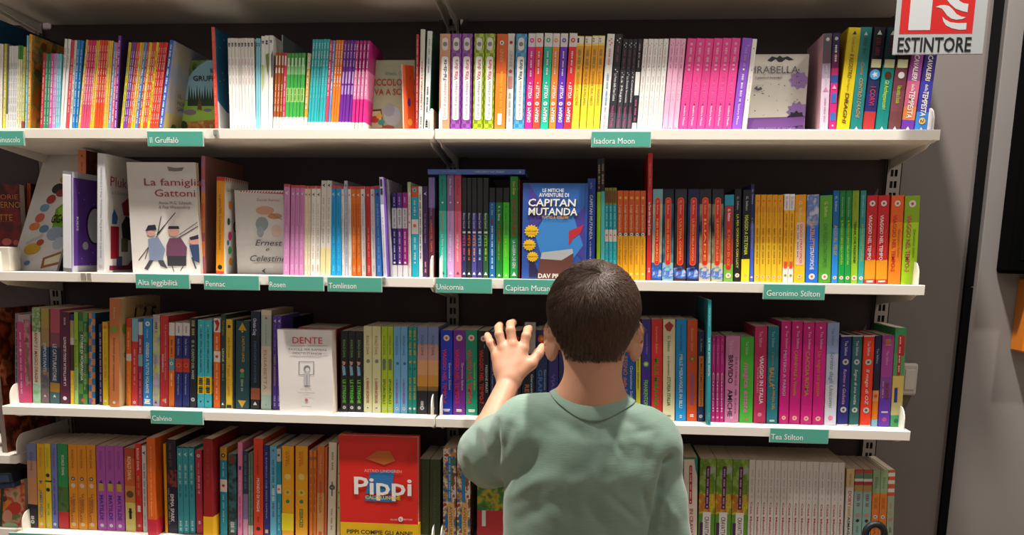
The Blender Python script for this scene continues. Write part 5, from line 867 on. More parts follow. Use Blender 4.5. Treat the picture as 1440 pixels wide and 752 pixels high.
side_print('blue spined picture', [([(.002, .01), (.175, .01), (.175, .25), (.002, .22)], '#b8a06a'), (circ(.05, .06, .014, 4), '#3c6a34'), (circ(.13, .05, .012, 5), '#8a5a3c'), (circ(.12, .72, .016, 5), '#3a4a7a')], [('IL', .05, .42, .02, .012, '#4a4a4a'), ('MONDO', .05, .34, .07, .012, '#4a4a4a'), ('GRUFF', .05, .28, .07, .010, '#4a4a4a')])
# bat cover
els = [('poly', [(1051, 166), (1131, 164), (1131, 184), (1051, 184)], '#7a4a9c'), tx('MIRABELLA', 1050, 1123, 98, 11, '#6a6478', False), tx('I pasticci incantati', 1063, 1100, 109, 3.2, '#7a7484', True),
       ('poly', [(1079, 85), (1086, 79), (1093, 81), (1097, 78), (1101, 81), (1108, 79), (1117, 84), (1110, 85), (1105, 83), (1100, 87), (1095, 87), (1091, 83), (1085, 87)], '#24202a'),
       ('star', 1124, 113, 15, 9, '#a884c8'), ('star', 1122, 158, 17, 11, '#9a78be'), ('star', 1120, 168, 14, 10, '#2c2434'), ('poly', [(1060, 168), (1100, 166), (1131, 164), (1131, 176), (1095, 180), (1055, 182)], '#8858aa'), tx('una storia di streghe', 1066, 1118, 180, 2.2, '#c8b0d8', False)]
for i in range(40): els.append(('ell', rng.uniform(1060, 1128), rng.uniform(92, 164), rng.uniform(.4, 1.0), rng.uniform(.4, 1.0), '#3a343c'))
els += [('poly', [(1060, 125), (1064, 121), (1066, 125), (1070, 122), (1072, 126), (1066, 128)], '#5a5464')]
facebook(1050.5, 1130.5, 76, .075, .012, '#dcd6cc', 'pale cover with black bat and purple splashes, top shelf, right bay', els, 0, lean=1)
# second shelf: red storie cover at far left
els = [tx('STORIE', -16, 21, 276, 7, '#d8843c', False), tx("D'INVERNO", -30, 25, 287, 9, '#d8943c', False), tx('NOTTE', -22, 15, 305, 9, '#d8943c', False), ('line', -10, 311, 18, 311, .8, '#a84a3c'), ('ell', 8, 340, 7, 5, '#d86a5a'), ('ell', 21, 341, 4, 4, '#c85a4a')]
facebook(-40, 32.5, 258, .15, .02, art(['#5a1014', '#8a1a1c', '#3c0a10', '#7a1418'], 16), 'dark red story cover cut by the left edge, second shelf', els, 1, lean=4)
b = MB(); p0 = at(-30, 382, .03); p1 = at(18, 347, .03); b.bevbox(p0[0], xon(15, .03, 1.32), .03, .07, 1.3203, p1[2], mat('#e4ddcc'), .002)
tag(b.build('display_block'), 'cream block before the dark red cover, second shelf, far left', 'display stand')
# white cover crowded with animals, leaning aside
Yp = .05
els = []
def AN(u, v, ru, rv, c): els.append(('ell', u, v, ru, rv, c))
facec = []
r = facebook(6, 84, 232, Yp, .006, '#f0ece8', 'white picture cover with a big green lump, slanting, second shelf, left bay',
    [tx('Roberto', 73, 96, 236, 4, '#3a3430', False, .2), ('poly', [(46, 305), (58, 296), (72, 290), (84, 285), (84, 345), (66, 342), (52, 332)], '#7ab82c'), ('poly', [(50, 305), (62, 298), (84, 292), (84, 310), (60, 320)], '#a4d83c'),
     tx('PIANTA', 60, 84, 300, 11, '#1c1a14', True, .2), tx('GIGANTE', 46, 84, 317, 11, '#1c1a14', True, .2),
     ('ell', 46, 266, 11, 5, '#e0b83c'), ('ell', 38, 278, 11, 7, '#3a3a3c'), ('ell', 46, 284, 9, 5, '#a83c44'), ('ell', 32, 292, 8, 6, '#b84a3c'), ('ell', 26, 303, 8, 5, '#7ab0cc'), ('ell', 24, 316, 8, 6, '#e0705a'),
     ('ell', 20, 327, 9, 5, '#f0904c'), ('ell', 38, 330, 8, 5, '#6a9ac0'), ('line', 16, 348, 40, 338, 4, '#d8d4d0'), ('ell', 30, 355, 14, 7, '#e8b83c'), ('ell', 60, 336, 14, 9, '#a8b8d0'), ('ell', 72, 348, 10, 8, '#c8d0dc'),
     ('ell', 40, 347, 6, 4, '#c85a3c'), ('poly', [(54, 366), (84, 358), (84, 374), (56, 379)], '#a8703c'), ('poly', [(58, 368), (84, 361), (84, 371), (60, 375)], '#ece4c8'), ('line', 72, 250, 78, 272, 1.6, '#3a342c'), ('line', 62, 253, 76, 247, 2.4, '#4a4238'), ('ell', 30, 372, 5, 3, '#5a9ac8')], 1, lean=30, yaw=-4)
r.location = (xon(14, .08, 1.32), .082, 1.3205); r.scale = (.88, 1, 1.36)
# purple case front decoration
pc = [o for o in COL.objects if o.get('label', '').startswith('white spined purple')][0]
b = MB(); th_ = .0072
cov = [o for o in pc.children if o.name.startswith('cover')][0]; xs = max(v.co.x for v in cov.data.vertices) + .0004; hh = max(v.co.z for v in cov.data.vertices)
def sidepoly(mb, pts, c, lay=0): mb.add([(xs + .0002 * (lay + 1), y, z) for y, z in pts], [list(range(len(pts)))], M_(c))
sidepoly(b, [(.003, .0), (.1045, .0), (.1045, hh), (.003, hh)], '#d8d8e2')
b.build('pale_border', pc, fix=False)
b = MB(); sidepoly(b, [(.009, .014), (.1035, .014), (.1035, hh - .012), (.009, hh - .012)], '#6a40a4', 1)
b.build('purple_panel', pc, fix=False)
cl = lambda pts: [(min(y, .1033), z) for y, z in pts]
b = MB(); sidepoly(b, cl([(.094 + .036 * math.cos(q * PI / 12), hh * .48 + .043 * math.sin(q * PI / 12)) for q in range(24)]), '#241a38', 2); sidepoly(b, cl([(.096 + .032 * math.cos(q * PI / 12), hh * .48 + .038 * math.sin(q * PI / 12)) for q in range(24)]), '#d0d2da', 3)
for y, z in ((.03, .8), (.05, .74), (.09, .70), (.04, .14), (.075, .08), (.085, .2)): sidepoly(b, [(y + .0016 * math.cos(q), hh * z + .0016 * math.sin(q)) for q in (0, 1.57, 3.14, 4.71)], '#f0e8f8', 3)
sidepoly(b, [(.055 + .012 * math.cos(q * PI / 6), hh * .27 + .009 * math.sin(q * PI / 6)) for q in range(12)], '#b8bac6', 3)
b.build('oval_drawing', pc, fix=False)
b = MB(); v, f, w = glyphs('KIDS', True, 0); b.add([(xs + .0009, .020 + (g[1]) * .012, hh * .56 - g[0] * .030) for g in v], f, M_('#e8e0f4')); b.build('lettering', pc, fix=False)
# tall-text cover next to it: print on its side
pk = [o for o in COL.objects if o.get('label', '').startswith('wide white paperback, second shelf')][0]
cov = [o for o in pk.children if o.name.startswith('cover')][0]; xs = max(v.co.x for v in cov.data.vertices) + .0003; hh = max(v.co.z for v in cov.data.vertices)
b = MB(); v, f, w = glyphs('Pluk', False, 0); b.add([(xs + .0003, .022 + g[0] * .07, hh * .74 + g[1] * .030) for g in v], f, M_('#a83a4c'))
v, f, w = glyphs('e il Grattacielo', False, 0); b.add([(xs + .0003, .028 + g[0] * .085, hh * .675 + g[1] * .010) for g in v], f, M_('#8a8088')); b.build('lettering', pk, fix=False)
b = MB()
for pts, c in (([(.025, .12), (.06, .12), (.06, .40), (.025, .40)], '#b8283c'), ([(.02, .06), (.10, .06), (.15, .2), (.15, .14), (.12, .02), (.02, .02)], '#8a2c4c'), ([(.03, .42), (.05, .42), (.055, .48), (.04, .55), (.03, .5)], '#3a6aa8'),
               ([(.075, .30), (.12, .28), (.13, .46), (.09, .5), (.07, .42)], '#2c3038'), ([(.08, .5), (.11, .5), (.13, .62), (.10, .66), (.07, .6)], '#a8383c'), ([(.07, .18), (.1, .18), (.1, .3), (.07, .3)], '#7a6a4a'), ([(.05, .05), (.075, .05), (.075, .14), (.05, .14)], '#5a5a8a')):
    sidepoly(b, [(y, z * hh) for y, z in pts], c)
b.build('illustration', pk, fix=False)
# cat family cover
els = [tx('La famiglia', 202, 284, 255.5, 10.5, '#b02c3c', False), tx('Gattoni', 217, 274, 271, 10.5, '#b02c3c', False), tx('Annie M.G. Schmidt', 223, 269, 285, 4.5, '#6a6468', False), tx('& Fiep Westendorp', 223, 267, 291, 4.5, '#6a6468', False, .2),
       ('poly', [(234, 234), (246, 236), (258, 235), (255, 240), (244, 241), (236, 240)], '#8a8488'),
       ('line', 195, 366, 232, 316, 1.1, '#3a3438'), ('line', 220, 330, 246, 299, 1.1, '#3a3438'), ('line', 221, 330, 226, 304, .9, '#3a3438'), ('line', 250, 335, 281, 318, 1.3, '#3a3438'), ('line', 204, 364, 210, 345, .9, '#3a3438'), ('line', 252, 330, 281, 312, .9, '#3a3438'),
       ('poly', [(208, 336), (222, 333), (232, 350), (228, 366), (210, 366)], '#8a9ab8'), ('poly', [(210, 366), (216, 366), (208, 380), (203, 378)], '#4a4a54'), ('poly', [(222, 366), (230, 366), (236, 378), (226, 374)], '#4a4a54'), ('ell', 212, 328, 6, 4, '#e0a89a'), ('poly', [(204, 325), (220, 323), (218, 316), (208, 317)], '#2c3040'),
       ('poly', [(238, 335), (254, 334), (263, 348), (262, 360), (234, 360), (234, 345)], '#7a4a68'), ('poly', [(235, 360), (262, 360), (262, 374), (236, 374)], '#3c3a40'), ('ell', 244, 326, 8, 6, '#e0a89a'), ('poly', [(236, 322), (252, 322), (251, 318), (237, 318)], '#34303a'), ('line', 242, 374, 245, 382, 1.2, '#333'), ('line', 258, 374, 254, 381, 1.2, '#333'),
       ('ell', 273, 338, 8, 6, '#e0a89a'), ('poly', [(266, 334), (281, 330), (281, 336), (268, 338)], '#3a3440'), ('poly', [(266, 345), (281, 344), (281, 370), (272, 366)], '#3a5078'), ('line', 270, 362, 276, 378, 2, '#3a4a68')]
facebook(187, 282, 228, .03, .014, '#ece6e0', 'white cover with red title and musicians drawing, second shelf, left bay', els, 1, lean=1)
# pale cover with script title
els = [('poly', [(335, 267), (402, 270), (402, 273), (335, 270)], '#d84a4a'), tx('Daniel Pennac', 361, 393, 281, 3.6, '#b87068', False), ('ell', 372, 296, 13, 6, '#d8a484'), ('ell', 386, 304, 10, 4, '#c8906c'), ('ell', 368, 315, 9, 10, '#98a4a8'), ('ell', 366, 326, 5, 8, '#a8b0b4'), ('ell', 388, 325, 7, 9, '#e0c4b4'), ('line', 380, 300, 396, 309, 1, '#a87a5a'),
       tx('Ernest', 359, 397, 341, 9, '#54545c', False, .3), tx('e', 374, 379, 350, 6, '#54545c', False, .3), tx('Celestine', 352, 402, 363, 9, '#54545c', False, .3), ('line', 356, 370, 400, 369.5, .6, '#c89a8a'), ('poly', [(368, 381), (374, 377), (372, 381), (374, 385)], '#4a4a54')]
for i in range(17): els.append(('poly', [(336 + i * 4, 268.2), (338 + i * 4, 268.2), (336.5 + i * 4, 271), (334.6 + i * 4, 271)], '#f4f0ec'))
facebook(334, 402, 267.5, .075, .012, '#dcd8d4', 'pale cover with script title and red striped edge, second shelf, left bay', els, 1, lean=1)
# white flowered cover side (orange spine): print
oy = [o for o in COL.objects if o.get('label', '').startswith('orange red-topped')][0]
cov = [o for o in oy.children if o.name.startswith('cover')][0]; xs = max(v.co.x for v in cov.data.vertices) + .0003; hh = max(v.co.z for v in cov.data.vertices)
b = MB()
for y, z, r_, c in ((.03, .72, .009, '#f0862c'), (.022, .55, .008, '#3a4a3a'), (.03, .4, .010, '#d83a78'), (.02, .33, .006, '#3a7ac0'), (.03, .25, .009, '#4aa84a'), (.035, .13, .009, '#f0a02c'), (.06, .5, .012, '#1c1a1c'), (.065, .5, .010, '#fff'), (.085, .28, .02, '#e8706a'), (.07, .4, .008, '#2c6ac0')):
    sidepoly(b, [(y + r_ * math.cos(q * PI / 5), z * hh + r_ * math.sin(q * PI / 5)) for q in range(10)], c, 1 if c == '#fff' else 0)
for q in range(11): sidepoly(b, [(.003 + q * .012, hh - .001), (.012 + q * .012, hh - .001), (.0075 + q * .012, hh - .010)], '#d83a30')
b.build('illustration', oy, fix=False)
b = MB(); v, f, w = glyphs('La prima', False, 0); b.add([(xs + .0003, .012 + g[0] * .05, hh * .86 + g[1] * .013) for g in v], f, M_('#2a2a2a')); b.build('lettering', oy, fix=False)
# blue comic cover
els = [('poly', [(744, 258), (822, 258), (822, 300), (744, 300)], '#2c64b4'), ('poly', [(744, 258), (770, 300), (744, 330)], '#4a3c98'), ('poly', [(822, 290), (790, 330), (822, 370)], '#4a3c98'), ('poly', [(752, 330), (768, 300), (805, 300), (820, 345), (800, 372), (765, 372)], '#3a86d0'), ('poly', [(744, 350), (760, 390), (744, 390)], '#28204c'),
       tx('LE MITICHE', 763, 793, 267.5, 5, '#f0f0ec'), tx('AVVENTURE DI', 758, 800, 274, 5.5, '#f0f0ec'),
       tx('CAPITAN', 744, 811, 285.5, 10.5, '#14141c', True, .05), tx('CAPITAN', 743, 810, 284.5, 10.5, '#f6f4ee', True, .05), tx('MUTANDA', 744, 813, 298.5, 10.5, '#14141c', True, .05), tx('MUTANDA', 743, 812, 297, 10.5, '#f6f4ee', True, .05), tx('TUTTO A COLORI', 762, 799, 305.5, 3.6, '#e8a02c'),
       ('poly', [(800, 325), (821, 316), (816, 328), (806, 335), (800, 345)], '#c02838'), ('poly', [(762, 355), (805, 350), (806, 356), (790, 366), (760, 364)], '#b4b8bc'), ('poly', [(760, 364), (790, 366), (806, 356), (806, 392), (755, 392)], '#6a3c34'),
       ('star', 747.5, 325, 10.5, 14, '#f4c41c'), ('star', 744.5, 344.5, 9.5, 14, '#f4c41c'), ('star', 749, 361, 8.5, 14, '#f4c41c'), tx('AZIONE!', 740, 755, 325, 2.6, '#5a3a14'), tx('MISTERO!', 737.5, 752, 344.5, 2.4, '#5a3a14'), tx('RISATE!', 743, 755.5, 361, 2.4, '#5a3a14'),
       tx('DAV PILKEY', 757, 803, 387.5, 6.5, '#f0ece0')]
facebook(733.5, 823.5, 257.5, .02, .026, '#2c54a8', 'blue comic cover with yellow bursts above the boy\'s head, second shelf', els, 1, spinec='#4a3cb0', lean=0.5, hard=True)
# book lying flat on top of others (right bay, second shelf)
p0 = at(601.5, 243, .035); p1 = at(738, 250, .035); h0 = at(660, 245, .035)[2]
r = empty('hardcover_book', (p0[0], .035, h0 - .0), (0, math.radians(-.2), 0)); Wd = p1[0] - p0[0]; t = .0098
b = MB(); b.bevbox(0, Wd, 0, .0022, 0, t, mat('#5878c8', rough=.25), .0006); b.box(0, Wd, .0022, .15, 0, .002, mat('#3f62b4')); b.box(0, Wd, .0022, .15, t - .002, t, mat('#3f62b4')); b.build('cover', r)
b = MB(); b.box(.003, Wd - .003, .0023, .146, .002, t - .002, paper()); b.build('page_block', r)
b = MB(); put_text(b, 'UNICORNO PER SEMPRE', (.10, t * .5), .062, -.0045, 'h', -.0004, mat('#c8d4f0')); put_text(b, 'Ana Punset', (.03, t * .5), .03, -.003, 'h', -.0004, mat('#8ea6dc')); b.build('lettering', r, fix=False)
b = MB(); b.prism([(Wd - .012, .003), (Wd - .008, .003), (Wd - .010, .0075)], -.0005, -.0003, mat('#c8d4f0')); b.build('publisher_mark', r)
tag(r, 'blue hardback lying flat across the turquoise and lilac spines, second shelf', 'book')
# third shelf: standing white cover
els = [tx('DENTE', 411, 453, 478, 9.5, '#d0303c', False), ('line', 407, 486.3, 461, 486.3, .5, '#8a8a8a'), tx('FAVOLE PER BAMBINI', 406, 459, 491, 3.2, '#6a6a70', False), tx('MOLTO STANCHI', 412, 452, 496.5, 3.2, '#6a6a70', False), ('line', 407, 500.5, 461, 500, .5, '#a8a8a8'),
       ('line', 420, 508.5, 441, 508.5, .7, '#7a7a7e'), ('line', 420, 527, 441, 527, .7, '#7a7a7e'), ('line', 420.3, 508.5, 420.3, 527, .7, '#7a7a7e'), ('line', 441, 508.5, 441, 527, .7, '#7a7a7e'), ('ell', 431.5, 518, 4.6, 4.2, '#8a8a8e'), ('ell', 432, 520, 3, 3, '#e8e4e0'), ('poly', [(427.5, 523), (435.5, 523), (435, 542), (428, 542)], '#c8c8cc'), ('line', 427, 543, 437, 543, .8, '#8a8a8e'), ('line', 431.5, 527, 431.5, 542, .5, '#77777c'),
       tx('Disegni di', 423, 438, 547.5, 2.0, '#9a9a9a', False), tx('Franco Matticchio', 419, 443, 551.5, 2.0, '#9a9a9a', False), ('ell', 431, 562.5, 2.2, 2.2, '#d8707a'), tx('BOMPIANI', 425, 438, 571, 1.8, '#a87a7a', False)]
facebook(393.5, 468.5, 464, .014, .034, '#f2efec', 'thick white standing cover with small framed sketch, third shelf, left bay', els, 2, lean=1.0)
# brown book side print
bt = [o for o in COL.objects if o.get('label', '').startswith('tall brown')][0]
cov = [o for o in bt.children if o.name.startswith('cover')][0]; xs = max(v.co.x for v in cov.data.vertices) + .0003; hh = max(v.co.z for v in cov.data.vertices)
b = MB(); v, f, w = glyphs('1 ? 5', True, .2); b.add([(xs + .0003, .06 + g[0] * .11, hh * .76 + g[1] * .05) for g in v], f, M_('#1c1814'))
v, f, w = glyphs('Solga Saliceti', False, .1); b.add([(xs + .0003, .07 + g[0] * .09, hh * .90 + g[1] * .014) for g in v], f, M_('#5a4430'))
v, f, w = glyphs('DESY', True, 0); b.add([(xs + .0003, .02 + g[0] * .03, hh * .46 + g[1] * .014) for g in v], f, M_('#3a2a1c')); b.build('lettering', bt, fix=False)
b = MB(); sidepoly(b, [(.022 + .011 * math.cos(q * PI / 6), hh * .72 + .012 * math.sin(q * PI / 6)) for q in range(12)], '#6a9a34'); b.build('green_mark', bt, fix=False)
# bottom shelf: red cover with yellow band
SKIN = '#e8c8a8'
els = [tx('ASTRID LINDGREN', 512, 565, 661.3, 4, '#f0a090'), tx('PIPPI'.title(), 498, 579, 681.5, 25, '#f4f0ec', True, .0), tx('CALZELUNGHE', 514, 563, 698.5, 5, '#f0cc3c'),
       ('poly', [(520, 665), (556, 660), (552, 675), (558, 694), (514, 694)], '#2c78b8'), ('poly', [(513, 697), (560, 697), (556, 706), (514, 704)], '#2c8ac8'), ('poly', [(514, 645), (530, 634), (548, 634), (556, 648), (540, 654)], '#c8662c'),
       ('ell', 563.5, 730, 3.4, 3.6, '#f4f0ec'), tx('SALANI', 549, 559, 730, 2.2, '#f0c0b8'), tx('EDITORE', 568, 580, 730, 2.2, '#f0c0b8'), tx('S', 562, 565, 730, 3.6, '#d8281c'), tx('PIPPI COMPIE GLI ANNI!', 488, 580, 746.5, 6, '#1c1a14'), tx('auguri', 500, 570, 758, 4, '#1c1a14', False)]
facebook(479.5, 588, 614, .012, .03, '#e0261e', 'red cover with yellow paper band and large white title, bottom shelf', els, 3, spinec='#f0b414', lean=.6, hard=True, band=(.21, '#f2c21c'))
# side print of the two paper-banded thick ones is colour only; yellow foot of the dark red one wraps round
for st, c_ in (('dark red yellow-footed', '#f4b81c'), ('thick orange red-footed', '#d02c44')):
    o = [q for q in COL.objects if q.get('label', '').startswith(st)][0]; cov = [q for q in o.children if q.name.startswith('cover')][0]
    xs = max(v.co.x for v in cov.data.vertices); hh = max(v.co.z for v in cov.data.vertices)
    b = MB(); fr = .22 if 'dark' in st else .17; b.box(-xs - .0004, xs + .0004, -.0004, .155, 0, hh * fr, mat(c_)); b.build('paper_band', o)
# grey tag behind the index finger
q0 = at(737.5, 477, .04); q1 = at(753.5, 453, .04)
b = MB(); b.bevbox(q0[0], q1[0], .0395, .0402, 1.16, q1[2], mat('#b8b4b0', rough=.2, k=.6), .0003); r = b.build('shelf_divider'); tag(r, "clear grey plastic divider sticking up behind the boy's index finger", 'divider')

# ================================================================== things in the neighbouring bay (far left)
zn = float(at(6, 640, .03)[2])
RUST = art(['#b8502c', '#8a3018', '#3c1c14', '#c86a3c', '#6a2818'], 18)
r = empty('picture_book', (-1.032, .055, zn + .0005)); b = MB(); b.box(-.006, .006, .0, .0008, 0, .335, M_('#8a7a70')); b.box(.0045, .006, .0008, .20, 0, .335, RUST); b.box(-.006, -.0045, .0008, .20, 0, .335, RUST); b.build('cover', r)
b = MB(); b.box(-.0044, .0044, .001, .198, .002, .333, paper()); b.build('page_block', r); tag(r, 'large rusty orange picture book in the neighbouring bay, left edge', 'book')
z5 = float(at(10, 690, .03)[2])
r = empty('picture_book', (-1.12, .02, zn - .09), (0, math.radians(-7), 0)); b = MB(); b.bevbox(0, .125, 0, .2, 0, .012, M_('#1c2c44'), .001); b.bevbox(-.001, .126, -.001, .2, .013, .035, M_('#131722'), .001); b.build('cover', r); b = MB(); b.box(.004, .12, -.0012, .19, .016, .032, M_('#2c4058')); b.build('page_block', r)
tag(r, 'dark blue books edge lying flat in the neighbouring bay, lower left', 'book')
facebook(-60, 37.5, 674, .045, .02, art(['#e8642c', '#f0a03c', '#c83c2c', '#e8b08a', '#7a8a4c'], 22), 'orange cartoon cover in the neighbouring bay, lower left corner', [('ell', 12, 684, 7, 5, '#e8906a'), ('ell', 20, 715, 9, 9, '#d8402c'), ('ell', 10, 726, 7, 9, '#e8a48a'), ('ell', 4, 702, 5, 4, '#6a2a1c'), ('ell', 14, 742, 12, 8, '#a8c89a'), ('line', 2, 680, 2, 752, 4, '#2c4a2c')], 3, lean=3)
b = MB(); b.box(-1.6, -.985, .03, .25, .69, .7195, LIGHT()); tag(b.build('shelf_board'), 'white shelf board of the neighbouring bay, lowest, left edge', 'shelf')

# ================================================================== THE BOY
class SDF:
    """signed distance field on a rectilinear grid, turned into one smooth mesh"""
    def __init__(s, xs, ys, zs):
        s.ax = [np.asarray(a, np.float32) for a in (xs, ys, zs)]; s.F = np.full([len(a) for a in s.ax], 1.0, np.float32)
    def put(s, fn, lo, hi, k=0.01, op='u'):
        i = [slice(max(0, np.searchsorted(a, l - .03 - 2 * k) - 1), np.searchsorted(a, h + .03 + 2 * k) + 1) for a, l, h in zip(s.ax, lo, hi)]
        X, Y, Z = np.meshgrid(*[a[j] for a, j in zip(s.ax, i)], indexing='ij')
        d = fn(X, Y, Z).astype(np.float32); F = s.F[tuple(i)]
        if op == 'u':
            h = np.clip(.5 + .5 * (F - d) / k, 0, 1); s.F[tuple(i)] = F * (1 - h) + d * h - k * h * (1 - h)
        elif op == 's':
            h = np.clip(.5 - .5 * (F + d) / k, 0, 1); s.F[tuple(i)] = F * (1 - h) - d * h + k * h * (1 - h)
    def cap(s, a, b, ra, rb, k=.01, op='u'):
        a = np.array(a, float); b = np.array(b, float); ba = b - a; L2 = ba @ ba + 1e-12
        def fn(X, Y, Z):
            t = np.clip(((X - a[0]) * ba[0] + (Y - a[1]) * ba[1] + (Z - a[2]) * ba[2]) / L2, 0, 1)
            return np.sqrt((X - a[0] - t * ba[0]) ** 2 + (Y - a[1] - t * ba[1]) ** 2 + (Z - a[2] - t * ba[2]) ** 2) - (ra + (rb - ra) * t)
        r = max(ra, rb); s.put(fn, np.minimum(a, b) - r, np.maximum(a, b) + r, k, op)
    def ell(s, c, r, k=.01, rot=None, op='u'):
        c = np.array(c, float); r = np.array(r, float); R = np.eye(3) if rot is None else np.array(Matrix.Rotation(rot[1], 3, rot[0]))
        def fn(X, Y, Z):
            P = np.stack([X - c[0], Y - c[1], Z - c[2]], -1) @ R
            q = np.sqrt(((P / r) ** 2).sum(-1)); g = np.sqrt(((P / r ** 2) ** 2).sum(-1)) + 1e-9
            return q * (q - 1) / g
        m_ = r.max(); s.put(fn, c - m_, c + m_, k, op)
    def chain(s, pts, rs, k=.004):
        for i in range(len(pts) - 1): s.cap(pts[i], pts[i + 1], rs[i], rs[i + 1], k)
    def mesh(s):
        F = s.F; S_ = F < 0; n = F.shape
        c = S_[:-1, :-1, :-1].astype(np.int8).copy() * 0
        for dx in (0, 1):
            for dy in (0, 1):
                for dz in (0, 1): c += S_[dx:n[0] - 1 + dx, dy:n[1] - 1 + dy, dz:n[2] - 1 + dz]
        act = (c > 0) & (c < 8); I = np.argwhere(act); idx = np.full(act.shape, -1, np.int32); idx[act] = np.arange(len(I))
        P = np.zeros((len(I), 3)); cnt = np.zeros(len(I))
        co = [(0, 0, 0), (1, 0, 0), (0, 1, 0), (1, 1, 0), (0, 0, 1), (1, 0, 1), (0, 1, 1), (1, 1, 1)]
        val = {q: F[I[:, 0] + q[0], I[:, 1] + q[1], I[:, 2] + q[2]] for q in co}
        for a in co:
            for d in range(3):
                if a[d] == 1: continue
                b_ = list(a); b_[d] = 1; b_ = tuple(b_); fa, fb = val[a], val[b_]; m_ = (fa < 0) != (fb < 0)
                t = np.where(m_, fa / np.where(m_, fa - fb, 1), 0)
                p = np.stack([s.ax[e][I[:, e] + a[e]] for e in range(3)], 1).astype(float)
                p[:, d] += t * (s.ax[d][I[:, d] + 1] - s.ax[d][I[:, d]])
                P[m_] += p[m_]; cnt[m_] += 1
        P /= cnt[:, None]; faces = []
        for d in range(3):
            e1, e2 = [(1, 2), (2, 0), (0, 1)][d]
            sl0 = [slice(None)] * 3; sl1 = [slice(None)] * 3; sl0[d] = slice(0, -1); sl1[d] = slice(1, None)
            A_ = S_[tuple(sl0)]; B_ = S_[tuple(sl1)]; E_ = np.argwhere(A_ != B_)
            E_ = E_[(E_[:, e1] > 0) & (E_[:, e2] > 0) & (E_[:, e1] < n[e1] - 1) & (E_[:, e2] < n[e2] - 1)]
            fl = A_[E_[:, 0], E_[:, 1], E_[:, 2]]; q = []
            for o1, o2 in ((-1, -1), (0, -1), (0, 0), (-1, 0)):
                g = E_.copy(); g[:, e1] += o1; g[:, e2] += o2; q.append(idx[g[:, 0], g[:, 1], g[:, 2]])
            q = np.stack(q, 1); q[~fl] = q[~fl][:, ::-1]; faces.append(q)
        return P, np.concatenate(faces)
def smooth(P, Fq, it=2, lam=.5):
    P = P.copy(); e = np.concatenate([Fq[:, [0, 1]], Fq[:, [1, 2]], Fq[:, [2, 3]], Fq[:, [3, 0]]])
    for _ in range(it):
        A_ = np.zeros_like(P); n_ = np.zeros(len(P)); np.add.at(A_, e[:, 0], P[e[:, 1]]); np.add.at(A_, e[:, 1], P[e[:, 0]]); np.add.at(n_, e[:, 0], 1); np.add.at(n_, e[:, 1], 1)
        P += lam * (A_ / np.maximum(n_, 1)[:, None] - P)
    return P
def npmesh(name, P, Fq, mt, parent=None):
    me = bpy.data.meshes.new(name); me.vertices.add(len(P)); me.vertices.foreach_set('co', P.astype(np.float32).ravel())
    me.loops.add(Fq.size); me.loops.foreach_set('vertex_index', Fq.astype(np.int32).ravel())
    me.polygons.add(len(Fq)); me.polygons.foreach_set('loop_start', np.arange(len(Fq), dtype=np.int32) * 4); me.polygons.foreach_set('loop_total', np.full(len(Fq), 4, np.int32))
    me.polygons.foreach_set('use_smooth', np.ones(len(Fq), bool)); me.materials.append(mt); me.update(); me.validate()
    return link(name, me, parent)
def axis(*seg):
    """segments (start, end, step)"""
    o = []
    for a, b_, st in seg: o += list(np.linspace(a, b_, max(2, int(round((b_ - a) / st)) + 1))[:-1])
    o.append(seg[-1][1]); return np.array(o)

def skinmat():
    M = bpy.data.materials.new('skin'); M.use_nodes = True; nt = M.node_tree; b = nt.nodes['Principled BSDF']
    tc = nt.nodes.new('ShaderNodeTexCoord'); n = nt.nodes.new('ShaderNodeTexNoise'); n.inputs['Scale'].default_value = 28; n.inputs['Detail'].default_value = 4
    mx = nt.nodes.new('ShaderNodeMix'); mx.data_type = 'RGBA'; mx.inputs[6].default_value = (.42, .20, .118, 1); mx.inputs[7].default_value = (.50, .255, .158, 1)
    nt.links.new(tc.outputs['Object'], n.inputs['Vector']); nt.links.new(n.outputs['Fac'], mx.inputs[0]); nt.links.new(mx.outputs[2], b.inputs['Base Color'])
    b.inputs['Roughness'].default_value = .5; b.inputs['Subsurface Weight'].default_value = .25; b.inputs['Subsurface Radius'].default_value = (.012, .005, .003); b.inputs['Subsurface Scale'].default_value = .6
    n2 = nt.nodes.new('ShaderNodeTexNoise'); n2.inputs['Scale'].default_value = 600; bp = nt.nodes.new('ShaderNodeBump'); bp.inputs['Strength'].default_value = .12; bp.inputs['Distance'].default_value = .001
    nt.links.new(tc.outputs['Object'], n2.inputs['Vector']); nt.links.new(n2.outputs['Fac'], bp.inputs['Height']); nt.links.new(bp.outputs[0], b.inputs['Normal'])
    return M
SKINM = skinmat()
BY = -.42
boy = empty('person', (.33, BY, 0))
boy_loc = np.array([.33, BY, 0])
def g2(u, v, Y): return tuple(at(u, v, Y))
# --- body: one continuous surface -----------------------------------------
sd = SDF(axis((.06, .105, .006), (.105, .25, .0021), (.25, .42, .0035), (.42, .58, .006)),
         axis((-.60, -.53, .008), (-.53, -.31, .0038), (-.31, -.11, .006), (-.11, .075, .0022)),
         axis((-.005, 1.0, .009), (1.0, 1.09, .006), (1.09, 1.25, .0021), (1.25, 1.37, .004)))
HC = np.array([.3345, -.425, 1.283])
sd.ell(HC, (.0715, .090, .0735), .01)                                  # cranium
sd.ell((.3355, -.378, 1.228), (.053, .062, .068), .03)                # face
sd.ell((.3355, -.345, 1.188), (.034, .035, .030), .03)                # jaw
sd.ell((.3355, -.315, 1.222), (.010, .016, .014), .012)               # nose
sd.cap((.3355, -.322, 1.245), (.3355, -.314, 1.225), .006, .009, .010)
for s_ in (-1, 1): sd.ell((.3355 + s_ * .027, -.326, 1.246), (.012, .010, .009), .006, op='s')   # eye sockets
sd.cap((.322, -.318, 1.198), (.349, -.318, 1.198), .0045, .0045, .006)  # lips
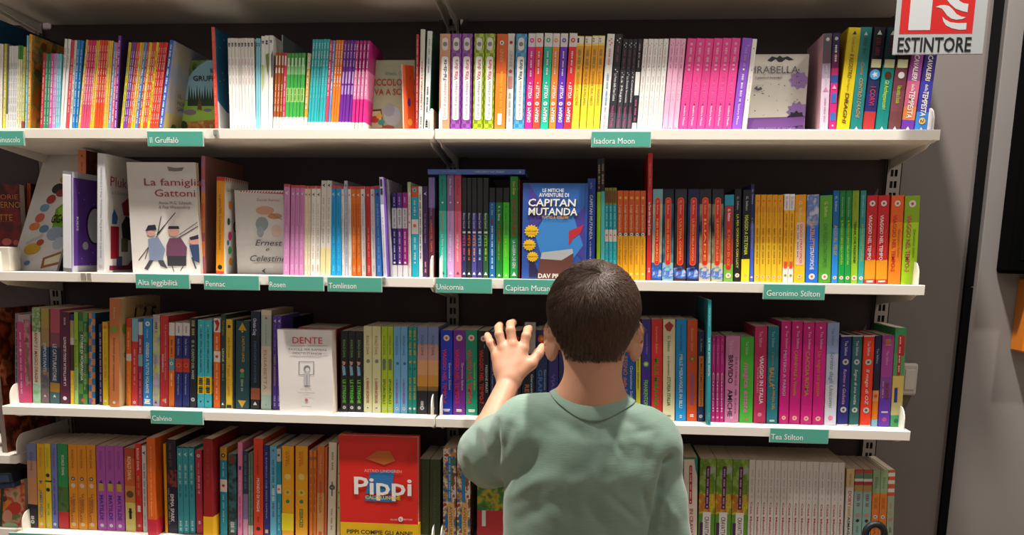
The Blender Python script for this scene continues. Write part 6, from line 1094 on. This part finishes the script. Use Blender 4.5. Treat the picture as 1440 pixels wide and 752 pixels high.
sd.cap((.337, -.440, 1.235), (.336, -.432, 1.10), .043, .052, .03)    # neck
sd.cap((.337, -.43, 1.150), (.25, -.425, 1.088), .030, .040, .03); sd.cap((.337, -.43, 1.145), (.43, -.425, 1.066), .028, .036, .03)
# ears
for c, q in (((.2670, -.415, 1.2310), 1), ((.4045, -.415, 1.2335), -1)):
    sd.ell(c, (.0075, .0225, .0345), .005, ('Z', q * .6)); sd.ell((c[0] - q * .002, c[1] - .003, c[2] + .015), (.0075, .018, .016), .004, ('Z', q * .6))
    sd.ell((c[0] - q * .0035, c[1] + .008, c[2] + .004), (.006, .009, .017), .003, ('Z', q * .6), op='s')
# torso
def torso(X, Y, Z):
    a = np.interp(Z, [.55, .62, .75, .88, 1.0, 1.06, 1.11], [.118, .122, .108, .112, .122, .120, .08]); b_ = np.interp(Z, [.55, .75, .9, 1.02, 1.11], [.085, .076, .082, .088, .05])
    cx = np.interp(Z, [.6, .9, 1.08], [.315, .318, .333])
    q = np.sqrt(((X - cx) / a) ** 2 + ((Y - BY) / b_) ** 2); return np.maximum((q - 1) * np.minimum(a, b_) * .9, np.maximum(Z - 1.10, .56 - Z))
sd.put(torso, (.19, -.52, .55), (.46, -.32, 1.12), .03)
SL = np.array([.222, -.425, 1.078]); EL = np.array([.122, -.245, .992]); WL = np.array(g2(716, 536, -.085))
SR = np.array([.436, -.42, 1.058]); ER = np.array([.466, -.425, .862]); WR = np.array([.445, -.355, .700])
sd.cap(SL, EL, .038, .029, .02); sd.cap(EL, EL + (WL - EL) * .35, .029, .029, .01); sd.cap(EL + (WL - EL) * .35, WL, .029, .0215, .01)
sd.cap(SR, ER, .038, .029, .02); sd.cap(ER, WR, .029, .021, .01)
# left hand, spread over the book tops
K = [np.array(q) for q in (g2(698.5, 500, -.060), g2(708, 490, -.062), g2(721, 485, -.062), g2(736, 490, -.060))]
for p, r_ in zip(K, (.0112, .0120, .0122, .0118)): sd.cap(WL + (p - WL) * .12, p, .0205, r_, .012)
sd.cap(g2(708, 520, -.074), g2(741, 512, -.068), .0165, .0145, .012); sd.cap(g2(706, 522, -.074), g2(702, 505, -.064), .013, .012, .012)
sd.chain([K[0], g2(690, 482, -.052), g2(686, 474, -.030), g2(685.5, 471, -.008)], [.0095, .0085, .0078, .0068], .004)
sd.chain([K[1], g2(702, 470, -.055), g2(701, 461, -.026), g2(703, 456.5, .016)], [.0102, .0092, .0086, .0075], .004)
sd.chain([K[2], g2(718, 464, -.055), g2(718, 456, -.022), g2(722, 453, .022)], [.0106, .0096, .009, .0078], .004)
sd.chain([K[3], g2(740, 472, -.054), g2(742, 464, -.026), g2(744.5, 461.5, .012)], [.0104, .0094, .0088, .0076], .004)
sd.chain([g2(730, 524, -.080), g2(747, 511, -.066), g2(757, 497, -.050), g2(762.5, 488, -.034)], [.015, .0118, .0100, .0086], .006)
for p in K: sd.ell((p[0], p[1] - .006, p[2]), (.006, .005, .007), .006)            # knuckles
# right hand, hanging
sd.cap(WR, WR + (.0, .015, -.055), .018, .026, .012)
for q in range(4): 
    p = WR + np.array([-.024 + .016 * q * .9, .02 + .002 * q, -.075]); sd.chain([p + (0, 0, .02), p + (0, .008, -.025), p + (0, .02, -.045)], [.0088, .0078, .0068], .003)
sd.chain([WR + (-.01, .02, -.02), WR + (-.035, .035, -.05), WR + (-.035, .042, -.072)], [.011, .0088, .0078], .006)
# legs and feet
for s_ in (-1, 1):
    hx = .315 + s_ * .06
    sd.cap((hx, BY, .60), (hx + s_ * .012, BY + .01, .36), .062, .043, .03); sd.cap((hx + s_ * .012, BY + .01, .36), (hx + s_ * .014, BY - .005, .09), .042, .026, .02)
    sd.cap((hx + s_ * .014, BY - .02, .045), (hx + s_ * .022, BY + .10, .030), .030, .024, .02)
P_, Fq = sd.mesh(); P_ = smooth(P_, Fq, 2, .45); body = npmesh('body', P_ - boy_loc, Fq, SKINM, boy)
# --- T-shirt -----------------------------------------------------------------
SL2 = SL + (EL - SL) * .78; ud = (EL - SL) / np.linalg.norm(EL - SL)
ss = SDF(axis((.05, .60, .0042)), axis((-.58, -.17, .0042)), axis((.60, 1.20, .0042)))
def tshirt(X, Y, Z):
    a = np.interp(Z, [.60, .75, .88, .98, 1.04, 1.08, 1.13], [.150, .140, .130, .137, .138, .125, .08]); b_ = np.interp(Z, [.60, .8, .92, 1.02, 1.08, 1.13], [.108, .100, .097, .100, .085, .05])
    cx = np.interp(Z, [.6, .9, 1.08], [.318, .322, .336])
    q = np.sqrt(((X - cx) / a) ** 2 + ((Y - BY) / b_) ** 2); return np.maximum((q - 1) * np.minimum(a, b_) * .9, Z - 1.118)
ss.put(tshirt, (.15, -.54, .58), (.48, -.30, 1.15), .02)
ss.cap((.337, -.428, 1.108), (.232, -.425, 1.090), .046, .052, .035); ss.cap((.337, -.428, 1.106), (.432, -.425, 1.068), .046, .048, .035)
ss.cap(SL + (.004, 0, -.004), SL + (EL - SL) * .5 + np.array([0, 0, -.010]), .056, .062, .022); ss.cap(SL + (EL - SL) * .5 + np.array([0, 0, -.010]), SL + (EL - SL) * 1.02 + np.array([0, 0, -.010]), .062, .064, .014)
ss.cap(SR + (-.002, 0, -.004), SR + (ER - SR) * .5, .050, .049, .016); ss.cap(SR + (ER - SR) * .5, SR + (ER - SR) * 1.1, .049, .052, .012)
P_, Fq = ss.mesh(); P_ = smooth(P_, Fq, 3, .5)
# folds: soft displaced creases
def nrm(P_, Fq):
    n_ = np.cross(P_[Fq[:, 2]] - P_[Fq[:, 0]], P_[Fq[:, 3]] - P_[Fq[:, 1]]); V_ = np.zeros_like(P_)
    for j in range(4): np.add.at(V_, Fq[:, j], n_)
    return V_ / (np.linalg.norm(V_, axis=1, keepdims=True) + 1e-12)
N_ = nrm(P_, Fq); X, Y, Z = P_.T
dq = (P_ - CAM) @ ROT; UV = np.stack([720 + FPX * dq[:, 0] / dq[:, 1], PPY - FPX * dq[:, 2] / dq[:, 1]], 1); FACE = np.clip(-((P_ - CAM) * N_).sum(1) / 1.5 * 3 + .2, 0, 1)
def crease(p0, p1, w, amp):
    """a shallow valley (amp<0) or ridge on the back of the shirt along the seen line p0-p1; w in metres"""
    p0 = np.array(p0, float); p1 = np.array(p1, float); d = p1 - p0; t = ((UV - p0) @ d) / (d @ d); tcl = np.clip(t, 0, 1)
    dist = np.linalg.norm(UV - p0 - tcl[:, None] * d, axis=1) / 850
    return amp * np.exp(-(dist / w) ** 2) * np.clip(.25 + 3 * np.minimum(tcl, 1 - tcl), 0, 1) * FACE
disp = np.zeros(len(P_))
for (u0, v0, u1, v1, Yc, w, amp) in [
    (700, 690, 745, 640, -.50, .011, -.007), (708, 705, 765, 668, -.51, .010, .005), (706, 640, 722, 585, -.46, .010, -.006), (720, 735, 790, 700, -.515, .012, -.004),
    (664, 600, 690, 668, -.40, .008, -.005), (676, 585, 690, 640, -.41, .008, .004), (655, 640, 668, 690, -.37, .007, -.004), (690, 600, 700, 660, -.44, .007, -.005), (648, 628, 672, 662, -.36, .007, .003),
    (936, 650, 912, 770, -.455, .0055, -.012), (948, 640, 936, 655, -.46, .006, -.010), (906, 690, 915, 735, -.46, .006, -.006), (700, 590, 694, 672, -.46, .0045, -.008), (812, 596, 838, 668, -.5, .005, -.0035), (835, 600, 850, 655, -.5, .005, .0030), (858, 604, 876, 640, -.5, .005, -.0035), (792, 640, 806, 720, -.5, .006, -.003), (850, 690, 905, 738, -.5, .006, -.004), (730, 640, 712, 700, -.5, .005, .003), (884, 610, 925, 602, -.5, .005, -.003), (930, 600, 912, 660, -.44, .010, -.005), (945, 640, 925, 700, -.44, .009, -.004), (925, 690, 955, 735, -.44, .008, .004), (940, 700, 930, 752, -.45, .008, -.004),
    (770, 600, 745, 690, -.52, .018, -.003), (800, 590, 790, 700, -.52, .02, .003), (860, 600, 880, 680, -.52, .018, .003), (840, 610, 835, 740, -.52, .016, -.0035), (890, 620, 870, 720, -.515, .014, -.004), (760, 700, 800, 752, -.52, .014, .004), (820, 700, 860, 752, -.52, .012, -.004),
    (775, 585, 820, 612, -.50, .010, -.003), (870, 585, 900, 600, -.49, .009, -.003), (735, 575, 760, 610, -.49, .010, -.003), (905, 590, 895, 640, -.49, .010, -.004)]:
    disp += crease((u0, v0), (u1, v1), w, amp * .75)
disp += .0011 * np.sin(X * 46 + Z * 34 + 2 * np.sin(Z * 22 + Y * 20)) * np.sin(Z * 31 - X * 18) + .0006 * np.sin(X * 110 + 3 * np.sin(Z * 40)) * np.sin(Z * 60 + Y * 50)
P_ = P_ + N_ * disp[:, None]; P_ = smooth(P_, Fq, 1, .4)
# openings: neck ellipse, sleeve ends, bottom hem
NC = np.array([.3365, -.424]); NA, NB = .059, .057
def trim(P_, Fq, f, keep_fn=None):
    """drop the part where f>0 and pull the rim onto f=0"""
    v = f(P_); keep = (v[Fq] <= 0).all(1); F2 = Fq[keep]; cut = Fq[~keep]
    rim = np.intersect1d(np.unique(F2), np.unique(cut)); P2 = P_.copy()
    for _ in range(4):
        vv = f(P2[rim]); g = np.stack([(f(P2[rim] + np.eye(3)[d] * 1e-4) - vv) / 1e-4 for d in range(3)], 1); g2_ = (g ** 2).sum(1, keepdims=True) + 1e-9
        stp = -vv[:, None] * g / g2_; P2[rim] += np.clip(stp, -.006, .006)
    us = np.unique(F2); mp = np.full(len(P_), -1); mp[us] = np.arange(len(us)); return P2[us], mp[F2]
fneck = lambda p: np.where(p[:, 2] > 1.06, 1 - np.sqrt(((p[:, 0] - NC[0]) / NA) ** 2 + ((p[:, 1] - NC[1]) / NB) ** 2), -1) * NB
hemL = SL + (EL - SL) * .70 + np.array([0, 0, -.010]); fL = lambda p: np.where((p[:, 0] < .21) & (p[:, 1] > -.40) & (p[:, 2] > .88), (p - hemL) @ ud, -1)
udR = (ER - SR) / np.linalg.norm(ER - SR); hemR = SR + (ER - SR) * .93; fR = lambda p: np.where((p[:, 0] > .435 + (p[:, 2] - .87) * .1) & (p[:, 2] < .92), (p - hemR) @ udR, -1)
fB = lambda p: .635 - p[:, 2]
for f in (fneck, fL, fR, fB): P_, Fq = trim(P_, Fq, f)
def clothmat(h=(.178, .262, .212)):
    M = bpy.data.materials.new('sage_jersey'); M.use_nodes = True; nt = M.node_tree; b = nt.nodes['Principled BSDF']
    tc = nt.nodes.new('ShaderNodeTexCoord'); mp = nt.nodes.new('ShaderNodeMapping'); mp.inputs['Scale'].default_value = (60, 60, 900)
    n = nt.nodes.new('ShaderNodeTexNoise'); n.inputs['Scale'].default_value = 1; n.inputs['Detail'].default_value = 4
    mx = nt.nodes.new('ShaderNodeMix'); mx.data_type = 'RGBA'; mx.inputs[6].default_value = [x * .86 for x in h] + [1]; mx.inputs[7].default_value = [x * 1.16 for x in h] + [1]
    nt.links.new(tc.outputs['Object'], mp.inputs[0]); nt.links.new(mp.outputs[0], n.inputs['Vector']); nt.links.new(n.outputs['Fac'], mx.inputs[0]); nt.links.new(mx.outputs[2], b.inputs['Base Color'])
    bp = nt.nodes.new('ShaderNodeBump'); bp.inputs['Strength'].default_value = .35; bp.inputs['Distance'].default_value = .0008; nt.links.new(n.outputs['Fac'], bp.inputs['Height']); nt.links.new(bp.outputs[0], b.inputs['Normal'])
    b.inputs['Roughness'].default_value = .9; b.inputs['Specular IOR Level'].default_value = .15; b.inputs['Sheen Weight'].default_value = .25; b.inputs['Sheen Roughness'].default_value = .5
    return M
CLOTH = clothmat()
shirt = npmesh('t_shirt', P_ - boy_loc, Fq, CLOTH, boy)
so = shirt.modifiers.new('thickness', 'SOLIDIFY'); so.thickness = .0016; so.offset = -1
# collar rib: a band following the neck hole
fs_ = ss.F; 
def zsurf(x, y):
    i = np.clip(np.searchsorted(ss.ax[0], x) - 1, 0, len(ss.ax[0]) - 2); j = np.clip(np.searchsorted(ss.ax[1], y) - 1, 0, len(ss.ax[1]) - 2)
    tx_ = (x - ss.ax[0][i]) / (ss.ax[0][i + 1] - ss.ax[0][i]); ty_ = (y - ss.ax[1][j]) / (ss.ax[1][j + 1] - ss.ax[1][j])
    col_ = (fs_[i, j] * (1 - tx_) + fs_[i + 1, j] * tx_) * (1 - ty_) + (fs_[i, j + 1] * (1 - tx_) + fs_[i + 1, j + 1] * tx_) * ty_
    k_ = np.argwhere(col_ < 0).max(); return float(ss.ax[2][k_] + (ss.ax[2][k_ + 1] - ss.ax[2][k_]) * (-col_[k_]) / (col_[k_ + 1] - col_[k_]))
ring = []; NS = 72
for q in range(NS):
    a = 2 * PI * q / NS; pts = []
    for sc_ in (1.20, 1.04, .955): 
        x = NC[0] + NA * sc_ * math.cos(a); y = NC[1] + NB * sc_ * math.sin(a); pts.append((x, y, zsurf(NC[0] + NA * max(sc_, 1.0) * math.cos(a), NC[1] + NB * max(sc_, 1.0) * math.sin(a)) + (.0012, .0035, .0075)[len(pts)]))
    ring.append(pts)
R_a = np.array(ring)
for _ in range(4): R_a[:, :, 2] = (np.roll(R_a[:, :, 2], 1, 0) + R_a[:, :, 2] * 2 + np.roll(R_a[:, :, 2], -1, 0)) / 4
V_ = R_a.reshape(-1, 3); fc = []
for q in range(NS):
    for j in range(2): a = q * 3 + j; c_ = ((q + 1) % NS) * 3 + j; fc.append((a, c_, c_ + 1, a + 1))
col_o = npmesh('collar', V_ - boy_loc, np.array(fc), CLOTH, shirt)
s2 = col_o.modifiers.new('thickness', 'SOLIDIFY'); s2.thickness = .0022; s2.offset = 1; sb = col_o.modifiers.new('round', 'SUBSURF'); sb.levels = 1; sb.render_levels = 1
# --- shorts and shoes --------------------------------------------------------
sh = SDF(axis((.13, .50, .006)), axis((-.56, -.28, .006)), axis((.26, .70, .006)))
sh.put(lambda X, Y, Z: np.maximum((np.sqrt(((X - .315) / .135) ** 2 + ((Y - BY) / .097) ** 2) - 1) * .09, np.maximum(Z - .665, .54 - Z)), (.17, -.52, .54), (.46, -.32, .67), .02)
for s_ in (-1, 1): sh.cap((.315 + s_ * .062, BY, .58), (.315 + s_ * .075, BY, .34), .070, .066, .02)
P_, Fq = sh.mesh(); P_ = smooth(P_, Fq, 2); P_, Fq = trim(P_, Fq, lambda p: .35 - p[:, 2]); P_, Fq = trim(P_, Fq, lambda p: p[:, 2] - .655)
so_ = npmesh('shorts', P_ - boy_loc, Fq, mat('#2c3446', rough=.85), boy); q = so_.modifiers.new('thickness', 'SOLIDIFY'); q.thickness = .002; q.offset = -1
for s_ in (-1, 1):
    hx = .315 + s_ * .06; fs2 = SDF(axis((hx + s_ * .018 - .06, hx + s_ * .018 + .06, .005)), axis((BY - .08, BY + .16, .005)), axis((.0, .12, .005)))
    fs2.F[:] = 1; fs2.cap((hx + s_ * .014, BY - .015, .047), (hx + s_ * .023, BY + .105, .034), .037, .031, .02); fs2.cap((hx + s_ * .014, BY - .01, .05), (hx + s_ * .014, BY - .008, .09), .035, .033, .02)
    P_, Fq = fs2.mesh(); P_ = smooth(P_, Fq, 2); P_, Fq = trim(P_, Fq, lambda p: p[:, 2] - .088); npmesh('shoe', P_ - boy_loc, Fq, mat('#d8d8d8', rough=.6), boy)
    b = MB(); b.bevbox(hx + s_ * .018 - .036 - .33, hx + s_ * .018 + .036 - .33, -.055, .138, .001, .016, mat('#f0f0ee', rough=.7), .006); b.build('sole', boy)
# --- eyes, mole --------------------------------------------------------------
for s_ in (-1, 1):
    bm = bmesh.new(); bmesh.ops.create_uvsphere(bm, u_segments=16, v_segments=10, radius=.0105); me = bpy.data.meshes.new('eye'); bm.to_mesh(me); bm.free(); me.materials.append(mat('#f4f0ec', rough=.2))
    o = link('eye', me, boy, (.3355 + s_ * .027 - .33, -.333 - BY, 1.246))
    bm = bmesh.new(); bmesh.ops.create_uvsphere(bm, u_segments=12, v_segments=8, radius=.0052); me = bpy.data.meshes.new('iris'); bm.to_mesh(me); bm.free(); me.materials.append(mat('#3a2416', rough=.15)); link('iris', me, o, (0, .0062, -.001))
pm_ = at(820, 558, -.478); bm = bmesh.new(); bmesh.ops.create_uvsphere(bm, u_segments=10, v_segments=6, radius=.0022); me = bpy.data.meshes.new('mole'); bm.to_mesh(me); bm.free(); me.materials.append(mat('#5a2c1c'))
# --- hair: scalp cap and strands ----------------------------------------------
hr = np.array([.0715, .090, .0735]) + .0035
def hairmat(c1, c2, rough=.42):
    M = bpy.data.materials.new('brown_hair'); M.use_nodes = True; nt = M.node_tree; b = nt.nodes['Principled BSDF']
    tc = nt.nodes.new('ShaderNodeTexCoord'); n = nt.nodes.new('ShaderNodeTexNoise'); n.inputs['Scale'].default_value = 160; mx = nt.nodes.new('ShaderNodeMix'); mx.data_type = 'RGBA'
    mx.inputs[6].default_value = c1 + (1,); mx.inputs[7].default_value = c2 + (1,); nt.links.new(tc.outputs['Object'], n.inputs['Vector']); nt.links.new(n.outputs['Fac'], mx.inputs[0]); nt.links.new(mx.outputs[2], b.inputs['Base Color'])
    b.inputs['Roughness'].default_value = rough; b.inputs['Specular IOR Level'].default_value = .5; return M
HM = hairmat((.040, .023, .016), (.125, .070, .046), .45); HM2 = hairmat((.022, .014, .010), (.05, .03, .022), .7)
def hairline(x, y):
    """lowest z of the hair at a place round the head"""
    ang = np.arctan2(x - HC[0], -(y - HC[1]))            # 0 at the back, +-90 at the ears
    aa = np.abs(np.degrees(ang)); return np.interp(aa, [0, 20, 40, 62, 80, 100, 130, 180], [1.194, 1.195, 1.203, 1.226, 1.262, 1.262, 1.285, 1.318])
def surf(p, lift):
    """put points on the head (cranium, blending to the neck below)"""
    d = p - HC; q = np.sqrt(((d / (hr + lift)) ** 2).sum(1, keepdims=True)); e = HC + d / q
    low = p[:, 2] < HC[2] - .012                             # nape: follow the modelled skin of the head and neck
    if low.any():
        pl = p[low]; ll = np.broadcast_to(lift, (len(p), 1))[low, 0] if not np.isscalar(lift) else lift
        tgt = ll + .0035 * np.clip((pl[:, 2] - 1.205) / .05, .12, 1); ax_ = np.array([.3365, -.432]); dd = pl[:, :2] - ax_; dd /= np.linalg.norm(dd, axis=1, keepdims=True) + 1e-9
        lo_ = np.full(len(pl), .02); hi_ = np.full(len(pl), .11)
        for _ in range(18):
            mi_ = (lo_ + hi_) / 2; f_ = samp(np.column_stack([ax_ + dd * mi_[:, None], pl[:, 2]])); o_ = f_ > tgt
            hi_ = np.where(o_, mi_, hi_); lo_ = np.where(o_, lo_, mi_)
        res_ = np.column_stack([ax_ + dd * lo_[:, None], pl[:, 2]])
        bl = np.clip((HC[2] - .012 - pl[:, 2]) / .02, 0, 1)[:, None]
        e[low] = np.where(np.isfinite(e[low]), e[low], res_) * (1 - bl) + res_ * bl
    return e
def samp(p):
    """trilinear look-up in the body field"""
    ii = []; tt = []
    for d in range(3):
        a = sd.ax[d]; i = np.clip(np.searchsorted(a, p[:, d]) - 1, 0, len(a) - 2); ii.append(i); tt.append((p[:, d] - a[i]) / (a[i + 1] - a[i]))
    o = 0
    for cx_ in (0, 1):
        for cy_ in (0, 1):
            for cz_ in (0, 1): o = o + sd.F[ii[0] + cx_, ii[1] + cy_, ii[2] + cz_] * (tt[0] if cx_ else 1 - tt[0]) * (tt[1] if cy_ else 1 - tt[1]) * (tt[2] if cz_ else 1 - tt[2])
    return o
# scalp cap mesh (polar grid from the whorl)
NU, NV = 96, 60; Wd_ = np.array([.14, -.62, .77]); Wd_ /= np.linalg.norm(Wd_)
Zc = Wd_; Xc = np.cross([0, 0, 1.0], Zc); Xc /= np.linalg.norm(Xc); Yc_ = np.cross(Zc, Xc)
rows = []
for iv in range(NV + 1):
    el = iv / NV * 2.6
    for iu in range(NU):
        a = 2 * PI * iu / NU; d = Zc * math.cos(el) + (Xc * math.cos(a) + Yc_ * math.sin(a)) * math.sin(el); rows.append(HC + d * hr * 1.0)
rows = np.array(rows)
def clampline(p):
    p = p.copy(); 
    for _ in range(3):
        hl = hairline(p[:, 0], p[:, 1]); p[:, 2] = np.maximum(p[:, 2], hl + .008)
        p = surf(p, .0)
    return p
cap_ = clampline(rows); keep = []
fc = []
for iv in range(NV):
    for iu in range(NU):
        a = iv * NU + iu; b_ = iv * NU + (iu + 1) % NU; q_ = (a, b_, b_ + NU, a + NU)
        if rows[list(q_), 2].max() > hairline(*cap_[list(q_), :2].mean(0)) + .010: fc.append(q_)
hair = npmesh('hair', cap_ - boy_loc, np.array(fc), HM2, boy)
# strands
NSTR = 26000; SEG = 5
el = np.arccos(1 - rng.random(NSTR * 3) * 1.85); az = rng.random(NSTR * 3) * 2 * PI
dr = Zc[None] * np.cos(el)[:, None] + (Xc[None] * np.cos(az)[:, None] + Yc_[None] * np.sin(az)[:, None]) * np.sin(el)[:, None]
roots = HC + dr * hr; roots = surf(roots, .0); hl = hairline(roots[:, 0], roots[:, 1])
ab = roots[:, 2] - hl; ok = (ab > rng.random(len(ab)) ** 1.4 * .036 - .016); roots = roots[ok][:NSTR]; ab = ab[ok][:NSTR]; n_ = len(roots)
Wp = HC + Wd_ * hr; away = roots - Wp; dist = np.linalg.norm(away, axis=1, keepdims=True); away /= dist + 1e-9
Nn = (roots - HC) / hr ** 2; Nn /= np.linalg.norm(Nn, axis=1, keepdims=True)
swirl = np.cross(Nn, away); wgt = np.exp(-(dist / .035)); down = np.array([0, 0, -1.0])[None]
grad = np.clip((HC[2] + .05 - roots[:, 2:3]) / .08, 0, 1)
flow = away * (1 - .6 * grad) + swirl * .8 * wgt + down * grad * .9 + rng.normal(0, .16, (n_, 3)); flow += np.stack([.35 * np.exp(-((roots[:, 0] - .34) / .05) ** 2) * grad[:, 0], np.zeros(n_), np.zeros(n_)], 1)
clump = np.stack([np.sin(roots[:, 0] * 260 + roots[:, 2] * 90), np.cos(roots[:, 2] * 240 + roots[:, 1] * 130), np.sin(roots[:, 1] * 220 + roots[:, 0] * 170)], 1) * .22
flow += clump; flow -= Nn * (flow * Nn).sum(1, keepdims=True); flow /= np.linalg.norm(flow, axis=1, keepdims=True)
ln = np.interp(ab, [-.014, .012, .04, .09, .16], [.0045, .008, .014, .024, .030]) * rng.uniform(.7, 1.25, n_)
lift = np.interp(ab, [0, .02, .08, .16], [.0004, .0012, .0045, .0062]) * rng.uniform(.4, 1.4, n_)
VV = []; ra = .00042
for k_ in range(SEG + 1):
    t = k_ / SEG; p = roots + flow * (ln * t)[:, None]; p = surf(p, (lift * (1.6 * t * (1.25 - t)) )[:, None]); p += np.sin(t * 2 + roots[:, :1] * 900) * .0004
    T_ = flow; s1 = np.cross(T_, Nn); w_ = ra * (1 - .75 * t)
    VV.append(np.stack([p + s1 * w_, p - s1 * w_ * .5 + Nn * w_ * .9, p - s1 * w_ * .5 - Nn * w_ * .9], 1))
VV = np.stack(VV, 1).reshape(n_, -1, 3); base = (np.arange(n_) * 3 * (SEG + 1))[:, None]; fcs = []
for k_ in range(SEG):
    for j in range(3): a = k_ * 3 + j; b_ = k_ * 3 + (j + 1) % 3; fcs.append(base + np.array([a, b_, b_ + 3, a + 3])[None])
st = npmesh('strands', VV.reshape(-1, 3) - boy_loc, np.concatenate(fcs), HM, hair); st['kind'] = 'stuff'
body['label'] = 'tanned skin'; shirt['label'] = 'sage green cotton T-shirt'; hair['label'] = 'short dark brown hair'
boy['label'] = 'boy seen from behind in a sage green T-shirt reaching for books on the third shelf'; boy['category'] = 'person'
